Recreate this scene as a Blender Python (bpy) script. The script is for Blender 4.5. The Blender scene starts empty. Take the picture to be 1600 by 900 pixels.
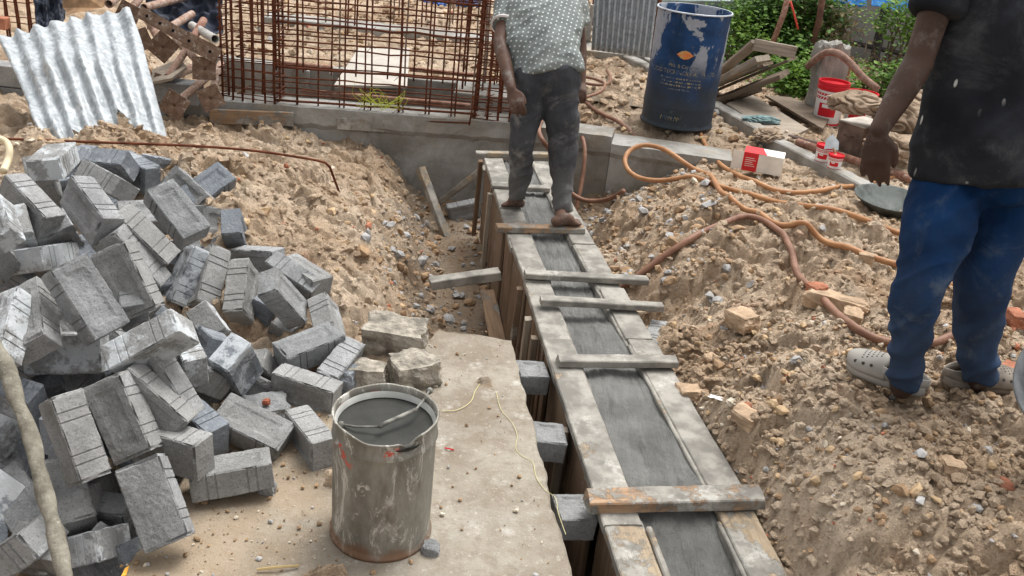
import bpy, math, random
import numpy as np
from mathutils import Matrix, Vector, noise as mnoise

S = bpy.context.scene
C = S.collection
PI = math.pi
R = math.radians
rnd = random.Random(7)

# ---------------------------------------------------------------- camera
FPX = 1450.0
PITCH = R(25.0); ROLL = R(5.9)
CAM = np.array([0.0, 0.0, 1.85])
FW = np.array([0, math.cos(PITCH), -math.sin(PITCH)])
_r0 = np.array([1.0, 0, 0]); _u0 = np.array([0, math.sin(PITCH), math.cos(PITCH)])
UC = math.cos(ROLL)*_u0 - math.sin(ROLL)*_r0
RC = math.cos(ROLL)*_r0 + math.sin(ROLL)*_u0
cd = bpy.data.cameras.new('camera'); cam = bpy.data.objects.new('camera', cd); C.objects.link(cam)
cd.sensor_width = 36.0; cd.lens = 36.0*FPX/1600.0; cd.clip_start = 0.05; cd.clip_end = 500
cam.matrix_world = Matrix(((RC[0], UC[0], -FW[0], CAM[0]), (RC[1], UC[1], -FW[1], CAM[1]), (RC[2], UC[2], -FW[2], CAM[2]), (0, 0, 0, 1)))
S.camera = cam

# ---------------------------------------------------------------- world, sun, exposure
SUN_EL, SUN_AZ = R(64), R(28)       # azimuth the light comes from, from +Y clockwise
w = bpy.data.worlds.new('World'); S.world = w; w.use_nodes = True
nt = w.node_tree; bg = nt.nodes['Background']
sky = nt.nodes.new('ShaderNodeTexSky'); sky.sky_type = 'NISHITA'; sky.sun_disc = False
sky.sun_elevation = SUN_EL; sky.sun_rotation = SUN_AZ; sky.air_density = 1.0; sky.dust_density = 4.0; sky.ozone_density = 1.0
hs = nt.nodes.new('ShaderNodeHueSaturation'); hs.inputs['Saturation'].default_value = 0.08
nt.links.new(sky.outputs[0], hs.inputs['Color']); nt.links.new(hs.outputs[0], bg.inputs[0]); bg.inputs[1].default_value = 0.15
sl = bpy.data.lights.new('sun', 'SUN'); sl.energy = 1.5; sl.angle = R(32); sl.color = (1, 0.985, 0.955)
sun = bpy.data.objects.new('sun', sl); C.objects.link(sun)
sd = Vector((math.sin(SUN_AZ)*math.cos(SUN_EL), math.cos(SUN_AZ)*math.cos(SUN_EL), math.sin(SUN_EL)))
sun.rotation_euler = sd.to_track_quat('Z', 'Y').to_euler()
sun.location = (0, 0, 12)
S.view_settings.view_transform = 'Standard'; S.view_settings.look = 'None'
S.view_settings.exposure = 0.9; S.view_settings.gamma = 1
S.render.engine = 'CYCLES'

# ---------------------------------------------------------------- maths helpers
def ray(x, y):
    d = FW*FPX + RC*(x-800) - UC*(y-450)
    return d/np.linalg.norm(d)
def P(x, y, z=0.0):
    d = ray(x, y); return CAM + d*((z-CAM[2])/d[2])
def at(x, y, Y):
    d = ray(x, y); return CAM + d*(Y/d[1])
def V(p): return Vector((float(p[0]), float(p[1]), float(p[2])))
def sstep(a, b, x):
    t = np.clip((x-a)/(b-a), 0, 1); return t*t*(3-2*t)

def hsh(ix, iy, s):
    n = (ix.astype(np.int64)*374761393 + iy.astype(np.int64)*668265263 + s*974634777) & 0x7fffffff
    n = ((n ^ (n >> 13))*1274126177) & 0x7fffffff
    n = (n ^ (n >> 16)) & 0xffffff
    return n/float(0xffffff)
def vnoise(x, y, s=0):
    ix = np.floor(x); iy = np.floor(y); fx = x-ix; fy = y-iy
    fx = fx*fx*(3-2*fx); fy = fy*fy*(3-2*fy)
    a = hsh(ix, iy, s); b = hsh(ix+1, iy, s); c = hsh(ix, iy+1, s); d = hsh(ix+1, iy+1, s)
    return (a*(1-fx)+b*fx)*(1-fy)+(c*(1-fx)+d*fx)*fy - .5
def fbm(x, y, s=0, o=4):
    r = 0; a = 1
    for i in range(o):
        r = r + a*vnoise(x*2**i+i*17.3, y*2**i-i*9.1, s+i); a *= .5
    return r
def clods(x, y, cell, s):
    """domed, faceted lumps: one jittered lump per cell"""
    gx = x/cell; gy = y/cell; ix = np.floor(gx); iy = np.floor(gy)
    best = np.zeros_like(gx)
    for dx in (-1, 0, 1):
        for dy in (-1, 0, 1):
            cx = ix+dx; cy = iy+dy
            px = cx+.15+.7*hsh(cx, cy, s); py = cy+.15+.7*hsh(cx, cy, s+1)
            r = .28+.5*hsh(cx, cy, s+2); an = hsh(cx, cy, s+3)*6.28; el = .6+.4*hsh(cx, cy, s+4)
            ax = (gx-px)*np.cos(an)+(gy-py)*np.sin(an); ay = -(gx-px)*np.sin(an)+(gy-py)*np.cos(an)
            d = np.sqrt(ax*ax+(ay/el)**2)/r
            h = np.where(d < 1, np.sqrt(np.clip(1-d*d, 0, 1)), 0)*r*(.5+hsh(cx, cy, s+5))*(hsh(cx, cy, s+6) > .25)
            best = np.maximum(best, h)
    return best*cell

def facets(x, y, cell, s):
    """broken clay: every jittered cell is a tilted facet at its own height"""
    gx = x/cell+.35*vnoise(x/cell*1.7, y/cell*1.7, s+9); gy = y/cell+.35*vnoise(x/cell*1.7+7, y/cell*1.7, s+8); ix = np.floor(gx); iy = np.floor(gy)
    bd = np.full_like(gx, 9.); bh = np.zeros_like(gx); b2 = np.full_like(gx, 9.)
    for dx in (-1, 0, 1):
        for dy in (-1, 0, 1):
            cx = ix+dx; cy = iy+dy; px = cx+.1+.8*hsh(cx, cy, s); py = cy+.1+.8*hsh(cx, cy, s+1)
            d = np.hypot(gx-px, gy-py)
            hgt = hsh(cx, cy, s+2)-.5+(gx-px)*(hsh(cx, cy, s+3)-.5)*1.3+(gy-py)*(hsh(cx, cy, s+4)-.5)*1.3
            c = d < bd; b2 = np.where(c, bd, np.minimum(b2, d)); bh = np.where(c, hgt, bh); bd = np.where(c, d, bd)
    crack = np.clip(1-(b2-bd)/.12, 0, 1)
    return (bh-.35*crack)*cell

# ---------------------------------------------------------------- formwork frame: u along the beam, v across it
FA = np.array([-.1695, .9855, 0.]); FN = np.array([.9855, .1695, 0.]); F0 = np.array([.43, 2.09, 0.])
def UVW(u, v, z=0.0): return F0 + FA*u + FN*v + np.array([0, 0, z])
def touv(x, y):
    dx = x-F0[0]; dy = y-F0[1]
    return dx*FA[0]+dy*FA[1], dx*FN[0]+dy*FN[1]

# ---------------------------------------------------------------- terrain height
CP = []
def cp(px, py, z): p = P(px, py, z); CP.append((p[0], p[1], z))
for a in [ # left ridge and the slope down to the trench
    (20,232,.28),(120,228,.30),(220,232,.30),(330,236,.24),(430,270,.16),(520,290,.05),(590,310,-.15),(350,300,.27),(400,360,.2),
    (480,350,.12),(560,360,.02),(620,370,-.12),(500,420,.05),(560,450,.0),(620,440,-.05),(660,500,-.02),(600,500,-.0),(540,540,-.02),(690,560,-.03),
    # right mound
    (960,330,-.45),(1000,400,-.2),(1010,300,-.22),(1030,290,-.08),(1080,290,-.0),(1150,300,.02),(1300,320,.03),(1200,400,.10),(1110,400,.12),
    (1060,340,.08),(1100,450,.02),(1050,500,-.1),(1150,520,.12),(1300,480,.16),(1400,450,.15),(1075,600,-.02),(1150,620,.08),(1250,560,.2),(1400,620,.3),
    (1550,600,.3),(1150,700,.02),(1195,780,.03),(1250,880,.05),(1230,860,.03),(1250,720,.12),(1350,750,.27),(1500,750,.3),(1600,850,.3),(1400,870,.18),(1600,700,.33),(1280,640,.27),
    (1590,480,.2),(1590,380,.1)]: cp(*a)
for a in [(-5,8,0),(-8,5,.1),(-4,5.2,.04),(-3.2,5.3,.02),(-2.4,5.45,.0),(-1.7,5.6,.0),(-3.2,4,.1),(-2.2,3.2,-.02),(-1.2,2.6,-.05),(-2,1.5,-.2),(-1.3,1.8,-.22),(-.8,1.2,-.05),(-.4,2.4,-.06),(0,1.5,-.06),(-.3,3.1,-.06),
          (3,1,.35),(2,.6,.3),(1.5,.5,.1),(6,3,.3),(6,7,0),(3,9,-.02),(1,8,-.02),(0,9,0),(1.2,7.4,-.02),(2.0,7.5,-.02),(-2,9.5,.02),(0,14,.1),(5,14,.0),(-6,14,.1),(2.6,5.5,.02),(2.2,6.5,.0),
          (-10,20,.1),(10,20,.1),(-8,0,0),(8,0,.3),(-3,.5,-.2),(-3.4,6.1,-.05),(-4.8,6.1,.0),(-2.2,6.2,-.1)]: CP.append(a)
CP = np.array(CP)
def _phi(d2): d = np.sqrt(d2+.04); return d
_n = len(CP)
_A = np.zeros((_n+3, _n+3))
_A[:_n, :_n] = _phi((CP[:, None, 0]-CP[None, :, 0])**2+(CP[:, None, 1]-CP[None, :, 1])**2) - 0.02*np.eye(_n)
_A[:_n, _n] = 1; _A[:_n, _n+1:] = CP[:, :2]; _A[_n, :_n] = 1; _A[_n+1:, :_n] = CP[:, :2].T
_W = np.linalg.solve(_A, np.concatenate([CP[:, 2], np.zeros(3)]))
def base_h(x, y):
    h = _W[_n]+_W[_n+1]*x+_W[_n+2]*y
    for i in range(_n): h = h + _W[i]*_phi((x-CP[i, 0])**2+(y-CP[i, 1])**2)
    far = sstep(15, 24, np.sqrt(x*x+y*y))
    return h*(1-far)
PUD = [(.80, 7.12, .42, .17), (.95, 8.35, .75, .25), (-.02, 7.25, .3, .2)]
def wall_y(x):   # front face line of the long concrete plinth
    return np.where(x < -.1, 6.60+.10*(x+2.2), 6.81-.14*(x+.1))
def height(x, y, fine=True):
    x = np.asarray(x, float); y = np.asarray(y, float)
    h = base_h(x, y)
    u, v = touv(x, y)
    wob = .05*fbm(x*3, y*3, 5, 3) if fine else 0
    if fine:
        behind = sstep(-.05, .1, y-wall_y(x))
        flat = sstep(.9, 0.2, np.hypot((x-1.15)/.75, (y-2.35)/.55))*.5         # trodden mud by the boots
        flat = np.maximum(flat, .55*sstep(1.3, .5, np.hypot((x-2.2)/1.2, (y-6.0)/.8)))
        am = (1-flat)*(1-.45*behind)
        det = clods(x, y, .32, 11)*.30+clods(x+3, y, .15, 31)*.28+facets(x, y, .21, 51)*.30+facets(x+5, y, .095, 61)*.34+facets(x, y+7, .045, 71)*.28+clods(x, y+9, .07, 81)*.30+.05*fbm(x*2.2, y*2.2, 3, 5)
        sl = base_h(x+.03, y)-h; sl2 = base_h(x, y+.03)-h; am = am/(1+.35*np.hypot(sl, sl2)/.03)
        h = h + (det*1.1-.025)*am
    # trench cut beside the formwork
    Yb = sstep(1.0, 1.6, u)                                               # 0 along the slab, 1 in the open pit
    rv0 = .40-.07*sstep(1, 2.6, u)+.30*sstep(2.7, 4.2, u)+wob*.6; rv1 = rv0+.10+.33*sstep(2.3, 4, u)
    lv0 = -.20-.10*Yb+wob; lv1 = lv0-.10-.40*Yb
    t = np.where(v > .2, sstep(rv0, rv1, v), sstep(lv0, lv1, v)) if True else 0
    t = np.where(v > .2, sstep(rv0, rv1, v), 1-sstep(lv1, lv0, v))
    cl = sstep(.49-.03*u, .60-.03*u, v); h = np.where((v > .2) & (u < 4), np.minimum(h, -.05)*(1-cl)+h*cl, h)
    inside = (y < wall_y(x)+.07)
    floor = -.62+(.015*fbm(x*6, y*6, 8, 3) if fine else 0)+(.12*sstep(.3,1.0,v)*sstep(3,4.2,u))
    h = np.where(inside, np.minimum(h, floor*(1-t)+h*t), h)
    # sunken bay behind the plinth
    bay = (x > -2.7) & (x < .0) & (y > wall_y(x)+.2) & (y < 8.0)
    h = np.where(bay, -.55, h)
    h = np.where((np.abs(y-wall_y(x)-.15) < .09) & (x < 1.45) & (x > -2.62), -.7, h)   # tucked inside the plinth
    for cx, cy, rx, ry in PUD: h = h-.045*sstep(1.25, .75, np.hypot((x-cx)/rx, (y-cy)/ry)+.25*vnoise(x*5, y*5, 77))
    h = np.where((x > .0) & (x < 2.0) & (y > wall_y(x)-.02) & (y < 7.2), np.minimum(h, -.016+h*.35), h)
    return h
def hz(x, y): return float(height(np.array([x]), np.array([y]))[0])
def G(px, py, lift=0.0):
    """the point of the ground seen at a photo pixel, raised by lift"""
    d = ray(px, py); t = np.linspace(1.2, 22, 900)
    pts = CAM[None]+t[:, None]*d[None]
    h = height(pts[:, 0], pts[:, 1])+lift
    k = np.argmax(pts[:, 2] < h)
    if k == 0: return P(px, py, lift)
    a, b = t[k-1], t[k]
    for _ in range(8):
        m = (a+b)/2; q = CAM+m*d
        if q[2] < hz(q[0], q[1])+lift: b = m
        else: a = m
    return CAM+b*d

# ---------------------------------------------------------------- mesh helpers
class MB:
    def __init__(s): s.v = []; s.f = []; s.mi = []; s.m = 0
    def add(s, vs, fs):
        o = len(s.v); s.v += [tuple(map(float, p)) for p in vs]
        s.f += [tuple(i+o for i in f) for f in fs]; s.mi += [s.m]*len(fs)
    def box(s, c, size, rot=None):
        hx, hy, hz_ = [a/2 for a in size]
        vs = [Vector((x, y, z)) for x in (-hx, hx) for y in (-hy, hy) for z in (-hz_, hz_)]
        if rot is not None: vs = [rot @ p for p in vs]
        c = V(c); vs = [p+c for p in vs]
        s.add(vs, [(0, 1, 3, 2), (4, 6, 7, 5), (0, 4, 5, 1), (2, 3, 7, 6), (0, 2, 6, 4), (1, 5, 7, 3)])
    def prism(s, pts, vec):
        """closed polygon pts (3D) pushed along vec"""
        n = len(pts); a = [V(p) for p in pts]; b = [p+V(vec) for p in a]
        s.add(a+b, [tuple(range(n))[::-1], tuple(range(n, 2*n))]+[(i, (i+1) % n, n+(i+1) % n, n+i) for i in range(n)])
    def tube(s, pts, r, n=8, cap=True):
        pts = [V(p) for p in pts]; rr = r if hasattr(r, '__len__') else [r]*len(pts)
        vs = []; up = Vector((0, 0, 1))
        prev = None
        for i, p in enumerate(pts):
            t = (pts[min(i+1, len(pts)-1)]-pts[max(i-1, 0)]).normalized()
            if prev is None:
                a = t.cross(up)
                if a.length < .1: a = t.cross(Vector((1, 0, 0)))
                a.normalize()
            else: a = (prev-t*prev.dot(t)).normalized()
            prev = a; b = t.cross(a)
            for k in range(n):
                an = 2*PI*k/n; vs.append(p+(a*math.cos(an)+b*math.sin(an))*rr[i])
        fs = []
        for i in range(len(pts)-1):
            for k in range(n):
                fs.append((i*n+k, i*n+(k+1) % n, (i+1)*n+(k+1) % n, (i+1)*n+k))
        if cap: fs += [tuple(range(n))[::-1], tuple(range((len(pts)-1)*n, len(pts)*n))]
        s.add(vs, fs)
    def lathe(s, prof, n=48, M=None, close=False):
        vs = []
        for r, z in prof:
            for k in range(n):
                an = 2*PI*k/n; p = Vector((r*math.cos(an), r*math.sin(an), z)); vs.append(M @ p if M else p)
        fs = []
        for i in range(len(prof)-1):
            for k in range(n): fs.append((i*n+k, i*n+(k+1) % n, (i+1)*n+(k+1) % n, (i+1)*n+k))
        if prof[0][0] > 1e-6 and close: fs.append(tuple(range(n))[::-1])
        if close: fs.append(tuple(range((len(prof)-1)*n, len(prof)*n)))
        s.add(vs, fs)
    def build(s, name, mats, parent=None, smooth=False, bevel=0, world=True, at_=None):
        me = bpy.data.meshes.new(name)
        if parent is not None and world: off = parent.matrix_world.translation if parent.parent is None else ROOT[parent.name]
        elif parent is None:
            if at_ is not None: off = V(at_)
            else:
                a = np.array(s.v); off = V(((a[:, 0].min()+a[:, 0].max())/2, (a[:, 1].min()+a[:, 1].max())/2, a[:, 2].min()))
        else: off = Vector((0, 0, 0))
        me.from_pydata([(p[0]-off[0], p[1]-off[1], p[2]-off[2]) for p in s.v], [], s.f)
        mats = mats if isinstance(mats, (list, tuple)) else [mats]
        for m in mats: me.materials.append(m)
        if len(mats) > 1: me.polygons.foreach_set('material_index', s.mi)
        me.polygons.foreach_set('use_smooth', [smooth]*len(s.f))
        me.update(); me.validate()
        o = bpy.data.objects.new(name, me); C.objects.link(o)
        if parent is None: o.location = off
        else: o.parent = parent
        ROOT[o.name] = off.copy()
        if bevel:
            b = o.modifiers.new('bevel', 'BEVEL'); b.width = bevel; b.segments = 2; b.limit_method = 'ANGLE'; b.angle_limit = R(35)
        return o
ROOT = {}
def tag(o, label=None, cat=None, group=None, kind=None):
    if label: o['label'] = label
    if cat: o['category'] = cat
    if group: o['group'] = group
    if kind: o['kind'] = kind
    return o
def thing(name, loc, label, cat, group=None):
    o = bpy.data.objects.new(name, None); C.objects.link(o); o.location = V(loc); o.empty_display_size = .05
    o.matrix_world = Matrix.Translation(V(loc)); ROOT[o.name] = V(loc)
    return tag(o, label, cat, group)
def frame(p0, p1, up=(0, 0, 1)):
    """matrix whose x runs p0->p1, z near up, origin midway"""
    p0, p1 = V(p0), V(p1); x = (p1-p0).normalized(); up = Vector(up)
    y = up.cross(x)
    if y.length < 1e-3: y = Vector((0, 1, 0)).cross(x)
    y.normalize(); z = x.cross(y); m = Matrix((x, y, z)).transposed().to_4x4(); m.translation = (p0+p1)/2
    return m, (p1-p0).length
def plank(name, p0, p1, wd, th, mat, parent=None, up=(0, 0, 1), seed=0, warp=.003, ends=True, roll=0.0):
    """a sawn board with worn, uneven edges; its own local x runs along the grain"""
    M, L = frame(p0, p1, up)
    if roll: M = M @ Matrix.Rotation(roll, 4, 'X')
    nx = max(4, min(40, int(L/.03))); prof = []
    b = min(.004, th*.2)
    ring = [(-wd/2+b, -th/2), (-wd/4, -th/2), (0, -th/2), (wd/4, -th/2), (wd/2-b, -th/2), (wd/2, -th/2+b), (wd/2, th/2-b), (wd/2-b, th/2), (wd/4, th/2), (0, th/2), (-wd/4, th/2), (-wd/2+b, th/2), (-wd/2, th/2-b), (-wd/2, -th/2+b)]
    n = len(ring); vs = []
    sd_ = seed*13.7
    for i in range(nx+1):
        x = -L/2+L*i/nx
        for (y, z) in ring:
            q = Vector((x*4+sd_, y*12, z*12+sd_))
            e = mnoise.noise(q*2.3)*.0022 + mnoise.noise(Vector((x*25, y*30+sd_, z*9)))*.0012
            zz = z+warp*math.sin(x*3+sd_)+e
            yy = y+mnoise.noise(Vector((x*9+sd_, sd_, z*5)))*.0025*(1 if abs(y) > wd*.3 else .3)
            xx = x
            if ends and i in (0, nx): xx += (mnoise.noise(Vector((y*22, sd_, z*22)))*.008)
            vs.append((xx, yy, zz))
    fs = []
    for i in range(nx):
        for k in range(n): fs.append((i*n+k, (i+1)*n+k, (i+1)*n+(k+1) % n, i*n+(k+1) % n))
    fs += [tuple(range(n)), tuple(range(nx*n, nx*n+n))[::-1]]
    me = bpy.data.meshes.new(name); me.from_pydata(vs, [], fs); me.materials.append(mat); me.update()
    o = bpy.data.objects.new(name, me); C.objects.link(o)
    if parent is not None:
        o.parent = parent; M = Matrix.Translation(-ROOT[parent.name]) @ M
    o.matrix_local = M
    return o
def catmull(pts, n=10):
    pts = [np.array(p, float) for p in pts]; out = []
    q = [2*pts[0]-pts[1]]+pts+[2*pts[-1]-pts[-2]]
    for i in range(1, len(q)-2):
        for k in range(n):
            t = k/n
            out.append(.5*((2*q[i])+(-q[i-1]+q[i+1])*t+(2*q[i-1]-5*q[i]+4*q[i+1]-q[i+2])*t*t+(-q[i-1]+3*q[i]-3*q[i+1]+q[i+2])*t**3))
    out.append(q[-2]); return out

# ---------------------------------------------------------------- materials
class NT:
    def __init__(s, name):
        s.m = bpy.data.materials.new(name); s.m.use_nodes = True; s.t = s.m.node_tree
        s.b = s.t.nodes['Principled BSDF']; s.tc = s.t.nodes.new('ShaderNodeTexCoord')
        s.b.inputs['Specular IOR Level'].default_value = .12
    def n(s, typ, **k):
        nd = s.t.nodes.new(typ)
        for a, b in k.items(): setattr(nd, a, b)
        return nd
    def link(s, a, b): s.t.links.new(a, b)
    def mapping(s, scale=(1, 1, 1), src='Object'):
        m = s.n('ShaderNodeMapping'); m.inputs['Scale'].default_value = scale; s.link(s.tc.outputs[src], m.inputs[0]); return m.outputs[0]
    def noise(s, scale, vec=None, detail=4, rough=.55, dist=0):
        k = s.n('ShaderNodeTexNoise'); k.inputs['Scale'].default_value = scale; k.inputs['Detail'].default_value = detail
        k.inputs['Roughness'].default_value = rough; k.inputs['Distortion'].default_value = dist
        s.link(vec if vec is not None else s.tc.outputs['Object'], k.inputs['Vector']); return k.outputs['Fac']
    def vor(s, scale, vec=None, feat='F1', out='Distance', rand=1):
        k = s.n('ShaderNodeTexVoronoi', feature=feat); k.inputs['Scale'].default_value = scale; k.inputs['Randomness'].default_value = rand
        s.link(vec if vec is not None else s.tc.outputs['Object'], k.inputs['Vector']); return k.outputs[out]
    def ramp(s, fac, a, b):
        k = s.n('ShaderNodeMapRange'); k.interpolation_type = 'SMOOTHSTEP'
        k.inputs[1].default_value = a; k.inputs[2].default_value = b; s.link(fac, k.inputs[0]); return k.outputs[0]
    def mr(s, fac, a, b, c, d):
        k = s.n('ShaderNodeMapRange'); 
        for i, q in enumerate((a, b, c, d)): k.inputs[i+1].default_value = q
        s.link(fac, k.inputs[0]); return k.outputs[0]
    def mix(s, fac, a, b, mode='MIX'):
        k = s.n('ShaderNodeMix', data_type='RGBA', blend_type=mode)
        for sock, val in ((k.inputs[0], fac), (k.inputs[6], a), (k.inputs[7], b)):
            if isinstance(val, (int, float)): sock.default_value = val
            elif isinstance(val, tuple): sock.default_value = val+(1,) if len(val) == 3 else val
            else: s.link(val, sock)
        return k.outputs[2]
    def math(s, op, a, b=None):
        k = s.n('ShaderNodeMath', operation=op)
        for i, q in enumerate((a, b)):
            if q is None: continue
            if isinstance(q, (int, float)): k.inputs[i].default_value = q
            else: s.link(q, k.inputs[i])
        return k.outputs[0]
    def col(s, c): 
        if isinstance(c, tuple): s.b.inputs['Base Color'].default_value = c+(1,)
        else: s.link(c, s.b.inputs['Base Color'])
    def rough(s, r):
        if isinstance(r, (int, float)): s.b.inputs['Roughness'].default_value = r
        else: s.link(r, s.b.inputs['Roughness'])
    def metal(s, r):
        if isinstance(r, (int, float)): s.b.inputs['Metallic'].default_value = r
        else: s.link(r, s.b.inputs['Metallic'])
    def bump(s, h, strength=.5, dist=.01, prev=None):
        k = s.n('ShaderNodeBump'); k.inputs['Strength'].default_value = strength; k.inputs['Distance'].default_value = dist
        s.link(h, k.inputs['Height'])
        if prev is not None: s.link(prev, k.inputs['Normal'])
        s.link(k.outputs[0], s.b.inputs['Normal']); return k.outputs[0]
def simple(name, col, rough=.7, metal=0, nscale=8, var=.25, bump=.2, bscale=60, bd=.003):
    t = NT(name); nz = t.noise(nscale)
    d = tuple(max(0, c*(1-var)) for c in col); l = tuple(min(1, c*(1+var)) for c in col)
    t.col(t.mix(t.ramp(nz, .3, .7), d, l)); t.rough(rough); t.metal(metal)
    if bump: t.bump(t.noise(bscale, detail=5), bump, bd)
    return t.m

def m_dirt():
    t = NT('dirt'); geo = t.n('ShaderNodeNewGeometry'); pos = geo.outputs['Position']
    a = t.noise(2.2, pos, 5); b = t.noise(14, pos, 6, .65); c = t.noise(70, pos, 5, .7)
    base = t.mix(t.ramp(a, .32, .68), (.56, .40, .265), (.76, .605, .45))
    base = t.mix(t.ramp(b, .3, .7), t.mix(.22, base, (.24, .16, .10)), base)
    base = t.mix(t.math('MULTIPLY', t.ramp(c, .52, .7), .6), base, (.76, .63, .46)); base = t.mix(t.math('MULTIPLY', t.ramp(c, .46, .34), .35), base, (.16, .105, .065))
    red = t.ramp(t.noise(3.4, pos, 3), .6, .74)
    base = t.mix(t.math('MULTIPLY', red, .35), base, (.42, .19, .10))
    grey = t.ramp(t.noise(5.1, pos, 4, .7), .6, .72)
    base = t.mix(t.math('MULTIPLY', grey, .4), base, (.30, .28, .25))
    at_ = t.n('ShaderNodeAttribute', attribute_name='wet')
    wet = at_.outputs['Fac']
    base = t.mix(wet, base, t.mix(.5, base, (.12, .09, .065)))
    t.col(base); t.rough(t.mr(wet, 0, 1, .92, .38))
    h1 = t.bump(t.noise(28, pos, 6, .75), 1.0, .045)
    cr = t.vor(9, t.n('ShaderNodeVectorMath').outputs[0] if False else pos, 'DISTANCE_TO_EDGE')
    h2 = t.bump(t.ramp(cr, 0, .03), .35, .01, h1)
    t.bump(t.noise(160, pos, 4, .7), 1.0, .008, h2)
    return t.m
def m_slab():
    t = NT('dusty_slab'); geo = t.n('ShaderNodeNewGeometry'); pos = geo.outputs['Position']
    a = t.noise(3, pos, 6, .6); b = t.noise(22, pos, 6, .7); c = t.noise(120, pos, 4, .7)
    base = t.mix(t.ramp(a, .35, .65), (.20, .165, .125), (.30, .27, .22))
    base = t.mix(t.math('MULTIPLY', t.ramp(t.noise(7, pos, 5, .65), .56, .7), .75), base, (.44, .415, .37))
    base = t.mix(t.math('MULTIPLY', t.ramp(b, .42, .68), .65), base, (.19, .155, .115)); base = t.mix(t.math('MULTIPLY', t.ramp(t.noise(1.7, pos, 6, .75), .52, .62), .4), base, (.34, .32, .28)); base = t.mix(t.math('MULTIPLY', t.ramp(t.noise(40, pos, 6, .85), .56, .66), .6), base, (.48, .45, .39))
    base = t.mix(t.math('MULTIPLY', t.ramp(c, .6, .75), .5), base, (.20, .18, .15))
    sp = t.n('ShaderNodeSeparateXYZ'); t.link(pos, sp.inputs[0])
    left = t.mr(sp.outputs[0], -.2, -1.0, 0, 1)
    base = t.mix(t.math('MULTIPLY', t.ramp(t.math('ADD', left, t.noise(5, pos, 5)), .75, 1.25), .6), base, (.32, .235, .15))
    t.col(base); t.rough(.9)
    h = t.bump(t.noise(12, pos, 6, .7), .5, .02); t.bump(c, .6, .004, h)
    return t.m
def m_block(dark=False, white=0.0):
    t = NT('block_concrete'); oi = t.n('ShaderNodeObjectInfo'); rn = oi.outputs['Random']
    sh = t.n('ShaderNodeVectorMath', operation='ADD'); cmb = t.n('ShaderNodeCombineXYZ'); mm = t.math('MULTIPLY', rn, 37.0)
    for i in range(3): t.link(mm, cmb.inputs[i])
    t.link(t.tc.outputs['Object'], sh.inputs[0]); t.link(cmb.outputs[0], sh.inputs[1]); vec = sh.outputs[0]
    a = t.noise(9, vec, 5, .6); b = t.noise(150, vec, 5, .75); c = t.noise(45, vec, 6, .7)
    lo, hi = ((.125, .137, .150), (.225, .242, .26)) if dark else ((.178, .182, .183), (.315, .320, .322))
    base = t.mix(t.ramp(a, .3, .7), lo, hi)
    base = t.mix(t.mr(rn, 0, 1, 0, .5), base, (.30, .285, .26) if not dark else (.2, .22, .25))
    base = t.mix(t.math('MULTIPLY', t.ramp(b, .5, .66), .7), base, (.10, .10, .095))
    base = t.mix(t.math('MULTIPLY', t.ramp(t.noise(95, vec, 4, .8), .58, .74), .5), base, (.50, .50, .49))
    base = t.mix(t.math('MULTIPLY', t.ramp(c, .5, .8), .45), base, (.46, .455, .44))
    # dust and lime bloom
    wv = t.ramp(t.math('ADD', t.math('MULTIPLY', t.noise(7, vec, 3), 1.0), t.math('MULTIPLY', t.noise(60, vec, 6, .8), .55)), .92-white*.22, 1.0-white*.2)
    base = t.mix(t.math('MULTIPLY', wv, .3+.4*min(1, white)), base, (.56, .585, .60))
    t.col(base); t.rough(.93)
    no = t.n('ShaderNodeSeparateXYZ'); t.link(t.tc.outputs['Normal'], no.inputs[0])
    rz = t.ramp(t.math('ABSOLUTE', no.outputs[2]), .5, .9)
    k = t.n('ShaderNodeBump'); k.inputs['Distance'].default_value = .006
    t.link(t.mr(rz, 0, 1, .45, 1.0), k.inputs['Strength']); t.link(t.noise(110, vec, 5, .8), k.inputs['Height'])
    k2 = t.n('ShaderNodeBump'); k2.inputs['Distance'].default_value = .01; k2.inputs['Strength'].default_value = .4
    t.link(c, k2.inputs['Height']); t.link(k.outputs[0], k2.inputs['Normal']); t.link(k2.outputs[0], t.b.inputs['Normal'])
    return t.m
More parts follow.
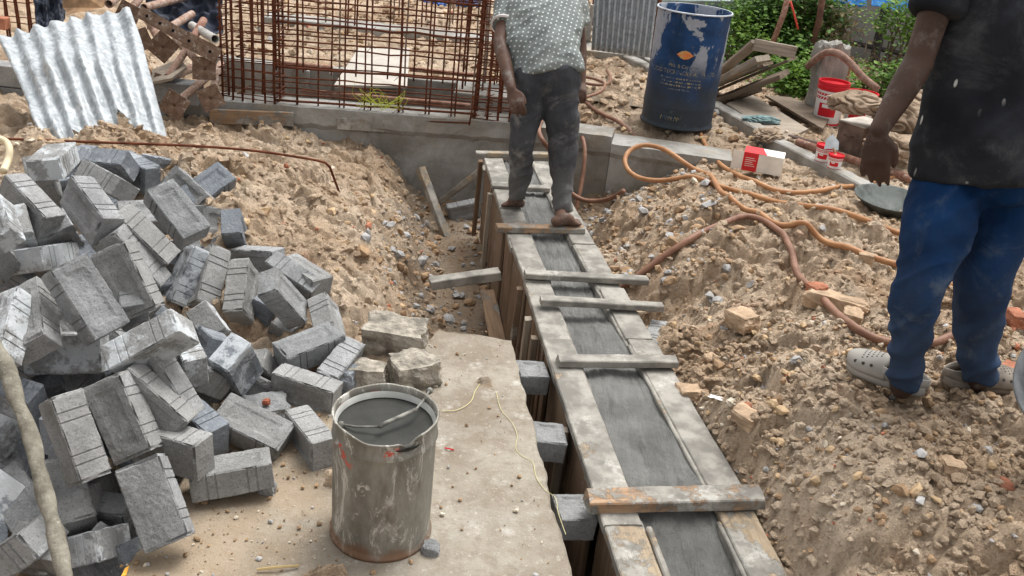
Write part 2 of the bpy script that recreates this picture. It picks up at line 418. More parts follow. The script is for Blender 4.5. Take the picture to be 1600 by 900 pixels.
def m_wood(name, lo, hi, cement=0.0, grain=22, rough=.8, ccol=(.31, .29, .255)):
    t = NT(name); oi = t.n('ShaderNodeObjectInfo')
    sh = t.n('ShaderNodeVectorMath', operation='ADD'); cmb = t.n('ShaderNodeCombineXYZ'); mm = t.math('MULTIPLY', oi.outputs['Random'], 23.0)
    for i in range(3): t.link(mm, cmb.inputs[i])
    t.link(t.tc.outputs['Object'], sh.inputs[0]); t.link(cmb.outputs[0], sh.inputs[1])
    mp = t.n('ShaderNodeMapping'); mp.inputs['Scale'].default_value = (1.2, grain, grain); t.link(sh.outputs[0], mp.inputs[0])
    g = t.noise(2.2, mp.outputs[0], 6, .65, .8)
    base = t.mix(t.ramp(g, .3, .7), lo, hi)
    base = t.mix(t.math('MULTIPLY', t.ramp(t.noise(5, sh.outputs[0], 4), .45, .75), .45), base, tuple(c*.5 for c in lo))
    base = t.mix(t.mr(oi.outputs['Random'], 0, 1, 0, .25), base, (.25, .2, .15))
    if cement > 0:
        cm = t.math('ADD', t.noise(6, sh.outputs[0], 3), t.math('MULTIPLY', t.noise(45, sh.outputs[0], 6, .8), .5))
        f = t.ramp(cm, 1.0-cement*.5, 1.08-cement*.5)
        cc = t.mix(t.ramp(t.noise(11, sh.outputs[0], 4), .35, .65), tuple(c*.55 for c in ccol), ccol)
        cc = t.mix(t.math('MULTIPLY', t.ramp(t.noise(4.3, sh.outputs[0], 6, .8), .54, .68), .6), cc, (.52, .50, .45)); cc = t.mix(t.math('MULTIPLY', t.ramp(t.noise(34, sh.outputs[0], 6, .8), .5, .7), .45), cc, (.15, .14, .12))
        base = t.mix(f, base, cc)
        h = t.bump(f, .6, .004)
    else: h = None
    t.col(base); t.rough(rough)
    h = t.bump(g, .5, .004, h); t.bump(t.noise(90, sh.outputs[0], 4, .7), .3, .002, h)
    return t.m
def m_wetcem():
    t = NT('wet_mortar'); mp = t.mapping((11, 1.5, 11))
    g = t.noise(3.0, mp, 6, .7, .3); a = t.noise(6, None, 4)
    base = t.mix(t.ramp(a, .3, .7), (.115, .114, .107), (.20, .198, .186))
    base = t.mix(t.math('MULTIPLY', t.ramp(g, .5, .72), .38), base, (.28, .275, .25)); base = t.mix(t.math('MULTIPLY', t.ramp(t.noise(26, None, 6, .8), .55, .7), .4), base, (.055, .054, .05))
    t.col(base); t.rough(t.mr(t.noise(3), .3, .7, .6, .85))
    h = t.bump(g, 1.0, .025); h = t.bump(t.noise(38, None, 6, .8), .7, .012, h); t.bump(t.noise(60, None, 5, .7), .4, .004, h)
    return t.m
def m_wall():
    t = NT('cast_concrete'); a = t.noise(1.6, None, 6, .65, .6); b = t.noise(9, None, 6, .7); c = t.noise(60, None, 5, .75)
    base = t.mix(t.ramp(a, .35, .65), (.20, .185, .16), (.37, .36, .335))
    base = t.mix(t.math('MULTIPLY', t.ramp(b, .5, .7), .45), base, (.15, .14, .125))
    base = t.mix(t.math('MULTIPLY', t.ramp(t.noise(2.3, None, 3), .58, .72), .4), base, (.36, .28, .18))
    base = t.mix(t.math('MULTIPLY', t.ramp(c, .6, .75), .4), base, (.5, .49, .46))
    t.col(base); t.rough(.88); h = t.bump(b, .6, .02); h = t.bump(t.ramp(t.noise(4, None, 5, .8, 1.5), .5, .54), .3, .01, h); t.bump(c, .6, .005, h)
    return t.m
def m_galv(name='galvanised', warm=0.0):
    t = NT(name); v = t.vor(38, None, 'F1', 'Color'); sp = t.n('ShaderNodeSeparateColor'); t.link(v, sp.inputs[0])
    base = t.mix(sp.outputs[0], (.27, .29, .30), (.42, .445, .46))
    base = t.mix(t.math('MULTIPLY', t.ramp(t.noise(4, None, 5, .7), .55, .75), .5), base, (.45, .36, .26) if warm else (.62, .60, .55))
    base = t.mix(t.math('MULTIPLY', t.ramp(t.noise(30, None, 5, .8), .6, .75), .4), base, (.35, .33, .3))
    t.col(base); t.metal(.2); t.rough(t.mr(sp.outputs[1], 0, 1, .42, .6)); t.bump(t.noise(14, None, 4), .35, .012)
    return t.m
def m_rust(name='rust', lo=(.085, .03, .017), hi=(.23, .085, .04), extra=None, rough=.85):
    t = NT(name); a = t.noise(18, None, 5, .7); b = t.noise(90, None, 5, .8)
    base = t.mix(t.ramp(a, .3, .7), lo, hi)
    base = t.mix(t.math('MULTIPLY', t.ramp(b, .5, .7), .5), base, tuple(c*.45 for c in lo))
    if extra: base = t.mix(t.ramp(t.noise(26, None, 6, .8), .55, .62), base, extra)
    t.col(base); t.rough(rough); t.metal(.15); t.bump(b, .6, .003)
    return t.m

DIRT = m_dirt(); SLAB = m_slab(); WALL = m_wall(); WET = m_wetcem(); GALV = m_galv(); RUST = m_rust()
BLK = m_block(); BLKD = m_block(True, .25); BLKW = m_block(False, 1.0); BLKB = m_block(True, 1.1)
WOODC = m_wood('cement_caked_board', (.23, .175, .12), (.38, .31, .23), .95)
WOODH = m_wood('half_caked_board', (.25, .19, .125), (.40, .32, .225), .6)
WOODO = m_wood('orange_sawn_board', (.25, .15, .085), (.41, .28, .18), .6)
WOODB = m_wood('brown_shutter_board', (.12, .078, .05), (.215, .145, .098), .2)
WOODG = m_wood('weathered_board', (.22, .18, .14), (.37, .32, .26), .1)
WOODD = m_wood('dark_board', (.10, .075, .055), (.2, .155, .115), .1)
WATER = NT('puddle'); WATER.col((.20, .155, .11)); WATER.rough(.04); WATER.b.inputs['Specular IOR Level'].default_value = .8; WATER = WATER.m

# ------------------------------------------------ ground
def axis(parts):
    out = []
    for a, b, s in parts: out += list(np.arange(a, b, s))
    return np.array(out)
gx = axis([(-40, -8, 1.0), (-8, -4, .08), (-4, -2.6, .03), (-2.6, 3.2, .0115), (3.2, 6, .03), (6, 10, .15), (10, 41, 1.0)])
gy = axis([(-3, .6, .2), (.6, 1.3, .03), (1.3, 7.2, .0115), (7.2, 10, .02), (10, 14, .06), (14, 20, .3), (20, 90, 2.5)])
XX, YY = np.meshgrid(gx, gy, indexing='ij')
ZZ = height(XX.ravel(), YY.ravel())
nx_, ny_ = len(gx), len(gy)
co = np.stack([XX.ravel(), YY.ravel(), ZZ], 1).astype(np.float32)
ii = (np.arange(nx_-1)[:, None]*ny_+np.arange(ny_-1)[None, :]).ravel()
quads = np.stack([ii, ii+ny_, ii+ny_+1, ii+1], 1).astype(np.int32)
me = bpy.data.meshes.new('ground'); me.vertices.add(len(co)); me.vertices.foreach_set('co', co.ravel())
me.loops.add(quads.size); me.loops.foreach_set('vertex_index', quads.ravel())
me.polygons.add(len(quads)); me.polygons.foreach_set('loop_start', np.arange(0, quads.size, 4, dtype=np.int32))
me.polygons.foreach_set('use_smooth', np.ones(len(quads), dtype=bool))
me.update(calc_edges=True); me.materials.append(DIRT)
x_, y_ = XX.ravel(), YY.ravel(); u_, v_ = touv(x_, y_)
wet = np.where(ZZ < -.3, sstep(-.2, -.5, ZZ), 0)
wet = np.maximum(wet, .75*np.exp(-(((x_-.7)/.9)**2+((y_-7.3)/.8)**2)))
wet = np.clip(wet+.5*np.clip(fbm(x_*2, y_*2, 44), 0, 1)*(wet > .05), 0, 1)
at_w = me.attributes.new('wet', 'FLOAT', 'POINT'); at_w.data.foreach_set('value', wet.astype(np.float32))
o = bpy.data.objects.new('ground', me); C.objects.link(o); tag(o, kind='structure')

# ------------------------------------------------ dusty slab
def sheet_poly(name, poly, z, th, mat, step=.03, amp=.004, jag=.012):
    """a cast slab: top gridded for relief, edges slightly broken"""
    mb = MB(); pts = []
    n = len(poly)
    for i in range(n):
        a, b = np.array(poly[i][:2]), np.array(poly[(i+1) % n][:2]); L = np.linalg.norm(b-a); k = max(2, int(L/step))
        for j in range(k):
            q = a+(b-a)*j/k; nn = np.array([b[1]-a[1], -(b[0]-a[0])])/L
            q = q+nn*jag*(mnoise.noise(Vector((q[0]*9, q[1]*9, 3)))+.5*mnoise.noise(Vector((q[0]*30, q[1]*30, 3))))
            pts.append(Vector((q[0], q[1], z+amp*mnoise.noise(Vector((q[0]*8, q[1]*8, 1))))))
    m = len(pts)
    inner = [p.copy() for p in pts]
    for p in pts: p.z -= .012
    cen = sum(pts, Vector())/m
    for i, p in enumerate(inner):
        d = (cen-p).normalized(); inner[i] = p+d*.012
    low = [Vector((p.x, p.y, z-th)) for p in pts]
    mb.add(inner+pts+low, [tuple(range(m))]+[(m+i, m+(i+1) % m, (i+1) % m, i) for i in range(m)]+[(2*m+i, 2*m+(i+1) % m, m+(i+1) % m, m+i) for i in range(m)])
    return mb.build(name, mat)
sc = P(800, 530, 0); sn = UVW(-1.4, -.177)
poly = [tuple(sn), tuple(sc), tuple(P(735, 520, 0)), tuple(P(685, 513, 0)), tuple(P(640, 560, 0)), tuple(P(560, 600, 0)), (-.95, 2.75, 0), (-1.0, 1.0, 0)]
poly = poly[::-1]
sl_ = sheet_poly('concrete_slab', poly[::-1], 0.0, .62, SLAB); tag(sl_, kind='structure')

# ------------------------------------------------ concrete plinth wall under the rebar, and muddy ledge to its right
def wallseg(name, pts, top, th, bot, mat, label, cat):
    mb = MB(); n = len(pts)
    for i in range(n-1):
        a, b = np.array(pts[i]), np.array(pts[i+1]); k = int(np.linalg.norm(b-a)/.04)
        d = (b-a)/np.linalg.norm(b-a); nn = np.array([-d[1], d[0]])
        zs = [bot, -.6, -.45, -.3, -.2, -.13, -.09, -.06, -.02, top]
        vs = []
        for j in range(k+1):
            q = a+(b-a)*j/k
            for z in zs:
                rough_ = .012*mnoise.noise(Vector((q[0]*6, z*9, 1)))+.006*mnoise.noise(Vector((q[0]*25, z*30, 4)))
                lip = -.012 if z > -.1 else .012
                if z > -.1: rough_ *= .5
                p = q+nn*(rough_+lip); vs.append((p[0], p[1], z+(.008*mnoise.noise(Vector((q[0]*8, 2, z))) if z == top else .012*mnoise.noise(Vector((q[0]*11, 7, z))))))
            p = q+nn*th; vs.append((p[0], p[1], top+.006*mnoise.noise(Vector((q[0]*8, 5, 1))))); vs.append((p[0], p[1], bot))
        m = len(zs)+2
        fs = [(j*m+c, (j+1)*m+c, (j+1)*m+(c+1) % m, j*m+(c+1) % m) for j in range(k) for c in range(m)]
        fs += [tuple(range(m))[::-1], tuple(range(k*m, k*m+m))]
        mb.add(vs, fs)
    return tag(mb.build(name, mat, smooth=False), label, cat)
wy = lambda x: float(wall_y(x))
wallseg('concrete_plinth', [(-2.62, wy(-2.62)), (-.1, 6.81), (.62, 6.71)], .03, .26, -1.1, WALL, 'long grey cast concrete plinth wall carrying the rusty rebar cages', 'wall')
wallseg('concrete_ledge', [(.623, 6.71), (1.5, 6.586)], -.02, .3, -1.1, WALL, 'dark concrete ledge wall behind the loop of brown hose, half covered by mud', 'wall')
# block wall courses at the far left
bw = thing('block_wall', (-3.6, 6.5, -.3), 'low wall of grey blocks in courses behind the crumpled metal sheet', 'wall')
for c_ in range(4):
    for k in range(6):
        mb = MB(); cx = -5.6+k*.5+(c_ % 2)*.24; mb.box((cx+.25, 6.52+.02*rnd.random(), -.38+c_*.155), (.485, .16, .148)); q = mb.build('block_course', BLK, bw, bevel=.006)
# bay behind the plinth: back wall
mb = MB(); mb.box((-1.35, 8.09, -.3), (2.9, .16, .62)); mb.box((-1.95, 8.0, -.3), (.03, .05, .58)); mb.box((-1.75, 8.0, -.3), (.03, .05, .58))
tag(mb.build('footing_wall', WALL, bevel=.01), 'grey shuttered concrete wall of the sunken bay seen through the rebar', 'wall')
mb = MB(); mb.box((-.33, 7.75, -.28), (.62, .5, .66)); tag(mb.build('concrete_footing', WALL, bevel=.012), 'square grey concrete column footing behind the right part of the rebar mesh', 'footing')
mb = MB(); mb.box((-.1, 9.9, .02), (5.5, .35, .14)); tag(mb.build('concrete_strip', WALL, bevel=.012), 'low pale concrete strip lying across the dirt far behind the rebar', 'concrete strip')
# plywood over the bay
M_ply = simple('pale_plywood', (.38, .345, .30), .7, 0, 5, .12, .15)
mb = MB(); q = [P(522, 136, .02), P(636, 138, .02), P(640, 78, .03), P(560, 78, .03)]
mb.prism([q[0], q[1], q[2], q[3]], (0, 0, .018)); tag(mb.build('plywood_sheet', M_ply), 'pale plywood sheet laid over the bay behind the rebar', 'plywood')
mb = MB(); mb.box(V(P(575, 147, -.12)), (.55, .1, .09)); tag(mb.build('concrete_lintel', WALL, bevel=.006), 'small grey concrete beam under the pale plywood sheet', 'beam')

# ------------------------------------------------ formwork and wet beam
fwk = thing('beam_formwork', UVW(1.8, .2, -.6), 'long timber shuttering box for the ground beam, caked with cement', 'formwork')
def uline(u0, v0, u1, v1, z0, z1=None): return UVW(u0, v0, z0), UVW(u1, v1, z0 if z1 is None else z1)
lefts = [(-.7, .26, .032, .028), (.22, 1.42, .026, .024), (1.10, 2.05, .022, .030), (2.0, 2.55, .034, .020), (2.42, 3.05, .014, .024), (3.0, 3.95, .022, .022)]
for i, (a, b, v0, v1) in enumerate(lefts):
    p0, p1 = uline(a, v0, b, v1, -.017+(i % 2)*.006)
    plank('rim_board', p0, p1, .125, .034, WOODC if i else WOODH, fwk, seed=i+1)
rights = [(-.7, .30, .408, .420), (.30, 1.45, .436, .405), (1.45, 1.95, .395, .385), (1.93, 2.5, .378, .365), (2.5, 3.2, .357, .352), (3.18, 3.95, .352, .348)]
for i, (a, b, v0, v1) in enumerate(rights):
    p0, p1 = uline(a, v0, b, v1, -.015-(i % 2)*.006)
    plank('rim_board', p0, p1, .124, .034, WOODC if i else WOODH, fwk, seed=i+31)
for i, vs_ in enumerate((((.086, .088), (.086, .088), (.086, .084), (.084, .082)), ((.345, .352), (.368, .338), (.333, .302), (.298, .285)))):
    for j, (a, b) in enumerate([(-.7, .25), (.25, 1.4), (1.4, 2.5), (2.5, 3.95)]):
        p0, p1 = uline(a, vs_[j][0], b, vs_[j][1], -.052)
        plank('inner_board', p0, p1, .016, .09, WOODC, fwk, seed=50+i*9+j)
p0, p1 = uline(-.7, .108, .2, .102, -.004); plank('edge_strip', p0, p1, .02, .03, WOODH, fwk, seed=77)
# vertical side boards and stakes
uu = -.6; i = 0
while uu < 3.9:
    wd = rnd.choice([.14, .2, .26, .3]); gap = rnd.choice([.004, .01, .03]); tilt = rnd.uniform(-.03, .03); lo = -.6+rnd.uniform(0, .06)
    o0 = rnd.choice([.0, .012, .02])
    plank('side_board', UVW(uu+tilt, -.030+o0, lo), UVW(uu, -.026+o0, -.036), wd, .02, WOODB, fwk, up=tuple(FN), seed=100+i)
    if rnd.random() < .5:
        plank('stake', UVW(uu+wd*.6, -.056, lo), UVW(uu+wd*.5+tilt, -.052, -.042), .035, .03, rnd.choice([WOODB, WOODG, WOODD]), fwk, up=tuple(FN), seed=150+i)
    uu += wd+gap; i += 1
uu = -.6
while uu < 3.9:
    wd = rnd.choice([.16, .2, .25]); plank('side_board', UVW(uu, .47-.03*uu, -.6), UVW(uu, .465-.03*uu, -.036), wd, .02, WOODB, fwk, up=tuple(FN), seed=200+int(uu*10)); uu += wd+.02
for k in range(3):
    mb = MB(); mb.box((0, 0, 0), (.1, .1, .1))
# red brick skin seen low beside the near boards
BRK = simple('red_brick', (.30, .10, .06), .9, 0, 14, .35, .5, 60, .006)
# wet concrete in the channel
mb = MB(); us = np.arange(-.7, 3.96, .012); vsn = np.linspace(0, 1, 25); vs = []
def chan(a): return .094, float(np.interp(a, [-.7, .3, 1.4, 2.5, 3.95], [.34, .362, .328, .292, .278]))
for a in us:
    c0_, c1_ = chan(a)
    for b in vsn:
        bb = c0_+(c1_-c0_)*b
        lv = -.030+.008*math.sin(a*2.1)-.018*float(sstep(.28, .2, a))-.012*float(sstep(2.0, 1.9, a))*float(sstep(1.6, 1.7, a))
        z = lv+.010*mnoise.noise(Vector((a*3, bb*14, 2)))+.0075*mnoise.noise(Vector((a*4, bb*70, 5)))+.003*mnoise.noise(Vector((a*30, bb*60, 5)))+.010*abs(b-.5)**3*8*(.5+mnoise.noise(Vector((a*6, 1, 2))))
        vs.append(UVW(a, bb, z))
m = len(vsn)
mb.add(vs, [(i*m+j, (i+1)*m+j, (i+1)*m+j+1, i*m+j+1) for i in range(len(us)-1) for j in range(m-1)])
base = len(mb.v); n_ = len(us)
lowv = [UVW(a, b, -.5) for a in us for b in chan(a)]
mb.add(lowv, [])
fs = []
for i in range(n_-1):
    fs.append((i*m, base+2*i, base+2*i+2, (i+1)*m)); fs.append(((i+1)*m+m-1, base+2*i+3, base+2*i+1, i*m+m-1)); fs.append((base+2*i, base+2*i+1, base+2*i+3, base+2*i+2))
mb.add([], fs) if False else mb.f.extend(fs); mb.mi += [0]*len(fs)
wb = mb.build('wet_concrete_beam', WET, smooth=True); tag(wb, 'fresh grey concrete trowelled level inside the timber shuttering', 'concrete beam')
wb.data.transform(Matrix.Identity(4))

# ------------------------------------------------ crosspieces over the formwork   (photo left end, right end, width, thickness)
CR = [((918, 783), (1188, 778), .085, .042, WOODO, 'thick orange sawn crosspiece nearest the camera, laid over the shuttering', .022),
      ((872, 565), (1056, 566), .062, .032, WOODC, 'cement caked crosspiece second from the camera, with blackened front edge', .02),
      ((845, 470), (1036, 479), .055, .030, WOODC, 'pale cement caked crosspiece sticking out right, third from the camera', .03),
      ((820, 428), (1012, 437), .06, .030, WOODC, 'crosspiece with bare split orange right end, fourth from the camera', .026),
      ((776, 355), (912, 358), .065, .034, WOODO, 'orange and grey crosspiece under the right bare foot', .022),
      ((768, 291), (858, 296), .06, .03, WOODC, 'wet mortar covered crosspiece just behind the left bare foot', .012),
      ((744, 241), (866, 243), .06, .03, WOODH, 'farthest crosspiece, pale board by the plinth wall behind the worker', .022)]
for i, (a, b, wd, th, mt, lb, lift) in enumerate(CR):
    p0, p1 = P(a[0], a[1], lift), P(b[0], b[1], lift)
    o = plank('crosspiece', p0, p1, wd, th, mt, seed=300+i, warp=.004); tag(o, lb, 'board', 'crosspieces over the shuttering')

# ------------------------------------------------ loose boards in and beside the trench
def board(a, b, za, zb, wd, th, mt, label, up=(0, 0, 1), name='loose_board', seed=0, cat='board', roll=0):
    o = plank(name, P(a[0], a[1], za), P(b[0], b[1], zb), wd, th, mt, up=up, seed=seed, roll=roll); return tag(o, label, cat)
board((673, 444), (781, 428), -.18, -.13, .07, .05, WOODC, 'cement caked board spanning the open trench left of the shuttering', seed=401)
board((762, 455), (780, 545), -.5, -.56, .09, .02, WOODO, 'reddish plank lying on the trench floor beside the side boards', seed=402)
o = plank('timber_prop', at(657, 262, 6.3), at(698, 370, 6.05), .06, .045, WOODH, seed=403); tag(o, 'short weathered timber prop leaning against the plinth wall above the trench', 'timber')
o = plank('diagonal_brace', at(684, 318, 6.35), at(757, 262, 6.2), .055, .04, WOODH, seed=404); tag(o, 'slanting timber brace between the leaning prop and the end of the shuttering', 'timber')
o = plank('wall_batten', at(328, 181, 6.45), at(459, 187, 6.62), .03, .105, WOODO, seed=405); tag(o, 'light brown timber batten fixed high on the plinth wall, the longer left one', 'batten', 'battens on the plinth wall')
o = plank('wall_batten', at(527, 193, 6.66), at(621, 199, 6.74), .03, .09, WOODC, seed=406); tag(o, 'grey stained batten fixed on the plinth wall, the shorter right one', 'batten', 'battens on the plinth wall')

# ------------------------------------------------ concrete blocks
BL, BWd, BT = .240, .1248, .0852
def block_mesh(seed, frog=True, mat=None):
    gxs = sorted(set([round(t, 5) for t in np.linspace(-.5, .5, 25)]))
    groove = [-.30, -.19, .19, .30]
    for g in groove: gxs += [g-.012, g-.004, g+.004, g+.012]
    gxs = np.array(sorted(gxs))*BL; gys = np.linspace(-.5, .5, 15)*BWd; gzs = np.linspace(-.5, .5, 11)*BT
    gys = np.array(sorted(list(gys)+[-.5*BWd+.004, .5*BWd-.004])); gzs = np.array(sorted(list(gzs)+[-.5*BT+.004, .5*BT-.004]))
    ax = [gxs, gys, gzs]; half = np.array([BL, BWd, BT])/2
    vid = {}; vs = []; fs = []
    so = Vector((seed*3.1, seed*7.7, seed*1.3))
    def vert(i, j, k):
        key = (i, j, k)
        if key in vid: return vid[key]
        p = np.array([gxs[i], gys[j], gzs[k]]); q = p.copy()
        n_edge = sum(abs(abs(p[a])-half[a]) < 1e-6 for a in range(3))
        if abs(abs(p[1])-half[1]) < 1e-6:      # grooved long sides
            for g in groove:
                d = abs(p[0]-g*BL)
                if d < .0022: q[1] -= math.copysign(.0035, p[1])
        if frog and abs(abs(p[2])-half[2]) < 1e-6:
            fx = max(0, abs(p[0])-.31*BL)/.020; fy = max(0, abs(p[1])-.17*BWd)/.018
            m_ = max(fx, fy)
            if m_ < 1: q[2] -= math.copysign(.007*(1-m_*m_*(3-2*m_)), p[2])
        V_ = Vector(p)*1.0
        nz = mnoise.noise(V_*28+so)*.0022+mnoise.noise(V_*90+so)*.0014
        nrm = np.array([p[a]/half[a] if abs(abs(p[a])-half[a]) < 1e-6 else 0 for a in range(3)])
        amp = 1.0 if abs(nrm[2]) > 0 else .55
        q = q+nrm*nz*amp
        if n_edge >= 2:
            ch = .0022+max(0, mnoise.noise(V_*22+so*2)-.05)*.016
            q = q-nrm*ch
        vid[key] = len(vs); vs.append(tuple(q)); return vid[key]
    N = [len(gxs), len(gys), len(gzs)]
    for a in range(3):
        b, c = (a+1) % 3, (a+2) % 3
        for side in (0, N[a]-1):
            for i in range(N[b]-1):
                for j in range(N[c]-1):
                    def idx(ii, jj):
                        t = [0, 0, 0]; t[a] = side; t[b] = ii; t[c] = jj; return vert(*t)
                    q = (idx(i, j), idx(i+1, j), idx(i+1, j+1), idx(i, j+1))
                    fs.append(q if side else q[::-1])
    me = bpy.data.meshes.new('concrete_block'); me.from_pydata(vs, [], fs)
    me.materials.append(mat); me.polygons.foreach_set('use_smooth', [False]*len(fs)); me.update(); return me
BM = {}
for k, mt in (('n', BLK), ('d', BLKD), ('w', BLKW), ('b', BLKB)):
    BM[k] = [block_mesh(i+ord(k), True, mt) for i in range(3)]+[block_mesh(9+ord(k), False, mt)]
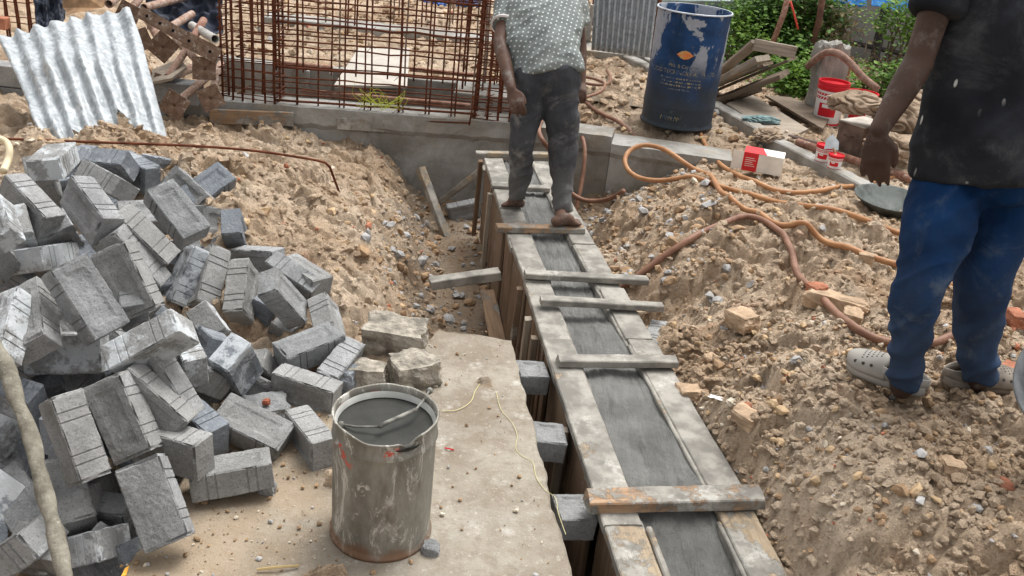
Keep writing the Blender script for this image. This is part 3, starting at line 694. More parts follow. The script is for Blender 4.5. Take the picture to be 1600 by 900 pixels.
BLOCKS = {1:[[-1.747,3.059,0.544],[[-0.786,-0.457,-0.415],[0.435,0.067,-0.898],[0.439,-0.887,0.146]]],
2:[[-1.471,2.953,0.602],[[-0.709,-0.444,-0.548],[0.605,0.015,-0.796],[0.362,-0.896,0.258]]],
3:[[-1.852,3.455,0.582],[[-0.187,0.972,0.14],[0.982,0.188,0.007],[-0.02,0.138,-0.99]]],
4:[[-2.023,3.94,0.404],[[0.296,-0.08,0.952],[0.954,0.067,-0.291],[-0.04,0.995,0.096]]],
5:[[-1.738,3.644,0.445],[[-0.862,0.322,-0.391],[0.494,0.708,-0.506],[0.114,-0.629,-0.769]]],
6:[[-1.754,3.984,0.379],[[-0.821,-0.081,-0.565],[0.567,0.001,-0.824],[0.067,-0.997,0.045]]],
7:[[-1.302,3.273,0.49],[[-0.709,0.588,-0.389],[0.384,0.784,0.487],[0.592,0.197,-0.782]]],
8:[[-1.542,4.024,0.288],[[-0.804,-0.569,-0.171],[0.45,-0.395,-0.801],[0.388,-0.721,0.574]]],
9:[[-1.77,4.26,0.3],[[-0.086,0.159,-0.984],[-0.93,0.342,0.137],[0.358,0.926,0.118]]],
10:[[-1.317,2.971,0.503],[[-0.685,-0.691,-0.229],[-0.039,0.35,-0.936],[0.727,-0.632,-0.267]]],
11:[[-1.323,2.903,0.451],[[-0.581,-0.807,-0.11],[-0.067,0.181,-0.981],[0.811,-0.562,-0.159]]],
12:[[-1.261,2.73,0.462],[[-0.5,-0.866,-0.012],[0.266,-0.141,-0.954],[0.824,-0.48,0.301]]],
13:[[-1.264,2.445,0.526],[[-0.582,0.5,-0.641],[0.226,0.857,0.464],[0.781,0.125,-0.612]]],
14:[[-1.676,3.11,0.396],[[-0.062,0.802,0.705],[0.644,0.592,-0.617],[-0.853,0.388,-0.517]]],
15:[[-1.671,2.979,0.39],[[0.049,-1.002,-0.236],[0.982,-0.025,0.31],[-0.307,-0.239,0.954]]],
16:[[-1.695,2.771,0.594],[[-0.487,-0.63,-0.268],[0.645,-0.312,-0.439],[0.23,-0.46,0.664]]],
17:[[-1.759,3.01,0.44],[[0.17,-0.509,-0.903],[-0.577,0.714,-0.51],[0.861,0.579,-0.164]]],
18:[[-1.746,2.764,0.494],[[0.131,-0.92,-0.369],[-0.659,0.197,-0.725],[0.74,0.338,-0.581]]],
19:[[-1.413,2.401,0.463],[[-0.457,-0.827,-0.329],[0.82,-0.248,-0.516],[0.345,-0.505,0.791]]],
20:[[-1.454,2.321,0.462],[[-0.189,-0.87,-0.456],[0.889,0.045,-0.456],[0.417,-0.491,0.765]]],
21:[[-1.359,2.482,0.314],[[-0.992,-0.126,-0.014],[-0.057,0.347,0.936],[-0.113,0.929,-0.351]]],
22:[[-1.055,2.391,0.426],[[-0.824,0.233,0.517],[-0.231,0.696,-0.68],[-0.518,-0.679,-0.52]]],
23:[[-1.045,2.643,0.249],[[-0.505,-0.015,-0.745],[0.742,0.075,-0.504],[0.07,-0.897,-0.03]]],
24:[[-1.09,2.977,0.195],[[-0.187,-0.658,0.729],[0.827,0.295,0.478],[-0.53,0.693,0.489]]],
25:[[-0.914,2.741,0.171],[[0.003,0.434,0.901],[0.585,0.73,-0.354],[-0.811,0.528,-0.252]]],
26:[[-1.081,2.714,0.076],[[-0.264,-0.886,-0.539],[-0.741,0.55,-0.541],[0.725,0.24,-0.75]]],
27:[[-1.018,2.658,0.177],[[-0.276,-0.81,-0.517],[-0.705,0.536,-0.464],[0.653,0.236,-0.719]]],
28:[[-0.956,2.255,0.164],[[-0.945,0.035,-0.325],[0.324,-0.04,-0.945],[-0.046,-0.999,0.026]]],
29:[[-0.968,2.482,0.1],[[-0.796,-0.082,-0.599],[0.589,0.121,-0.799],[0.138,-0.989,-0.048]]],
30:[[-0.8,2.531,0.068],[[-0.941,0.255,-0.223],[0.173,0.928,0.329],[0.291,0.271,-0.918]]],
31:[[-0.79,2.282,0.068],[[-0.931,-0.337,0.142],[-0.355,0.926,-0.131],[-0.087,-0.172,-0.981]]],
32:[[-0.917,3.498,0.157],[[-0.875,-0.214,-0.398],[0.257,0.478,-0.822],[0.372,-0.834,-0.368]]],
33:[[-0.881,3.209,0.208],[[0.387,-0.198,0.867],[0.422,0.873,0.011],[-0.783,0.372,0.435]]],
34:[[-0.705,3.22,0.104],[[-0.378,0.345,-0.859],[0.853,0.492,-0.177],[0.361,-0.8,-0.48]]],
35:[[-0.731,3.027,0.105],[[0.739,-0.672,-0.047],[0.661,0.737,-0.142],[0.13,0.074,0.989]]],
36:[[-0.612,2.978,0.058],[[0.244,-0.216,-0.945],[0.963,0.169,0.21],[0.114,-0.962,0.249]]],
37:[[-0.696,2.827,0.041],[[-0.969,-0.088,-0.23],[0.229,0.019,-0.973],[0.091,-0.996,0.002]]],
38:[[-0.614,2.549,0.036],[[-0.582,0.041,-0.812],[0.811,-0.037,-0.584],[-0.054,-0.999,-0.011]]],
39:[[-0.998,3.346,0.03],[[0.287,0.227,-1.016],[-0.144,1.053,0.194],[1.031,0.084,0.31]]],
40:[[-0.922,3.332,-0.046],[[0.388,0.415,-0.942],[-0.329,1.004,0.307],[0.975,0.173,0.478]]],
42:[[-0.884,3.537,0.16],[[-0.797,0.537,-0.166],[0.548,0.806,-0.022],[0.125,-0.111,-0.961]]],
43:[[-1.306,3.349,0.192],[[0.251,-0.639,-0.727],[0.567,0.706,-0.424],[0.784,-0.306,0.54]]],
44:[[-1.233,3.364,0.175],[[-0.022,-0.742,-0.812],[0.868,0.487,-0.469],[0.675,-0.65,0.576]]],
45:[[-1.07,3.29,0.177],[[-0.132,0.146,-0.98],[0.813,0.581,-0.023],[0.567,-0.8,-0.196]]],
46:[[-1.229,3.728,0.233],[[-0.051,-0.238,0.97],[0.631,0.745,0.216],[-0.774,0.623,0.113]]],
48:[[-1.077,2.226,0.276],[[-0.494,-0.86,-0.128],[0.386,-0.085,-0.919],[0.779,-0.504,0.373]]],
49:[[-1.028,2.303,0.277],[[-0.759,-0.603,-0.044],[0.163,-0.136,-0.946],[0.582,-0.748,0.208]]],
50:[[-1.028,2.39,0.285],[[-0.582,-0.822,-0.164],[0.256,0.015,-0.987],[0.797,-0.604,0.198]]],
51:[[-1.13,2.046,0.318],[[-0.445,-0.605,-0.66],[0.394,0.53,-0.751],[0.804,-0.594,0.003]]],
52:[[-0.917,2.028,0.144],[[-0.487,-0.871,0.065],[0.477,-0.328,-0.815],[0.732,-0.366,0.575]]],
53:[[-1.015,2.514,0.017],[[-0.324,0.099,-1.036],[0.919,0.535,-0.237],[0.487,-0.944,-0.243]]],
55:[[-1.23,2.235,-0.044],[[-0.055,-0.981,-0.398],[0.981,-0.197,0.349],[-0.398,-0.35,0.918]]],
57:[[-1.132,2.205,-0.129],[[-0.006,-0.999,-0.055],[-0.116,0.055,-0.992],[0.993,0.001,-0.116]]],
58:[[-1.242,2.168,0.022],[[-0.498,-0.794,0.153],[0.713,-0.516,-0.357],[0.382,-0.073,0.867]]],
59:[[-1.121,1.994,-0.019],[[-0.874,0.356,0.331],[0.148,0.843,-0.517],[-0.463,-0.403,-0.789]]],
60:[[-1.372,2.143,-0.008],[[-0.749,0.605,0.115],[0.59,0.654,0.406],[0.176,0.384,-0.873]]],
61:[[-1.319,1.872,0.234],[[-0.823,-0.25,-0.51],[0.43,-0.862,-0.27],[-0.372,-0.442,0.817]]],
62:[[-1.574,2.38,0.085],[[-0.837,-0.504,-0.214],[0.547,-0.777,-0.31],[-0.01,-0.377,0.926]]],
63:[[-1.24,1.889,0.047],[[-0.725,0.169,0.667],[0.058,0.981,-0.185],[-0.686,-0.095,-0.721]]],
64:[[-1.206,1.935,0.011],[[0.254,-0.965,-0.071],[-0.53,-0.077,-0.844],[0.809,0.252,-0.531]]],
65:[[-1.472,2.317,0.251],[[-0.905,-0.071,-0.202],[0.164,0.329,-0.854],[0.137,-0.867,-0.308]]],
66:[[-1.214,2.241,0.229],[[0.297,-0.059,0.879],[0.876,0.117,-0.288],[-0.093,0.921,0.093]]],
69:[[-1.911,3.472,0.486],[[0.164,-0.432,-0.887],[-0.688,0.595,-0.416],[0.707,0.678,-0.2]]],
71:[[-1.274,2.767,0.422],[[-0.401,-0.159,-0.847],[0.702,0.481,-0.422],[0.499,-0.804,-0.085]]],
80:[[-0.413,6.442,-0.564],[[0.938,0.191,-0.29],[0.271,0.119,0.955],[0.217,-0.974,0.059]]],
81:[[-0.567,6.815,-0.835],[[-0.334,0.067,-0.94],[0.543,0.829,-0.134],[0.77,-0.555,-0.314]]],
82:[[0.887,5.653,-0.649],[[0.224,-0.703,-0.675],[0.897,-0.122,0.425],[-0.382,-0.701,0.603]]],
83:[[1.189,6.383,-0.864],[[0.855,-0.207,0.476],[0.517,0.425,-0.743],[-0.049,0.881,0.47]]]}
def put_block(ctr, Rm, kind='n', var=0, label=None, group='grey concrete blocks tipped in the pile', scale=1.0):
    o = bpy.data.objects.new('concrete_block', BM[kind][var]); C.objects.link(o)
    m = Matrix([list(map(float, r)) for r in Rm]).to_4x4() @ Matrix.Diagonal((scale, scale, scale, 1)); m.translation = V(ctr); o.matrix_world = m
    return tag(o, label, 'concrete block', group)
LAB = {1: ('n', 'long grooved block sloping down at the upper left of the pile, grooved side up'),
2: ('n', 'prominent block at the pile top showing both deep frog and striped grooved side'),
3: ('w', 'white-speckled block end facing up at the back left rim of the pile'),
4: ('d', 'dark rough block lying behind the white-speckled end at the back rim'),
5: ('n', 'plain block with light top and dark shaded end just left of the blue-grey topmost one'),
6: ('d', 'blue-grey speckled block perched highest at the back of the pile'),
7: ('n', 'large blue-grey block with shallow frog up, below the topmost one'),
8: ('n', 'brown-grey block at the back right rim, behind the large blue-grey one'),
9: ('d', 'dark block wedged between the topmost one and the back right rim'),
10: ('n', 'slim block with clean grooved side up, running down right from the top centre'),
11: ('n', 'tan-tinted grooved block just under the slim clean one'),
12: ('n', 'dark block with big shaded frog in the middle left of the pile'),
13: ('n', 'big light grey block with wide frog up, centre left of the pile'),
14: ('n', 'block with rounded worn corner between the prominent top block and the left column'),
15: ('w', 'pale narrow block side tucked under the round-cornered one'),
16: ('w', 'block with a stripe of white lime at the far left edge of the photo'),
17: ('w', 'block with white lime band on its flat top, below the striped left-edge one'),
18: ('n', 'grooved block cut by the left edge of the photo, below the limed one'),
19: ('n', 'grooved block with dark end, leaning beside the limed left column'),
20: ('w', 'block with white powder over its ridge at the left edge above the branch top'),
21: ('w', 'flat-lying block with a broad white smear, right of the branch top'),
22: ('w', 'slanting block crusted with white over its grooves, across the pile centre'),
23: ('w', 'block with faint white crust descending right, under the crusted slanting one'),
24: ('w', 'block end covered in bright white lime in the right centre of the pile'),
25: ('b', 'block with pale blue end tipped over the right lower slope'),
26: ('n', 'small-looking block end with an orange stain on its corner'),
27: ('n', 'dark smooth block side behind the orange-stained end'),
28: ('n', 'upright block with square top and rough front near the ground'),
29: ('d', 'half-hidden standing block behind the square-topped one'),
30: ('n', 'large frog-up block sloping to the right with reddish dust at its end'),
31: ('n', 'lowest block lying flat on the dirt, frog up, left of the mortar can'),
32: ('n', 'light grooved block at the far right rim of the pile'),
33: ('n', 'steep block with bluish end and long frog, upper right slope'),
34: ('n', 'pale grooved block standing behind the front frog-up one on the right'),
35: ('n', 'dark grey frog-up block lying level at the right of the pile'),
36: ('n', 'grooved block at the extreme right rim beside the dusty concrete lumps'),
37: ('n', 'block lying on its side with frog toward the camera, behind the mortar can'),
38: ('n', 'block with pale ribbed top just left of the mortar can'),
39: ('d', 'dark grooved block sunk on the right slope under the steep one'),
40: ('n', 'bluish grooved block between the sunk one and the level dark one'),
42: ('n', 'brownish block with upright grooves tucked before the far right rim one'),
43: ('b', 'blue-tinted grooved block, leftmost of three leaning side by side'),
44: ('n', 'warm grey grooved block, middle of three leaning side by side'),
45: ('n', 'light grooved block, rightmost of three leaning side by side'),
46: ('d', 'dark block with grooved shaded side at the rear right rim'),
48: ('n', 'big block with sunken frog and brown-stained grooved edge, lower centre'),
49: ('n', 'block with light grooved edge beside the brown-stained one'),
50: ('n', 'grooved block slanting down under the white-crusted slanting one'),
51: ('n', 'grooved block standing almost alone right of the branch, stripes across it'),
52: ('n', 'coarse flat block propped at the front of the pile, no frog showing'),
53: ('n', 'small light block end peeping behind the coarse front one'),
55: ('n', 'shaded grooved block under the striped one right of the branch'),
57: ('n', 'plain block lying low in shade left of the coarse front one'),
58: ('n', 'wide grey block crossing behind the branch near the bottom of the pile'),
59: ('w', 'block with lime-flecked top at the very bottom, touching the branch'),
60: ('n', 'frog-up block with pinkish chipped corner left behind the branch'),
61: ('b', 'block with bluish speckled face at the lower left edge of the photo'),
62: ('w', 'smooth block with pale lime patch at the left edge, beside the branch'),
63: ('n', 'block with two groove pairs at the bottom left corner of the photo'),
64: ('n', 'block cut by the bottom edge of the photo, left of the branch foot'),
65: ('d', 'dim block behind the upper part of the branch'),
66: ('d', 'small blue-grey block end between the branch and the striped block'),
69: ('n', 'grooved block squeezed between the two long top blocks'),
71: ('n', 'short block end with pale top right of the big light frog-up one'),
80: ('n', 'block lying level at the foot of the diagonal brace in the trench corner'),
81: ('n', 'block standing on edge against the leaning timber prop'),
82: ('d', 'dark block tilted beside the shuttering below the brown hose'),
83: ('b', 'speckled blue-grey block leaning on the right bank beside the hose')}
for k, (ctr, Rm) in BLOCKS.items():
    k = int(k); kind, lb = LAB[k]; var = 3 if k in (52, 62, 28, 6) else k % 3
    put_block(ctr, Rm, kind, var, lb, 'grey concrete blocks tipped in the pile' if k < 80 else 'stray blocks around the trench')
# buried filler blocks that show dark through the gaps
FILL = [[[-1.822,3.19,0.379],[[-0.697,-0.706,0.127],[0.194,-0.356,-0.914],[0.69,-0.613,0.385]]],
[[-1.87,3.274,0.271],[[-0.99,0.006,0.143],[0.084,-0.788,0.61],[0.116,0.616,0.779]]],
[[-1.586,3.186,0.341],[[-0.524,0.488,0.698],[-0.846,-0.395,-0.359],[0.1,-0.778,0.62]]],
[[-1.618,3.248,0.255],[[-0.247,0.864,-0.44],[-0.811,0.065,0.582],[0.531,0.5,0.684]]],
[[-1.964,3.664,0.357],[[-0.853,0.228,0.469],[-0.504,-0.129,-0.854],[-0.134,-0.965,0.225]]],
[[-2.023,3.775,0.229],[[-0.056,-0.752,-0.656],[0.205,-0.652,0.73],[-0.977,-0.094,0.19]]],
[[-2.092,4.075,0.244],[[-0.072,0.927,-0.368],[-0.834,-0.259,-0.488],[-0.548,0.272,0.791]]],
[[-2.138,4.163,0.14],[[-0.658,0.684,0.314],[-0.616,-0.729,0.297],[0.433,0.002,0.902]]],
[[-1.803,3.78,0.283],[[-0.819,0.019,0.573],[0.54,-0.309,0.783],[0.192,0.951,0.243]]],
[[-1.846,3.869,0.177],[[-0.653,0.757,0.018],[-0.303,-0.283,0.91],[0.694,0.589,0.414]]],
[[-1.815,4.122,0.218],[[-0.72,-0.475,0.507],[0.694,-0.487,0.53],[-0.005,0.733,0.68]]],
[[-1.854,4.213,0.113],[[-0.613,-0.471,-0.634],[0.692,-0.708,-0.143],[-0.382,-0.527,0.76]]],
[[-1.408,3.54,0.204],[[-0.138,0.986,0.096],[-0.918,-0.164,0.362],[0.373,-0.038,0.927]]],
[[-1.393,3.502,0.213],[[-0.709,0.265,-0.654],[0.59,-0.285,-0.755],[-0.387,-0.921,0.045]]],
[[-1.596,4.164,0.123],[[-0.707,0.643,-0.294],[-0.684,-0.518,0.513],[0.177,0.564,0.806]]],
[[-1.828,4.4,0.139],[[-0.694,-0.312,-0.649],[-0.511,-0.422,0.749],[-0.508,0.851,0.133]]],
[[-1.471,3.318,0.096],[[-0.873,-0.066,-0.483],[-0.448,-0.28,0.849],[-0.191,0.958,0.215]]],
[[-1.322,2.862,0.285],[[-0.087,-0.816,0.571],[0.958,0.088,0.272],[-0.273,0.571,0.774]]],
[[-1.361,2.948,0.17],[[-0.516,0.816,0.262],[-0.767,-0.304,-0.565],[-0.381,-0.492,0.783]]],
[[-1.33,2.573,0.347],[[-0.824,-0.566,-0.024],[0.31,-0.414,-0.856],[0.475,-0.713,0.516]]],
[[-1.373,2.656,0.23],[[-0.767,-0.382,0.516],[0.306,-0.924,-0.23],[0.565,-0.019,0.825]]],
[[-1.746,3.241,0.225],[[-0.1,-0.904,0.415],[-0.165,-0.396,-0.903],[0.981,-0.159,-0.109]]],
[[-1.791,3.325,0.114],[[-0.756,-0.174,0.63],[0.079,-0.981,-0.177],[0.649,-0.084,0.756]]],
[[-1.743,3.107,0.217],[[-0.11,-0.118,-0.987],[-0.155,-0.979,0.134],[-0.982,0.168,0.09]]],
[[-1.789,3.191,0.105],[[-0.689,-0.093,-0.719],[-0.369,-0.808,0.458],[-0.624,0.581,0.522]]],
[[-1.773,2.899,0.426],[[-0.142,0.832,-0.536],[-0.984,-0.06,0.168],[0.107,0.552,0.827]]],
[[-1.823,2.981,0.317],[[-0.83,0.041,-0.556],[0.229,-0.884,-0.407],[-0.508,-0.465,0.725]]],
[[-1.486,2.525,0.282],[[-0.789,0.246,-0.563],[-0.056,-0.941,-0.334],[-0.612,-0.232,0.756]]],
[[-1.533,2.605,0.164],[[-0.609,0.338,0.718],[0.642,-0.321,0.696],[0.465,0.885,-0.022]]],
[[-1.111,2.519,0.24],[[-0.374,-0.294,-0.88],[-0.81,-0.359,0.464],[-0.453,0.886,-0.104]]],
[[-1.148,2.603,0.118],[[-0.046,-0.146,-0.988],[-0.913,-0.394,0.101],[-0.404,0.907,-0.115]]],
[[-1.096,2.773,0.061],[[-0.274,-0.016,0.962],[-0.282,-0.955,-0.096],[0.92,-0.297,0.257]]],
[[-1.035,2.443,-0.126],[[-0.106,0.941,0.322],[-0.458,0.241,-0.856],[-0.883,-0.238,0.405]]],
[[-1.275,3.869,0.062],[[-0.423,-0.886,-0.19],[0.578,-0.425,0.697],[-0.698,0.185,0.692]]],
[[-1.136,2.347,0.08],[[-0.848,0.127,0.514],[0.427,-0.411,0.806],[0.313,0.903,0.294]]],
[[-1.254,2.271,-0.027],[[-0.388,-0.898,-0.206],[0.541,-0.041,-0.84],[0.746,-0.437,0.502]]],
[[-1.237,2.24,-0.008],[[-0.339,-0.328,0.882],[0.736,-0.676,0.031],[0.586,0.66,0.471]]],
[[-1.026,2.27,-0.25],[[-0.983,-0.169,-0.068],[0.169,-0.986,0.002],[-0.067,-0.01,0.998]]],
[[-1.422,2.017,-0.028],[[-0.313,-0.804,0.505],[0.906,-0.413,-0.096],[0.286,0.427,0.858]]],
[[-1.443,2.048,-0.1],[[-0.086,0.422,-0.903],[0.06,-0.902,-0.427],[-0.995,-0.091,0.052]]],
[[-1.56,2.456,0.032],[[-0.655,0.489,-0.576],[-0.638,0.051,0.768],[0.405,0.871,0.278]]],
[[-1.278,2.359,0.033],[[-0.348,0.226,-0.91],[0.208,-0.928,-0.31],[-0.914,-0.297,0.275]]],
[[-1.368,3.723,0.104],[[-0.79,0.003,-0.613],[-0.29,-0.883,0.369],[-0.54,0.469,0.699]]],
[[-1.43,3.826,0.197],[[-0.526,0.701,0.482],[-0.275,-0.676,0.683],[0.805,0.227,0.548]]],
[[-1.51,3.976,0.077],[[-0.791,-0.264,-0.552],[-0.436,-0.388,0.812],[-0.429,0.883,0.192]]],
[[-1.25,3.75,0.08],[[-0.266,0.962,-0.059],[-0.811,-0.257,-0.525],[-0.52,-0.092,0.849]]],
[[-1.38,3.55,0.06],[[-0.385,-0.029,0.922],[0.912,-0.167,0.376],[0.143,0.986,0.09]]],
[[-1.244,3.628,0.016],[[-0.736,-0.563,-0.376],[-0.325,-0.193,0.926],[-0.594,0.804,-0.041]]],
[[-1.55,3.7,0.15],[[-0.572,0.81,0.129],[-0.674,-0.554,0.489],[0.467,0.193,0.863]]],
[[-0.881,2.854,-0.01],[[-0.834,-0.396,0.385],[-0.135,-0.53,-0.837],[0.535,-0.75,0.388]]],
[[-1.461,2.347,-0.008],[[-0.233,0.97,-0.066],[-0.167,-0.106,-0.98],[-0.958,-0.217,0.186]]],
[[-1.422,2.601,0.128],[[-0.841,0.266,0.472],[0.241,-0.596,0.766],[0.485,0.757,0.437]]],
[[-1.836,3.872,0.441],[[-0.972,-0.199,0.129],[0.216,-0.522,0.825],[-0.097,0.83,0.55]]],
[[-1.114,1.995,-0.097],[[-0.309,0.812,0.496],[-0.877,-0.041,-0.479],[-0.369,-0.583,0.724]]],
[[-1.035,2.81,0.185],[[-0.526,-0.246,-0.814],[0.817,-0.411,-0.403],[-0.235,-0.878,0.418]]],
[[-1.084,3.578,0.179],[[-0.875,0.168,-0.453],[0.425,-0.18,-0.887],[-0.23,-0.969,0.086]]],
[[-1.092,3.329,-0.022],[[-0.763,0.486,0.426],[-0.644,-0.62,-0.448],[0.046,-0.617,0.786]]],
[[-0.89,2.999,-0.018],[[-0.378,0.926,-0.024],[-0.447,-0.16,0.88],[0.811,0.343,0.475]]],
[[-1.031,2.001,-0.098],[[-0.688,0.552,-0.472],[0.236,-0.444,-0.864],[-0.686,-0.706,0.176]]],
[[-1.357,3.869,0.218],[[-0.488,0.02,0.873],[-0.78,-0.458,-0.426],[0.391,-0.889,0.239]]],
[[-1.465,4.069,0.304],[[-0.55,0.801,0.239],[-0.728,-0.319,-0.607],[-0.409,-0.507,0.758]]],
[[-1.463,3.414,0.403],[[-0.838,0.471,0.274],[-0.542,-0.776,-0.324],[0.06,-0.42,0.905]]]]
for i, (ctr, Rm) in enumerate(FILL):
    put_block(ctr, Rm, 'dn'[i % 2], i % 3, 'grey block buried inside the pile, seen only through gaps between upper blocks', 'blocks buried inside the pile')
def rotm(rx, ry, rz): return [list(r) for r in (Matrix.Rotation(rz, 3, 'Z') @ Matrix.Rotation(ry, 3, 'Y') @ Matrix.Rotation(rx, 3, 'X'))]
th = math.atan2(FA[1], FA[0])
for i, (px, py, lb) in enumerate([(828, 583, 'half block wedged between slab and shuttering, farthest of the three there'), (853, 683, 'half block wedged between slab and shuttering, middle one of three'), (893, 800, 'half block wedged between slab and shuttering, nearest the orange crosspiece')]):
    c = P(px+2, py+2, -.06); M = Matrix.Rotation(th+R([2, -3, 4][i]), 3, 'Z') @ Matrix.Rotation(R(4), 3, 'X'); put_block((c[0], c[1], -.075), [[r[0]*.56, r[1], r[2]] for r in M], 'n', i % 3, lb, 'blocks wedged beside the shuttering')
c = P(1026, 524, -.06); put_block((c[0], c[1], -.1), rotm(R(85), 0, R(75)), 'n', 1, 'small grey block end poking out right of the shuttering by the third crosspiece', 'stray blocks around the trench')

# ------------------------------------------------ rough concrete lumps and stones
def rock(name, ctr, size, mat, label=None, cat=None, group=None, seed=1, rotz=0, flat=.0, boxy=.6, sub=3):
    import bmesh
    bm = bmesh.new(); bmesh.ops.create_cube(bm, size=2)
    bmesh.ops.subdivide_edges(bm, edges=bm.edges[:], cuts=9, use_grid_fill=True)
    so = Vector((seed*5.3, seed*2.1, seed*9.7))
    for v in bm.verts:
        p = v.co; s = p.normalized()*1.25; q = p*boxy+s*(1-boxy)
        n_ = mnoise.noise(q*1.1+so)*.22+mnoise.noise(q*3+so)*.10+mnoise.noise(q*8+so)*.035
        v.co = q*(1+n_)
    me = bpy.data.meshes.new(name); bm.to_mesh(me); bm.free(); me.materials.append(mat)
    me.transform(Matrix.Diagonal((size[0]/2, size[1]/2, size[2]/2, 1)))
    o = bpy.data.objects.new(name, me); C.objects.link(o); o.location = V(ctr); o.rotation_euler = (rnd.uniform(-.08, .08), rnd.uniform(-.08, .08), rotz)
    return tag(o, label, cat, group)
LUMP = simple('rough_lump', (.29, .26, .215), .92, 0, 14, .45, 1.0, 40, .02)
c = P(617, 522, .06); rock('concrete_lump', (c[0], c[1], .04), (.24, .16, .13), LUMP, 'largest flat-topped dusty concrete lump behind the mortar can, at the trench edge', 'concrete lump', 'concrete lumps by the pile', 3, .05, boxy=.85)
c = P(645, 576, .05); rock('concrete_lump', (c[0], c[1], .035), (.17, .15, .13), LUMP, 'pale rounded concrete lump right behind the rim of the mortar can', 'concrete lump', 'concrete lumps by the pile', 5, .5, boxy=.6)
c = P(570, 585, .04); rock('concrete_lump', (c[0], c[1], .03), (.155, .1, .1), LUMP, 'small concrete lump left behind the mortar can, beside the pile', 'concrete lump', 'concrete lumps by the pile', 8, .1, boxy=.7)
c = P(415, 638, .02); rock('concrete_lump', (c[0], c[1], .02), (.14, .12, .06), BLK, 'broken grey piece lying flat among the blocks, with a brown pebble on it', 'concrete lump', 'concrete lumps by the pile', 12, .4)
c = P(416, 630, .06); rock('pebble', (c[0], c[1], .065), (.022, .02, .02), BRK, 'brown pebble sitting on the broken grey piece', 'pebble', None, 2)
c = P(674, 857, .01); rock('stone', (c[0], c[1], .008), (.05, .045, .035), BLK, 'small grey stone at the foot of the mortar can', 'stone', None, 21)
c = P(533, 600, .02); rock('broken_block', (c[0], c[1], .04), (.1, .09, .1), BLKD, 'dark broken block corner half hidden behind the mortar can', 'broken block', None, 22)
c = P(417, 763, .01); rock('stone', (c[0], c[1], .01), (.05, .045, .04), BLK, 'grey stone chip lying in front of the lowest flat block', 'stone', None, 23)
c = P(845, 650, .01); 
REDS = simple('brick_rubble', (.36, .15, .09), .92, 0, 9, .35, .8, 50, .008)
TANS = simple('tan_stone', (.42, .30, .20), .92, 0, 9, .3, .8, 50, .008)
for i, (px, py, sz, mt, lb) in enumerate([
    (1352, 407, (.075, .055, .06), TANS, 'pale pinkish stone sitting on the brown hose'), (1305, 478, (.26, .10, .08), TANS, 'long half buried brick with dusty edge left of the blue trousers'),
    (1275, 455, (.08, .07, .05), REDS, 'red brick fragment in the dirt left of the blue trousers'), (1585, 500, (.1, .07, .06), REDS, 'orange red brick chip to the right of the blue trousers'),
    (1573, 612-22, (.13, .09, .06), REDS, 'pinkish brick chunk behind the right clog'), (1035, 270, (.12, .07, .06), REDS, 'red brick piece on the mound inside the hose loop'),
    (1165, 655, (.1, .07, .05), TANS, 'tan stone slab half sunk in the bank by the shuttering'), (1330, 500, (.1, .08, .07), TANS, 'rounded lump of dried clay below the half buried brick'),
    (1485, 735, (.07, .06, .05), TANS, 'smooth tan stone on the trodden dirt under the clogs'), (1575, 765, (.06, .04, .03), REDS, 'flat pink brick chip near the right edge of the ground'),
    (1110, 565, (.06, .05, .045), TANS, 'pale flat stone in the bank beside the second crosspiece'), (1160, 505, (.12, .1, .08), TANS, 'round brown clod halfway up the mound'),
    (1080, 620, (.12, .09, .07), TANS, 'brown clod tight against the second crosspiece end'), (1490, 640, (.05, .04, .03), TANS, 'small stone between the two clogs')]):
    g = G(px, py); rock('stone' if mt is TANS else 'brick_fragment', (g[0], g[1], g[2]+sz[2]*.15), sz, mt, lb, 'stone' if mt is TANS else 'brick fragment', None, 40+i, rnd.uniform(0, 3), boxy=.7)
PAPER = simple('white_scrap', (.8, .8, .78), .8, 0, 5, .05)
g = G(1120, 630); mb = MB()
for k in range(3):
    pts = [Vector((g[0]+rnd.uniform(-.04, .04), g[1]+rnd.uniform(-.03, .03), g[2]+.012+rnd.uniform(0, .02))) for _ in range(5)]
    cc = sum(pts, Vector())/5; pts.sort(key=lambda p: math.atan2(p.y-cc.y, p.x-cc.x)); mb.prism(pts, (0, 0, .0015))
tag(mb.build('paper_scrap', PAPER), 'crumpled scrap of white paper on the bank right of the shuttering', 'litter')

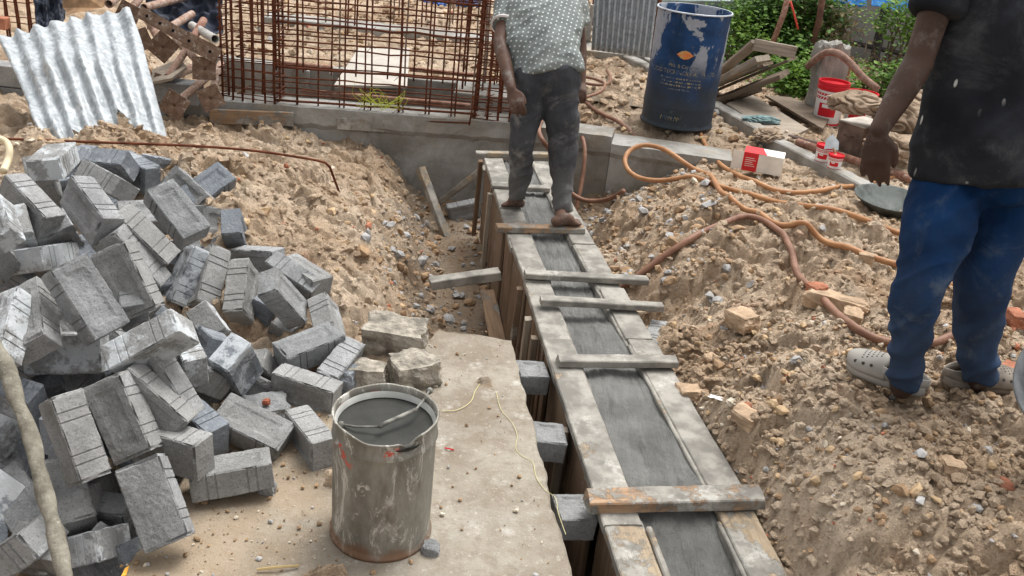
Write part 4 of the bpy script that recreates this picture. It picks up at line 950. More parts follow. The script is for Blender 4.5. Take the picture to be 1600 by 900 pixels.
# loose clods, chips and gravel: nobody could count them
def rubble(name, N, region, sizes, mats, seed, lift=0.2, wts=None, zfun=None):
    r_ = np.random.default_rng(seed); pts = []
    X = []; 
    while len(X) < N:
        p = region(r_)
        if p is not None: X.append(p)
    X = np.array(X); Z = zfun(X) if zfun else height(X[:, 0], X[:, 1])
    t = (1+5**.5)/2
    iv = np.array([(-1, t, 0), (1, t, 0), (-1, -t, 0), (1, -t, 0), (0, -1, t), (0, 1, t), (0, -1, -t), (0, 1, -t), (t, 0, -1), (t, 0, 1), (-t, 0, -1), (-t, 0, 1)])/1.9
    fi = np.array([(0, 11, 5), (0, 5, 1), (0, 1, 7), (0, 7, 10), (0, 10, 11), (1, 5, 9), (5, 11, 4), (11, 10, 2), (10, 7, 6), (7, 1, 8), (3, 9, 4), (3, 4, 2), (3, 2, 6), (3, 6, 8), (3, 8, 9), (4, 9, 5), (2, 4, 11), (6, 2, 10), (8, 6, 7), (9, 8, 1)])
    s = sizes[0]*(sizes[1]/sizes[0])**(r_.random(N)**2.6)
    vv = iv[None]*(1+r_.normal(0, .22, (N, 12, 1)))*np.stack([r_.uniform(.7, 1.3, N), r_.uniform(.6, 1.1, N), r_.uniform(.45, .9, N)], 1)[:, None, :]
    an = r_.uniform(0, 6.28, N); c_, s_ = np.cos(an), np.sin(an)
    tl = r_.uniform(-.5, .5, N)
    x = vv[..., 0]*c_[:, None]-vv[..., 1]*s_[:, None]; y = vv[..., 0]*s_[:, None]+vv[..., 1]*c_[:, None]; z = vv[..., 2]+x*tl[:, None]*.5
    W_ = np.stack([x, y, z], -1)*s[:, None, None]*.5
    W_[..., 0] += X[:, 0, None]; W_[..., 1] += X[:, 1, None]; W_[..., 2] += (Z+s*lift)[:, None]
    me = bpy.data.meshes.new(name); nv = N*12
    F = (fi[None]+(np.arange(N)*12)[:, None, None]).reshape(-1, 3).astype(np.int32)
    me.vertices.add(nv); me.vertices.foreach_set('co', W_.reshape(-1).astype(np.float32)); me.loops.add(F.size); me.loops.foreach_set('vertex_index', F.ravel())
    me.polygons.add(len(F)); me.polygons.foreach_set('loop_start', np.arange(0, F.size, 3, dtype=np.int32)); me.update(calc_edges=True)
    for m in mats: me.materials.append(m)
    mi = r_.choice(len(mats), N, p=wts); me.polygons.foreach_set('material_index', np.repeat(mi, 20).astype(np.int32)); me.polygons.foreach_set('use_smooth', np.zeros(len(F), dtype=bool))
    o = bpy.data.objects.new(name, me); C.objects.link(o); return tag(o, kind='stuff')
def reg_dirt(r_):
    x = r_.uniform(-2.8, 3.2); y = r_.uniform(1.3, 7.0)
    u, v = touv(x, y)
    if -.3 < v < .5 and y < 6.7: return None
    if v < -.2 and y < 3.45 and x > -1: return None
    if x < -.9 and y < 3.2: return None
    if math.hypot((x-1.15)/.7, (y-2.35)/.5) < 1 and r_.random() < .8: return None
    if y > 5 and r_.random() < .4: return None
    return (x, y)
CH = [simple('clod_tan', (.42, .30, .18), .95, 0, 20, .3, .6, 80, .006), simple('clod_brown', (.30, .20, .12), .95, 0, 20, .3, .6, 80, .006), simple('chip_pale', (.55, .48, .38), .9, 0, 20, .2), simple('chip_grey', (.33, .32, .31), .9, 0, 20, .2), REDS]
o = rubble('loose_clods', 30000, reg_dirt, (.006, .060), [DIRT]+CH, 5, lift=.08, wts=[.88, .05, .04, .01, .01, .01]); o['label'] = 'loose clods, chips and gravel scattered over the dug earth'; o['category'] = 'rubble'
def reg_near(r_):
    x = r_.uniform(.55, 2.4); y = r_.uniform(1.3, 3.6); u, v = touv(x, y)
    if v < .50: return None
    return (x, y)
o = rubble('near_clods', 26000, reg_near, (.003, .045), [DIRT]+CH, 15, wts=[.78, .08, .08, .02, .02, .02]); o['label'] = 'fine crumbs and small clods on the near right bank'; o['category'] = 'rubble'
def reg_slab(r_):
    x = r_.uniform(-1.0, .25); y = r_.uniform(1.3, 3.5); u, v = touv(x, y)
    if v > -.225: return None
    if r_.random() > .1+.9*min(1, max(0, (-.15-x))/.7)*(1 if y < 3.1 else .5)+.25*(v > -.3): return None
    return (x, y)
o = rubble('slab_gravel', 2600, reg_slab, (.0025, .02), [CH[1], CH[3], CH[2]], 6, wts=[.6, .2, .2], zfun=lambda X: np.zeros(len(X))+.001); o['label'] = 'fine gravel and concrete chips strewn over the dusty slab'; o['category'] = 'gravel'
def reg_back(r_):
    x = r_.uniform(-3.5, 4); y = r_.uniform(6.9, 12)
    if -2.7 < x < 0 and y < 8.0: return None
    return (x, y)
o = rubble('far_clods', 9000, reg_back, (.012, .10), [DIRT]+CH, 8, wts=[.76, .1, .08, .03, .02, .01]); o['label'] = 'clods and stones on the ground beyond the plinth'; o['category'] = 'rubble'
def reg_tr(r_):
    x = r_.uniform(-.8, 1.2); y = r_.uniform(4, 6.7); return (x, y)
o = rubble('trench_rubble', 2500, reg_tr, (.01, .08), [CH[1], CH[3]], 9, wts=[.6, .4]); o['label'] = 'dark crumbs of earth and mortar on the trench floor'; o['category'] = 'rubble'

# ------------------------------------------------ rebar
BAR = m_rust('rebar_rust', (.075, .024, .013), (.17, .058, .03))
BARG = m_rust('rebar_cement', (.16, .09, .06), (.27, .22, .18), (.38, .36, .33))
def bar(mb, p0, p1, r, n=6, wob=.004, seg=5):
    p0, p1 = np.array(p0, float), np.array(p1, float); s_ = rnd.random()*50
    pts = [p0+(p1-p0)*i/seg+np.array([mnoise.noise(Vector((s_, i*1.3, k))) for k in range(3)])*wob*2*(0 < i < seg) for i in range(seg+1)]
    mb.tube(pts, r, n)
def stir(mb, x0, x1, y0, y1, z, r, skew=0):
    j = lambda: rnd.uniform(-.006, .006)
    pts = [(x0+j(), y0+j(), z+j()), (x1+j(), y0+j(), z+skew+j()), (x1+j(), y1+j(), z+skew+j()), (x0+j(), y1+j(), z+j()), (x0, y0-.004, z+.004)]
    for a, b in zip(pts[:-1], pts[1:]): mb.tube([a, b], r, 5)
    mb.tube([pts[4], (x0+.05, y0+.04, z+.012)], r, 5); mb.tube([(x1, y0, z+skew), (x1+.035, y0-.012, z+skew+.012)], r, 5)
def X_at(px, Y): return float(at(px, 150, Y)[0])
def column_cage(x0, x1, y0, y1, z0, z1, nb, step, r, label, mat=BAR, srad=.0042):
    t = thing('rebar_column_cage', ((x0+x1)/2, (y0+y1)/2, z0), label, 'rebar cage')
    for i in range(nb):
        x = x0+(x1-x0)*i/(nb-1)
        for y in ((y0, y1) if 0 < i < nb-1 else (y0, (y0+y1)/2, y1)):
            mb = MB(); bar(mb, (x+rnd.uniform(-.008, .008), y, z0), (x+rnd.uniform(-.01, .01), y+rnd.uniform(-.01, .01), z1), r, 8); mb.build('vertical_bar', mat, t, True)
    z = z0+.04
    while z < z1-.05:
        mb = MB(); stir(mb, x0-.014, x1+.014, y0-.014, y1+.014, z, srad, rnd.uniform(-.015, .015)); mb.build('stirrup', mat, t, True)
        if rnd.random() < .6:
            mb = MB(); stir(mb, x0+(x1-x0)*.3, x1+.012, y0-.012, y1+.01, z+.02, srad*.9, rnd.uniform(-.01, .01)); mb.build('stirrup', mat, t, True)
        z += step*rnd.uniform(.8, 1.2)
    return t
wyy = lambda x: float(wall_y(x))
YF = 6.72
xa, xb = X_at(349, 6.66), X_at(431, 6.68)
column_cage(xa, xb, wyy(xa)+.05, wyy(xa)+.30, .02, 1.25, 6, .065, .0085, 'dense rusty column cage at the left end of the rebar mesh')
xa2, xb2 = X_at(744, 6.85), X_at(800, 6.85)
column_cage(xa2, xb2, wyy(xa2)+.05, wyy(xa2)+.32, .0, 1.25, 4, .075, .0095, 'dense rusty column cage at the right end, beside the worker in grey trousers')
column_cage(X_at(768, 7.9)+.02, X_at(800, 7.9), 7.9, 8.25, 0, 1.2, 5, .06, .006, 'tightly tied rusty cage just behind the right column cage', srad=.0035)
# wall mesh between
mesh = thing('rebar_wall_mesh', (-.9, 6.78, .03), 'two-layer rusty wall mesh between the two column cages', 'rebar cage')
vx = [465, 497, 530, 536.5, 568, 578, 622, 628.5, 664, 669.5, 705, 711, 738]
for i, px in enumerate(vx):
    x = X_at(px, 6.72); y = wyy(x)+.06; mb = MB(); thick = .009 if px in (465, 622) else .0062
    bar(mb, (x, y, -.0), (x+rnd.uniform(-.012, .012), y+rnd.uniform(-.01, .01), 1.25), thick, 8); mb.build('vertical_bar', BARG if i % 5 == 2 else BAR, mesh, True)
for px in (438, 478, 520, 557, 605, 645, 690, 725):
    x = X_at(px, 7.0); y = wyy(x)+.27; mb = MB(); bar(mb, (x, y, .22), (x+rnd.uniform(-.015, .015), y, 1.25), .0065, 7); mb.build('vertical_bar', BAR, mesh, True)
for z, rr in ((.055, .009), (.105, .006), (.225, .006), (.30, .009), (.45, .006), (.49, .0065), (.62, .0085), (.66, .006), (.78, .0065), (.86, .009), (.90, .006), (1.03, .008), (1.12, .007)):
    x0, x1 = X_at(432, 6.7), X_at(746, 6.7)
    mb = MB(); dz = rnd.uniform(-.015, .015); bar(mb, (x0, wyy(x0)+.045, z+dz*0), (x1, wyy(x1)+.045, z+dz), rr, 6, .008, 9); mb.build('horizontal_bar', BAR, mesh, True)
    mb = MB(); dz = rnd.uniform(-.03, .03); bar(mb, (x0-.1, wyy(x0)+.285, z+.03), (x1+.1, wyy(x1)+.285, z+.03+dz), .0055, 6, .008, 9); mb.build('horizontal_bar', BAR, mesh, True)
for k in range(26):   # wire ties
    px = rnd.choice(vx); x = X_at(px, 6.72); z = rnd.choice((.055, .30, .49, .62, .86)); y = wyy(x)+.04
    mb = MB(); mb.tube(catmull([(x+rnd.uniform(-.05, -.02), y-.03, z-.03), (x-.01, y-.012, z-.004), (x+.008, y-.014, z+.006), (x+.03, y-.02, z+rnd.uniform(0, .03))], 3), .002, 4); mb.build('tie_wire', BAR, mesh)
# long round pipes lying in the bay behind the mesh
PIPER = m_rust('pipe_rust', (.19, .085, .055), (.34, .20, .15), (.40, .33, .27))
for a, b, lb in (((470, 142), (735, 165), 'long rust-brown pipe lying level behind the foot of the mesh'), ((640, 108), (745, 118), 'rust-brown pipe lying against the footing face, behind the right of the mesh'), ((432, 98), (520, 106), 'pipe crossing behind the mesh at the left, above the bay')):
    mb = MB(); mb.tube([at(a[0], a[1], 7.15), at(b[0], b[1], 7.2)], .018, 10); tag(mb.build('steel_pipe', PIPER, smooth=True), lb, 'pipe')
# column starter bars standing in the footing and farther off
def starters(cx, cy, z0, n, wd, dp, z1, label, mat=BARG):
    t = thing('starter_bars', (cx, cy, z0), label, 'rebar cage')
    for i in range(n):
        for j in (0, 1):
            x = cx-wd/2+wd*i/(n-1); y = cy-dp/2+dp*j; mb = MB(); bar(mb, (x, y, z0), (x+rnd.uniform(-.02, .02), y, z1), .0085, 8); mb.build('vertical_bar', mat if rnd.random() < .5 else BAR, t, True)
    z = z0+.25
    while z < z1:
        mb = MB(); stir(mb, cx-wd/2-.012, cx+wd/2+.012, cy-dp/2-.012, cy+dp/2+.012, z, .004, rnd.uniform(-.02, .02)); mb.build('stirrup', BAR, t, True); z += .16
starters(-.33, 7.8, .04, 4, .5, .3, 1.3, 'starter bars rising from the square concrete footing behind the mesh')
starters(float(at(480, 60, 9.6)[0]), 9.6, .05, 4, .9, .35, 1.3, 'starter bars far behind the left half of the mesh')
starters(float(at(640, 50, 10.4)[0]), 10.4, .05, 4, .9, .35, 1.3, 'starter bars farthest off, behind the middle of the mesh')
starters(float(at(28, 30, 7.6)[0]), 7.6, .0, 4, .28, .2, 1.15, 'thin rusty bars standing at the top left corner of the photo', BAR)
# loose bars
mb = MB(); mb.tube(catmull([P(-20, 216, .36), P(140, 222, .36), P(300, 228, .34), P(400, 236, .33), P(480, 248, .28), P(508, 254, .25)], 5)+[P(516, 262, .22), P(524, 284, .12), P(530, 300, 0.03)], .0068, 7)
tag(mb.build('bent_rebar', BAR, smooth=True), 'single rusty bar lying across the dirt ridge with its right end bent down', 'rebar')
mb = MB(); mb.tube(catmull([at(517, 178, 6.68), at(600, 184, 6.72), at(680, 190, 6.74), at(735, 192, 6.76)], 4), .006, 6)
tag(mb.build('rebar_offcut', BAR, smooth=True), 'thin rusty bar resting on the lip of the concrete plinth', 'rebar')
mb = MB(); mb.tube([at(739, 150, 6.74), at(737, 175, 6.73), at(733, 196, 6.72)], .007, 6); tag(mb.build('rebar_offcut', BAR, smooth=True), 'short rusty bar hanging down over the plinth face at the right', 'rebar')
# tangle of green string
STR = simple('lime_string', (.55, .62, .10), .6, 0, 5, .1, 0)
mb = MB(); c0 = at(596, 155, 6.73)
for k in range(9):
    a0 = rnd.uniform(0, 6.28); pts = []
    for j in range(9):
        a0 += rnd.uniform(.3, 1.1); rr = rnd.uniform(.02, .17); pts.append((c0[0]+rr*1.3*math.cos(a0), c0[1]+rr*.35*math.sin(a0)-.02, .05+abs(rr*math.sin(a0*1.7))*1.2))
    mb.tube(catmull(pts, 4), .0014, 3)
tag(mb.build('string_tangle', STR), 'tangle of lime green string on the plinth in front of the plywood', 'string')
STRW = simple('pale_twine', (.62, .56, .3), .7, 0, 5, .1, 0)
mb = MB(); L_ = [(775, 612), (783, 640), (800, 660), (808, 680), (806, 700), (815, 712), (832, 722), (838, 745), (852, 765), (868, 778), (872, 800), (884, 835)]
mb.tube(catmull([P(a, b, .004) for a, b in L_], 6), .0011, 4); tag(mb.build('twine', STRW), 'thin pale twine wandering along the edge of the dusty slab', 'string')
mb = MB(); mb.tube(catmull([P(a, b, .004) for a, b in [(690, 642), (715, 640), (735, 628), (742, 612), (752, 596)]], 6), .0014, 4); tag(mb.build('twine', STRW), 'short curl of twine on the slab behind the mortar can', 'string')
STRR = simple('red_thread', (.6, .04, .05), .6, 0, 5, .1, 0)
mb = MB(); mb.tube([P(695, 700, .006), P(702, 701, .01), P(709, 703, .004)], .003, 4); tag(mb.build('red_thread', STRR), 'bit of red thread on the slab right of the mortar can', 'litter')
STK = simple('straw', (.45, .33, .16), .8)
mb = MB(); mb.tube([P(402, 890, .01), P(435, 886, .016), P(467, 884, .01)], .004, 5); tag(mb.build('twig', STK), 'thin straw-coloured twig lying on the slab at the bottom', 'twig')
ORL = simple('orange_leaf', (.75, .38, .06), .6)
mb = MB(); g = P(196, 893, .01); mb.prism([(g[0]-.006, g[1]-.015, .004), (g[0]+.006, g[1]-.01, .006), (g[0]+.003, g[1]+.018, .014), (g[0]-.005, g[1]+.008, .012)], (0, 0, .0015)); tag(mb.build('dry_leaf', ORL), 'curled orange leaf at the foot of the pile by the bottom edge', 'leaf')

# ------------------------------------------------ crumpled corrugated sheet
def bil(c, s, t): return (c[0]*(1-s)+c[1]*s)*(1-t)+(c[2]*(1-s)+c[3]*s)*t
cs_ = [at(-4, 60, 5.9), at(203, 12, 6.1), at(86, 256, 4.72), at(275, 250, 4.78)]
nS, nT = 150, 90; vs = []
nrm = np.cross(cs_[1]-cs_[0], cs_[2]-cs_[0]); nrm = nrm/np.linalg.norm(nrm); nrm = nrm*np.sign(-nrm[1])
for i in range(nS+1):
    for j in range(nT+1):
        s_, t_ = i/nS, j/nT
        tt = t_
        if t_ < .06: tt = t_+.03*mnoise.noise(Vector((s_*16, 0, 2)))+.05*(1-abs(2*s_-1))*-1*(1-t_/.06)*.6
        p = bil(cs_, s_+.012*math.sin(t_*5), tt)
        cor = .016*math.sin(s_*2*PI*7.5+.9*math.sin(t_*3))
        cr = .060*mnoise.noise(Vector((s_*3, t_*3.5, 1)))+.016*mnoise.noise(Vector((s_*9, t_*7, 4)))+.020*abs(mnoise.noise(Vector((s_*5+t_*4, t_*6-s_*3, 9))))+.010*abs(mnoise.noise(Vector((s_*26, t_*30, 4))))
        p = p+nrm*(cor+cr+.10*math.sin(s_*PI)*math.sin(t_*PI))
        p = p+np.array([0, 0, -.06*t_*t_*s_])
        vs.append(p)
mb = MB(); fs = []
for i in range(nS):
    for j in range(nT):
        s_, t_ = (i+.5)/nS, (j+.5)/nT
        edge = .93+.05*mnoise.noise(Vector((s_*9, 3, 3)))
        if .28 < s_ < .92: edge = .83+.07*mnoise.noise(Vector((s_*14, 1, 7)))+.02*mnoise.noise(Vector((s_*40, 1, 7)))
        if t_ > edge: continue
        if (s_-.70)**2/.003+(t_-.80)**2/.008 < 1+mnoise.noise(Vector((s_*30, t_*30, 0))): continue
        fs.append((i*(nT+1)+j, i*(nT+1)+j+1, (i+1)*(nT+1)+j+1, (i+1)*(nT+1)+j))
mb.add(vs, fs)
csh = mb.build('corrugated_sheet', GALV, smooth=True); tag(csh, 'crumpled torn sheet of galvanised corrugated iron leaning over the block wall', 'corrugated sheet')
m = csh.modifiers.new('solid', 'SOLIDIFY'); m.thickness = .0016
def crumple(name, cs4, mat, label, cat, amp=.03, fr=5, n=40, thick=.0015, ribs=0, parent=None):
    mb = MB(); vs = []
    nn = np.cross(cs4[1]-cs4[0], cs4[2]-cs4[0]); nn = nn/np.linalg.norm(nn); so = rnd.random()*40
    for i in range(n+1):
        for j in range(n+1):
            s_, t_ = i/n, j/n; p = bil(cs4, s_+.03*mnoise.noise(Vector((t_*9, so, 0))), t_+.05*mnoise.noise(Vector((s_*9, so, 5))))
            vs.append(p+nn*(amp*mnoise.noise(Vector((s_*fr+so, t_*fr, 0)))+amp*.5*mnoise.noise(Vector((s_*fr*3, t_*fr*3, so)))+(.015*math.sin(s_*2*PI*ribs) if ribs else 0)))
    mb.add(vs, [(i*(n+1)+j, i*(n+1)+j+1, (i+1)*(n+1)+j+1, (i+1)*(n+1)+j) for i in range(n) for j in range(n)])
    o = mb.build(name, mat, parent, smooth=True)
    if parent is None: tag(o, label, cat)
    m = o.modifiers.new('solid', 'SOLIDIFY'); m.thickness = thick; return o
for q in ([at(200, 182, 5.05), at(255, 184, 5.1), at(262, 236, 4.75), at(330, 236, 4.8)], [at(98, 188, 5.0), at(150, 198, 5.0), at(95, 234, 4.72), at(170, 238, 4.72)], [at(150, 198, 5.0), at(215, 190, 5.05), at(150, 238, 4.72), at(245, 240, 4.72)]):
    crumple('torn_flap', q, GALV, None, None, .05, 4, 30, parent=csh)
# tarps
TARPD = simple('dark_tarp', (.025, .03, .045), .5, 0, 6, .4, .3, 12, .02)
crumple('dark_tarp', [at(225, -50, 7.6), at(350, -45, 7.6), at(228, 48, 7.0), at(345, 52, 7.1)], TARPD, 'dark plastic tarp bunched over the props, left of the rebar', 'tarp', .10, 4)
crumple('dark_tarp', [at(48, -40, 7.4), at(105, -40, 7.5), at(58, 58, 7.0), at(100, 40, 7.0)], TARPD, 'navy cloth hanging behind the top edge of the crumpled metal sheet', 'tarp', .08, 4)

# ------------------------------------------------ scaffold props
PLATE = m_rust('plate_rust', (.13, .08, .055), (.27, .185, .135), (.40, .36, .31))
PROPM = m_rust('prop_tube', (.24, .13, .09), (.40, .30, .24), (.45, .42, .38))
def prop(px, py, Y, tail, roll, label, size=.15, r=.028, hole=True, tailY=None):
    c = at(px, py, Y); e = at(tail[0], tail[1], tailY or Y+.7); ax = (e-c)/np.linalg.norm(e-c)
    nrm_ = V(c-CAM).normalized()*.75+V(ax)*.25; nrm_.normalize()
    t = thing('scaffold_prop', c, label, 'scaffold prop', 'rusty scaffold props heaped by the metal sheet')
    q = nrm_.to_track_quat('Z', 'Y').to_matrix().to_4x4(); q.translation = V(c); q = q @ Matrix.Rotation(roll, 4, 'Z')
    mb = MB(); h = size/2; n = 20; outer = []; inner = []
    for k in range(n):
        an = 2*PI*(k+.5)/n; dx, dy = math.cos(an), math.sin(an); s = h/max(abs(dx), abs(dy))*(1+.02*mnoise.noise(Vector((dx*3, dy*3, px))))
        outer.append((dx*s, dy*s)); inner.append((dx*.014, dy*.014))
    vs = []
    for z in (-.004, .004):
        for a, b in outer: vs.append(q @ Vector((a, b, z)))
        for a, b in inner: vs.append(q @ Vector((a, b, z)))
    fs = []
    for k in range(n):
        k2 = (k+1) % n
        fs += [(k, n+k, n+k2, k2), (2*n+k, 2*n+k2, 3*n+k2, 3*n+k), (k, k2, 2*n+k2, 2*n+k), (n+k, 3*n+k, 3*n+k2, n+k2)]
    mb.add(vs, fs)
    for a, b in ((.3, .32), (-.33, .28), (.28, -.3)): 
        mb.lathe([(0.0001, -.0062), (.006, -.0060), (.007, -.004)], 8, q @ Matrix.Translation((a*size, b*size, 0)))
    mb.build('base_plate', PLATE, t)
    mb = MB(); s0 = c+ax*.012; mb.tube([s0, s0+(e-s0)*.5, e], r, 14); mb.build('tube', PROPM, t, True)
prop(319, 107, 6.35, (275, 60), .05, 'prop with the squarest plate facing the camera, nearest the rebar', .155)
prop(272, 164, 6.15, (330, 115), .55, 'prop with tilted plate lowest of all, by the torn metal edge', .16, tailY=6.7)
prop(329, 153, 6.25, (345, 100), -.45, 'prop with tilted plate at the lower right, above the batten', .15)
prop(254, 73, 6.5, (225, 20), .75, 'prop with diamond-set plate in the middle of the heap', .165)
prop(219, 63, 6.35, (190, 15), 1.2, 'prop with long plate tight against the top right of the metal sheet', .14, tailY=6.9)
prop(253, 132, 6.5, (300, 105), .3, 'prop with shaded plate partly under the lowest one', .13, tailY=6.8)
prop(200, 22, 6.6, (235, -25), .5, 'prop with plate half hidden at the very top of the metal sheet', .15)
hb = thing('perforated_channel', at(280, 50, 6.45), 'long flat rusty steel head with a row of holes, lying across the props', 'scaffold part')
M_, L_ = frame(at(217, 18, 6.4), at(292, 60, 6.35), up=tuple(-(at(255, 40, 6.4)-CAM)))
mb = MB(); mb.box(M_.translation, (L_, .085, .008), M_.to_3x3()); mb.build('flat_bar', PLATE, hb)
M2, L2 = frame(at(288, 60, 6.33), at(342, 88, 6.35), up=tuple(-(at(255, 40, 6.4)-CAM)))
mb = MB(); mb.box(M2.translation, (L2, .11, .009), M2.to_3x3()); mb.build('flat_bar', PLATE, hb)
BLACK = simple('black_hole', (.01, .01, .01), .9, bump=0)
mb = MB()
for M__, xs in ((M_, (-.12, -.02, .08)), (M2, (-.09, .06))):
    for x in xs: mb.lathe([(.0001, 0), (.011, 0)], 10, M__ @ Matrix.Translation((x, 0, .0062)))
mb.build('bolt_hole', BLACK, hb)
def hollow(name, p0, p1, r, mat, label, group=None, cat='pipe', n=18):
    p0, p1 = V(p0), V(p1); ax = (p1-p0).normalized(); q = ax.to_track_quat('Z', 'Y').to_matrix().to_4x4(); q.translation = p0; L = (p1-p0).length
    mb = MB(); mb.lathe([(r*.8, .25 if L > .3 else L*.8), (r*.8, 0), (r, 0), (r, L*.5), (r, L)], n, q); mb.lathe([(.0001, .2 if L > .3 else L*.7), (r*.82, .2 if L > .3 else L*.7)], n, q)
    return tag(mb.build(name, mat, smooth=False), label, cat, group)
GP = simple('grey_pipe', (.42, .40, .37), .6, .2)
hollow('steel_pipe', at(336, 61, 6.3), at(300, 40, 6.9), .03, GP, 'pale grey pipe showing its dark open end beside the rebar')
hollow('steel_pipe', at(170, 6, 6.4), at(215, -30, 6.9), .03, PROPM, 'rusty pipe with open end above the top edge of the metal sheet')
hollow('steel_pipe', at(262, 45, 6.6), at(300, 22, 7.1), .028, PROPM, 'short rust-brown pipe crossing behind the flat holed bar')
hollow('steel_pipe', at(302, 60, 6.5), at(318, 32, 6.9), .028, PIPER, 'reddish pipe with a collar rising behind the flat holed bar')
hollow('steel_pipe', at(225, 12, 6.7), at(290, -5, 7.3), .028, PROPM, 'rusty pipe lying along the top of the heap of props')
hollow('steel_pipe', at(232, 32, 6.8), at(215, 8, 7.2), .026, GP, 'whitish pipe behind the flat holed bar near its upper end')
hollow('steel_pipe', at(290, 80, 6.7), at(262, 120, 6.5), .026, PROPM, 'dull brown pipe running down behind the squarest plate')
mb = MB(); q = [at(236, 128, 6.4), at(268, 122, 6.4), at(292, 104, 6.6), at(280, 92, 6.8), at(238, 108, 6.7)]; mb.prism(q, (0, 0, -.02)); tag(mb.build('board_offcut', WOODG), 'pale board offcut wedged among the scaffold plates', 'board')
PLR = simple('rust_panel', (.26, .16, .09), .8, 0, 8, .4)
mb = MB(); mb.prism([at(96, -30, 7.1), at(98, 12, 7.0), at(108, 22, 6.9), at(160, 12, 6.9), at(175, -30, 7.1)], (0, .02, .0)); tag(mb.build('steel_sheet', PLR), 'tan rusty steel panel behind the top of the metal sheet', 'panel')
mb = MB(); mb.box(V(at(4, 36, 7.2)), (.08, .1, .09)); tag(mb.build('brick_stub', REDS, bevel=.01), 'red brick piece at the top left edge by the thin bars', 'brick')

# ------------------------------------------------ mortar can
zr = .41; cc = P(603, 644, zr); cx, cy = cc[0], cc[1]; RC_ = .1465
can = thing('mortar_can', (cx, cy, .0), 'dented round metal can full of wet mortar standing on the dusty slab', 'bucket')
t = NT('can_steel'); pm = t.mapping((1, 1, .35))
base = t.mix(t.ramp(t.noise(7, pm, 6, .7), .35, .65), (.15, .138, .115), (.28, .265, .23))
base = t.mix(t.math('MULTIPLY', t.ramp(t.noise(16, pm, 6, .8, 1.2), .52, .62), .8), base, (.55, .53, .48))
base = t.mix(t.math('MULTIPLY', t.ramp(t.noise(4, pm, 5, .7), .58, .68), .7), base, (.11, .08, .055))
sp = t.n('ShaderNodeSeparateXYZ'); t.link(t.tc.outputs['Object'], sp.inputs[0])
low = t.ramp(t.math('ADD', sp.outputs[2], t.math('MULTIPLY', t.noise(12), .12)), .12, .07)
base = t.mix(t.math('MULTIPLY', low, .7), base, (.20, .095, .045))
rb = t.math('MULTIPLY', t.ramp(sp.outputs[2], .29, .31), t.ramp(t.noise(17, None, 4, .7), .57, .62))
rb = t.math('MULTIPLY', rb, t.ramp(sp.outputs[2], .40, .38)); rb = t.math('MULTIPLY', rb, t.ramp(sp.outputs[0], .09, .03))
base = t.mix(rb, base, (.55, .10, .07)); t.col(base); t.rough(.5); t.metal(.25)
h = t.bump(t.noise(9, pm, 4), .3, .01); t.bump(t.noise(60, None, 5, .8), .35, .003, h); CANM = t.m
prof = [(.0001, .006), (RC_*.9, .006), (RC_-.002, 0), (RC_+.004, .002), (RC_+.004, .012), (RC_-.002, .018)]+[(RC_-.002, .03+.31*i/12) for i in range(13)]+[(RC_+.003, .348), (RC_-.001, .356), (RC_-.001, .375), (RC_-.001, .39), (RC_, .405), (RC_+.003, .41), (RC_+.001, .414), (RC_-.004, .412), (RC_-.006, .39), (RC_-.007, .34)]
n_ = 96; vs = []; fs = []
dent = math.atan2(*(P(645, 690, zr)-cc)[[1, 0]]); d2 = math.atan2(*(P(590, 697, zr)-cc)[[1, 0]])
for r_, z in prof:
    for k in range(n_):
        an = 2*PI*k/n_; rr = r_*(1+.010*mnoise.noise(Vector((math.cos(an)*1.5, math.sin(an)*1.5, z*5))))
        zz = z; tp = float(sstep(.35, .41, z))
        da = (an-dent+PI) % (2*PI)-PI; db = (an-d2+PI) % (2*PI)-PI
        zz -= tp*.035*math.exp(-(da/.16)**2); rr -= tp*.016*math.exp(-(da/.2)**2)
        zz -= tp*.014*math.exp(-(db/.5)**4); zz += tp*.003*mnoise.noise(Vector((math.cos(an)*4, math.sin(an)*4, 1)))
        vs.append((cx+rr*math.cos(an), cy+rr*math.sin(an), zz))
for i in range(len(prof)-1):
    for k in range(n_): fs.append((i*n_+k, i*n_+(k+1) % n_, (i+1)*n_+(k+1) % n_, (i+1)*n_+k))
mb = MB(); mb.add(vs, fs); mb.build('can_body', CANM, can, True)
t = NT('can_mortar'); t.col(t.mix(t.ramp(t.noise(9), .3, .7), (.022, .022, .020), (.042, .042, .038))); t.rough(.6); t.bump(t.noise(20, None, 6, .75), .25, .006)
mb = MB(); mb.lathe([(.0001, .371)]+[(RC_*.97*i/14, .371+.0035*mnoise.noise(Vector((i, 0, 0)))) for i in range(1, 15)]+[(RC_*.985, .380)], 64, Matrix.Translation((cx, cy, 0))); mb.build('mortar_fill', t.m, can, True)
LIPM = simple('dried_mortar', (.42, .42, .39), .9)
mb = MB(); mb.lathe([(RC_-.013, .374), (RC_-.0085, .389), (RC_-.006, .392)], 64, Matrix.Translation((cx, cy, 0))); mb.build('dried_ring', LIPM, can, True)
HND = simple('handle_wire', (.17, .165, .145), .7, .1, 30, .5)
mb = MB(); hp = [P(533, 663, .375), P(556, 667, .385), P(590, 667, .392), P(602, 662, .396), P(625, 652, .40), P(648, 642, .402), P(660, 628, .40), P(670, 612, .395)]
mb.tube(hp, .0035, 8); mb.build('handle', HND, can, True)
mb = MB(); mb.tube([P(593, 667, .396), P(603, 661, .40), P(626, 651, .404), P(650, 640, .406)], .0062, 10); mb.build('handle_grip', HND, can, True)
for px, py in ((533, 664), (671, 611)):
    p = V(P(px, py, .375)); d = (V((cx, cy, .375))-p); d.z = 0; d.normalize(); mb = MB(); mb.tube([p-d*.006, p+d*.006], .010, 12); mb.build('handle_ear', HND, can, True)

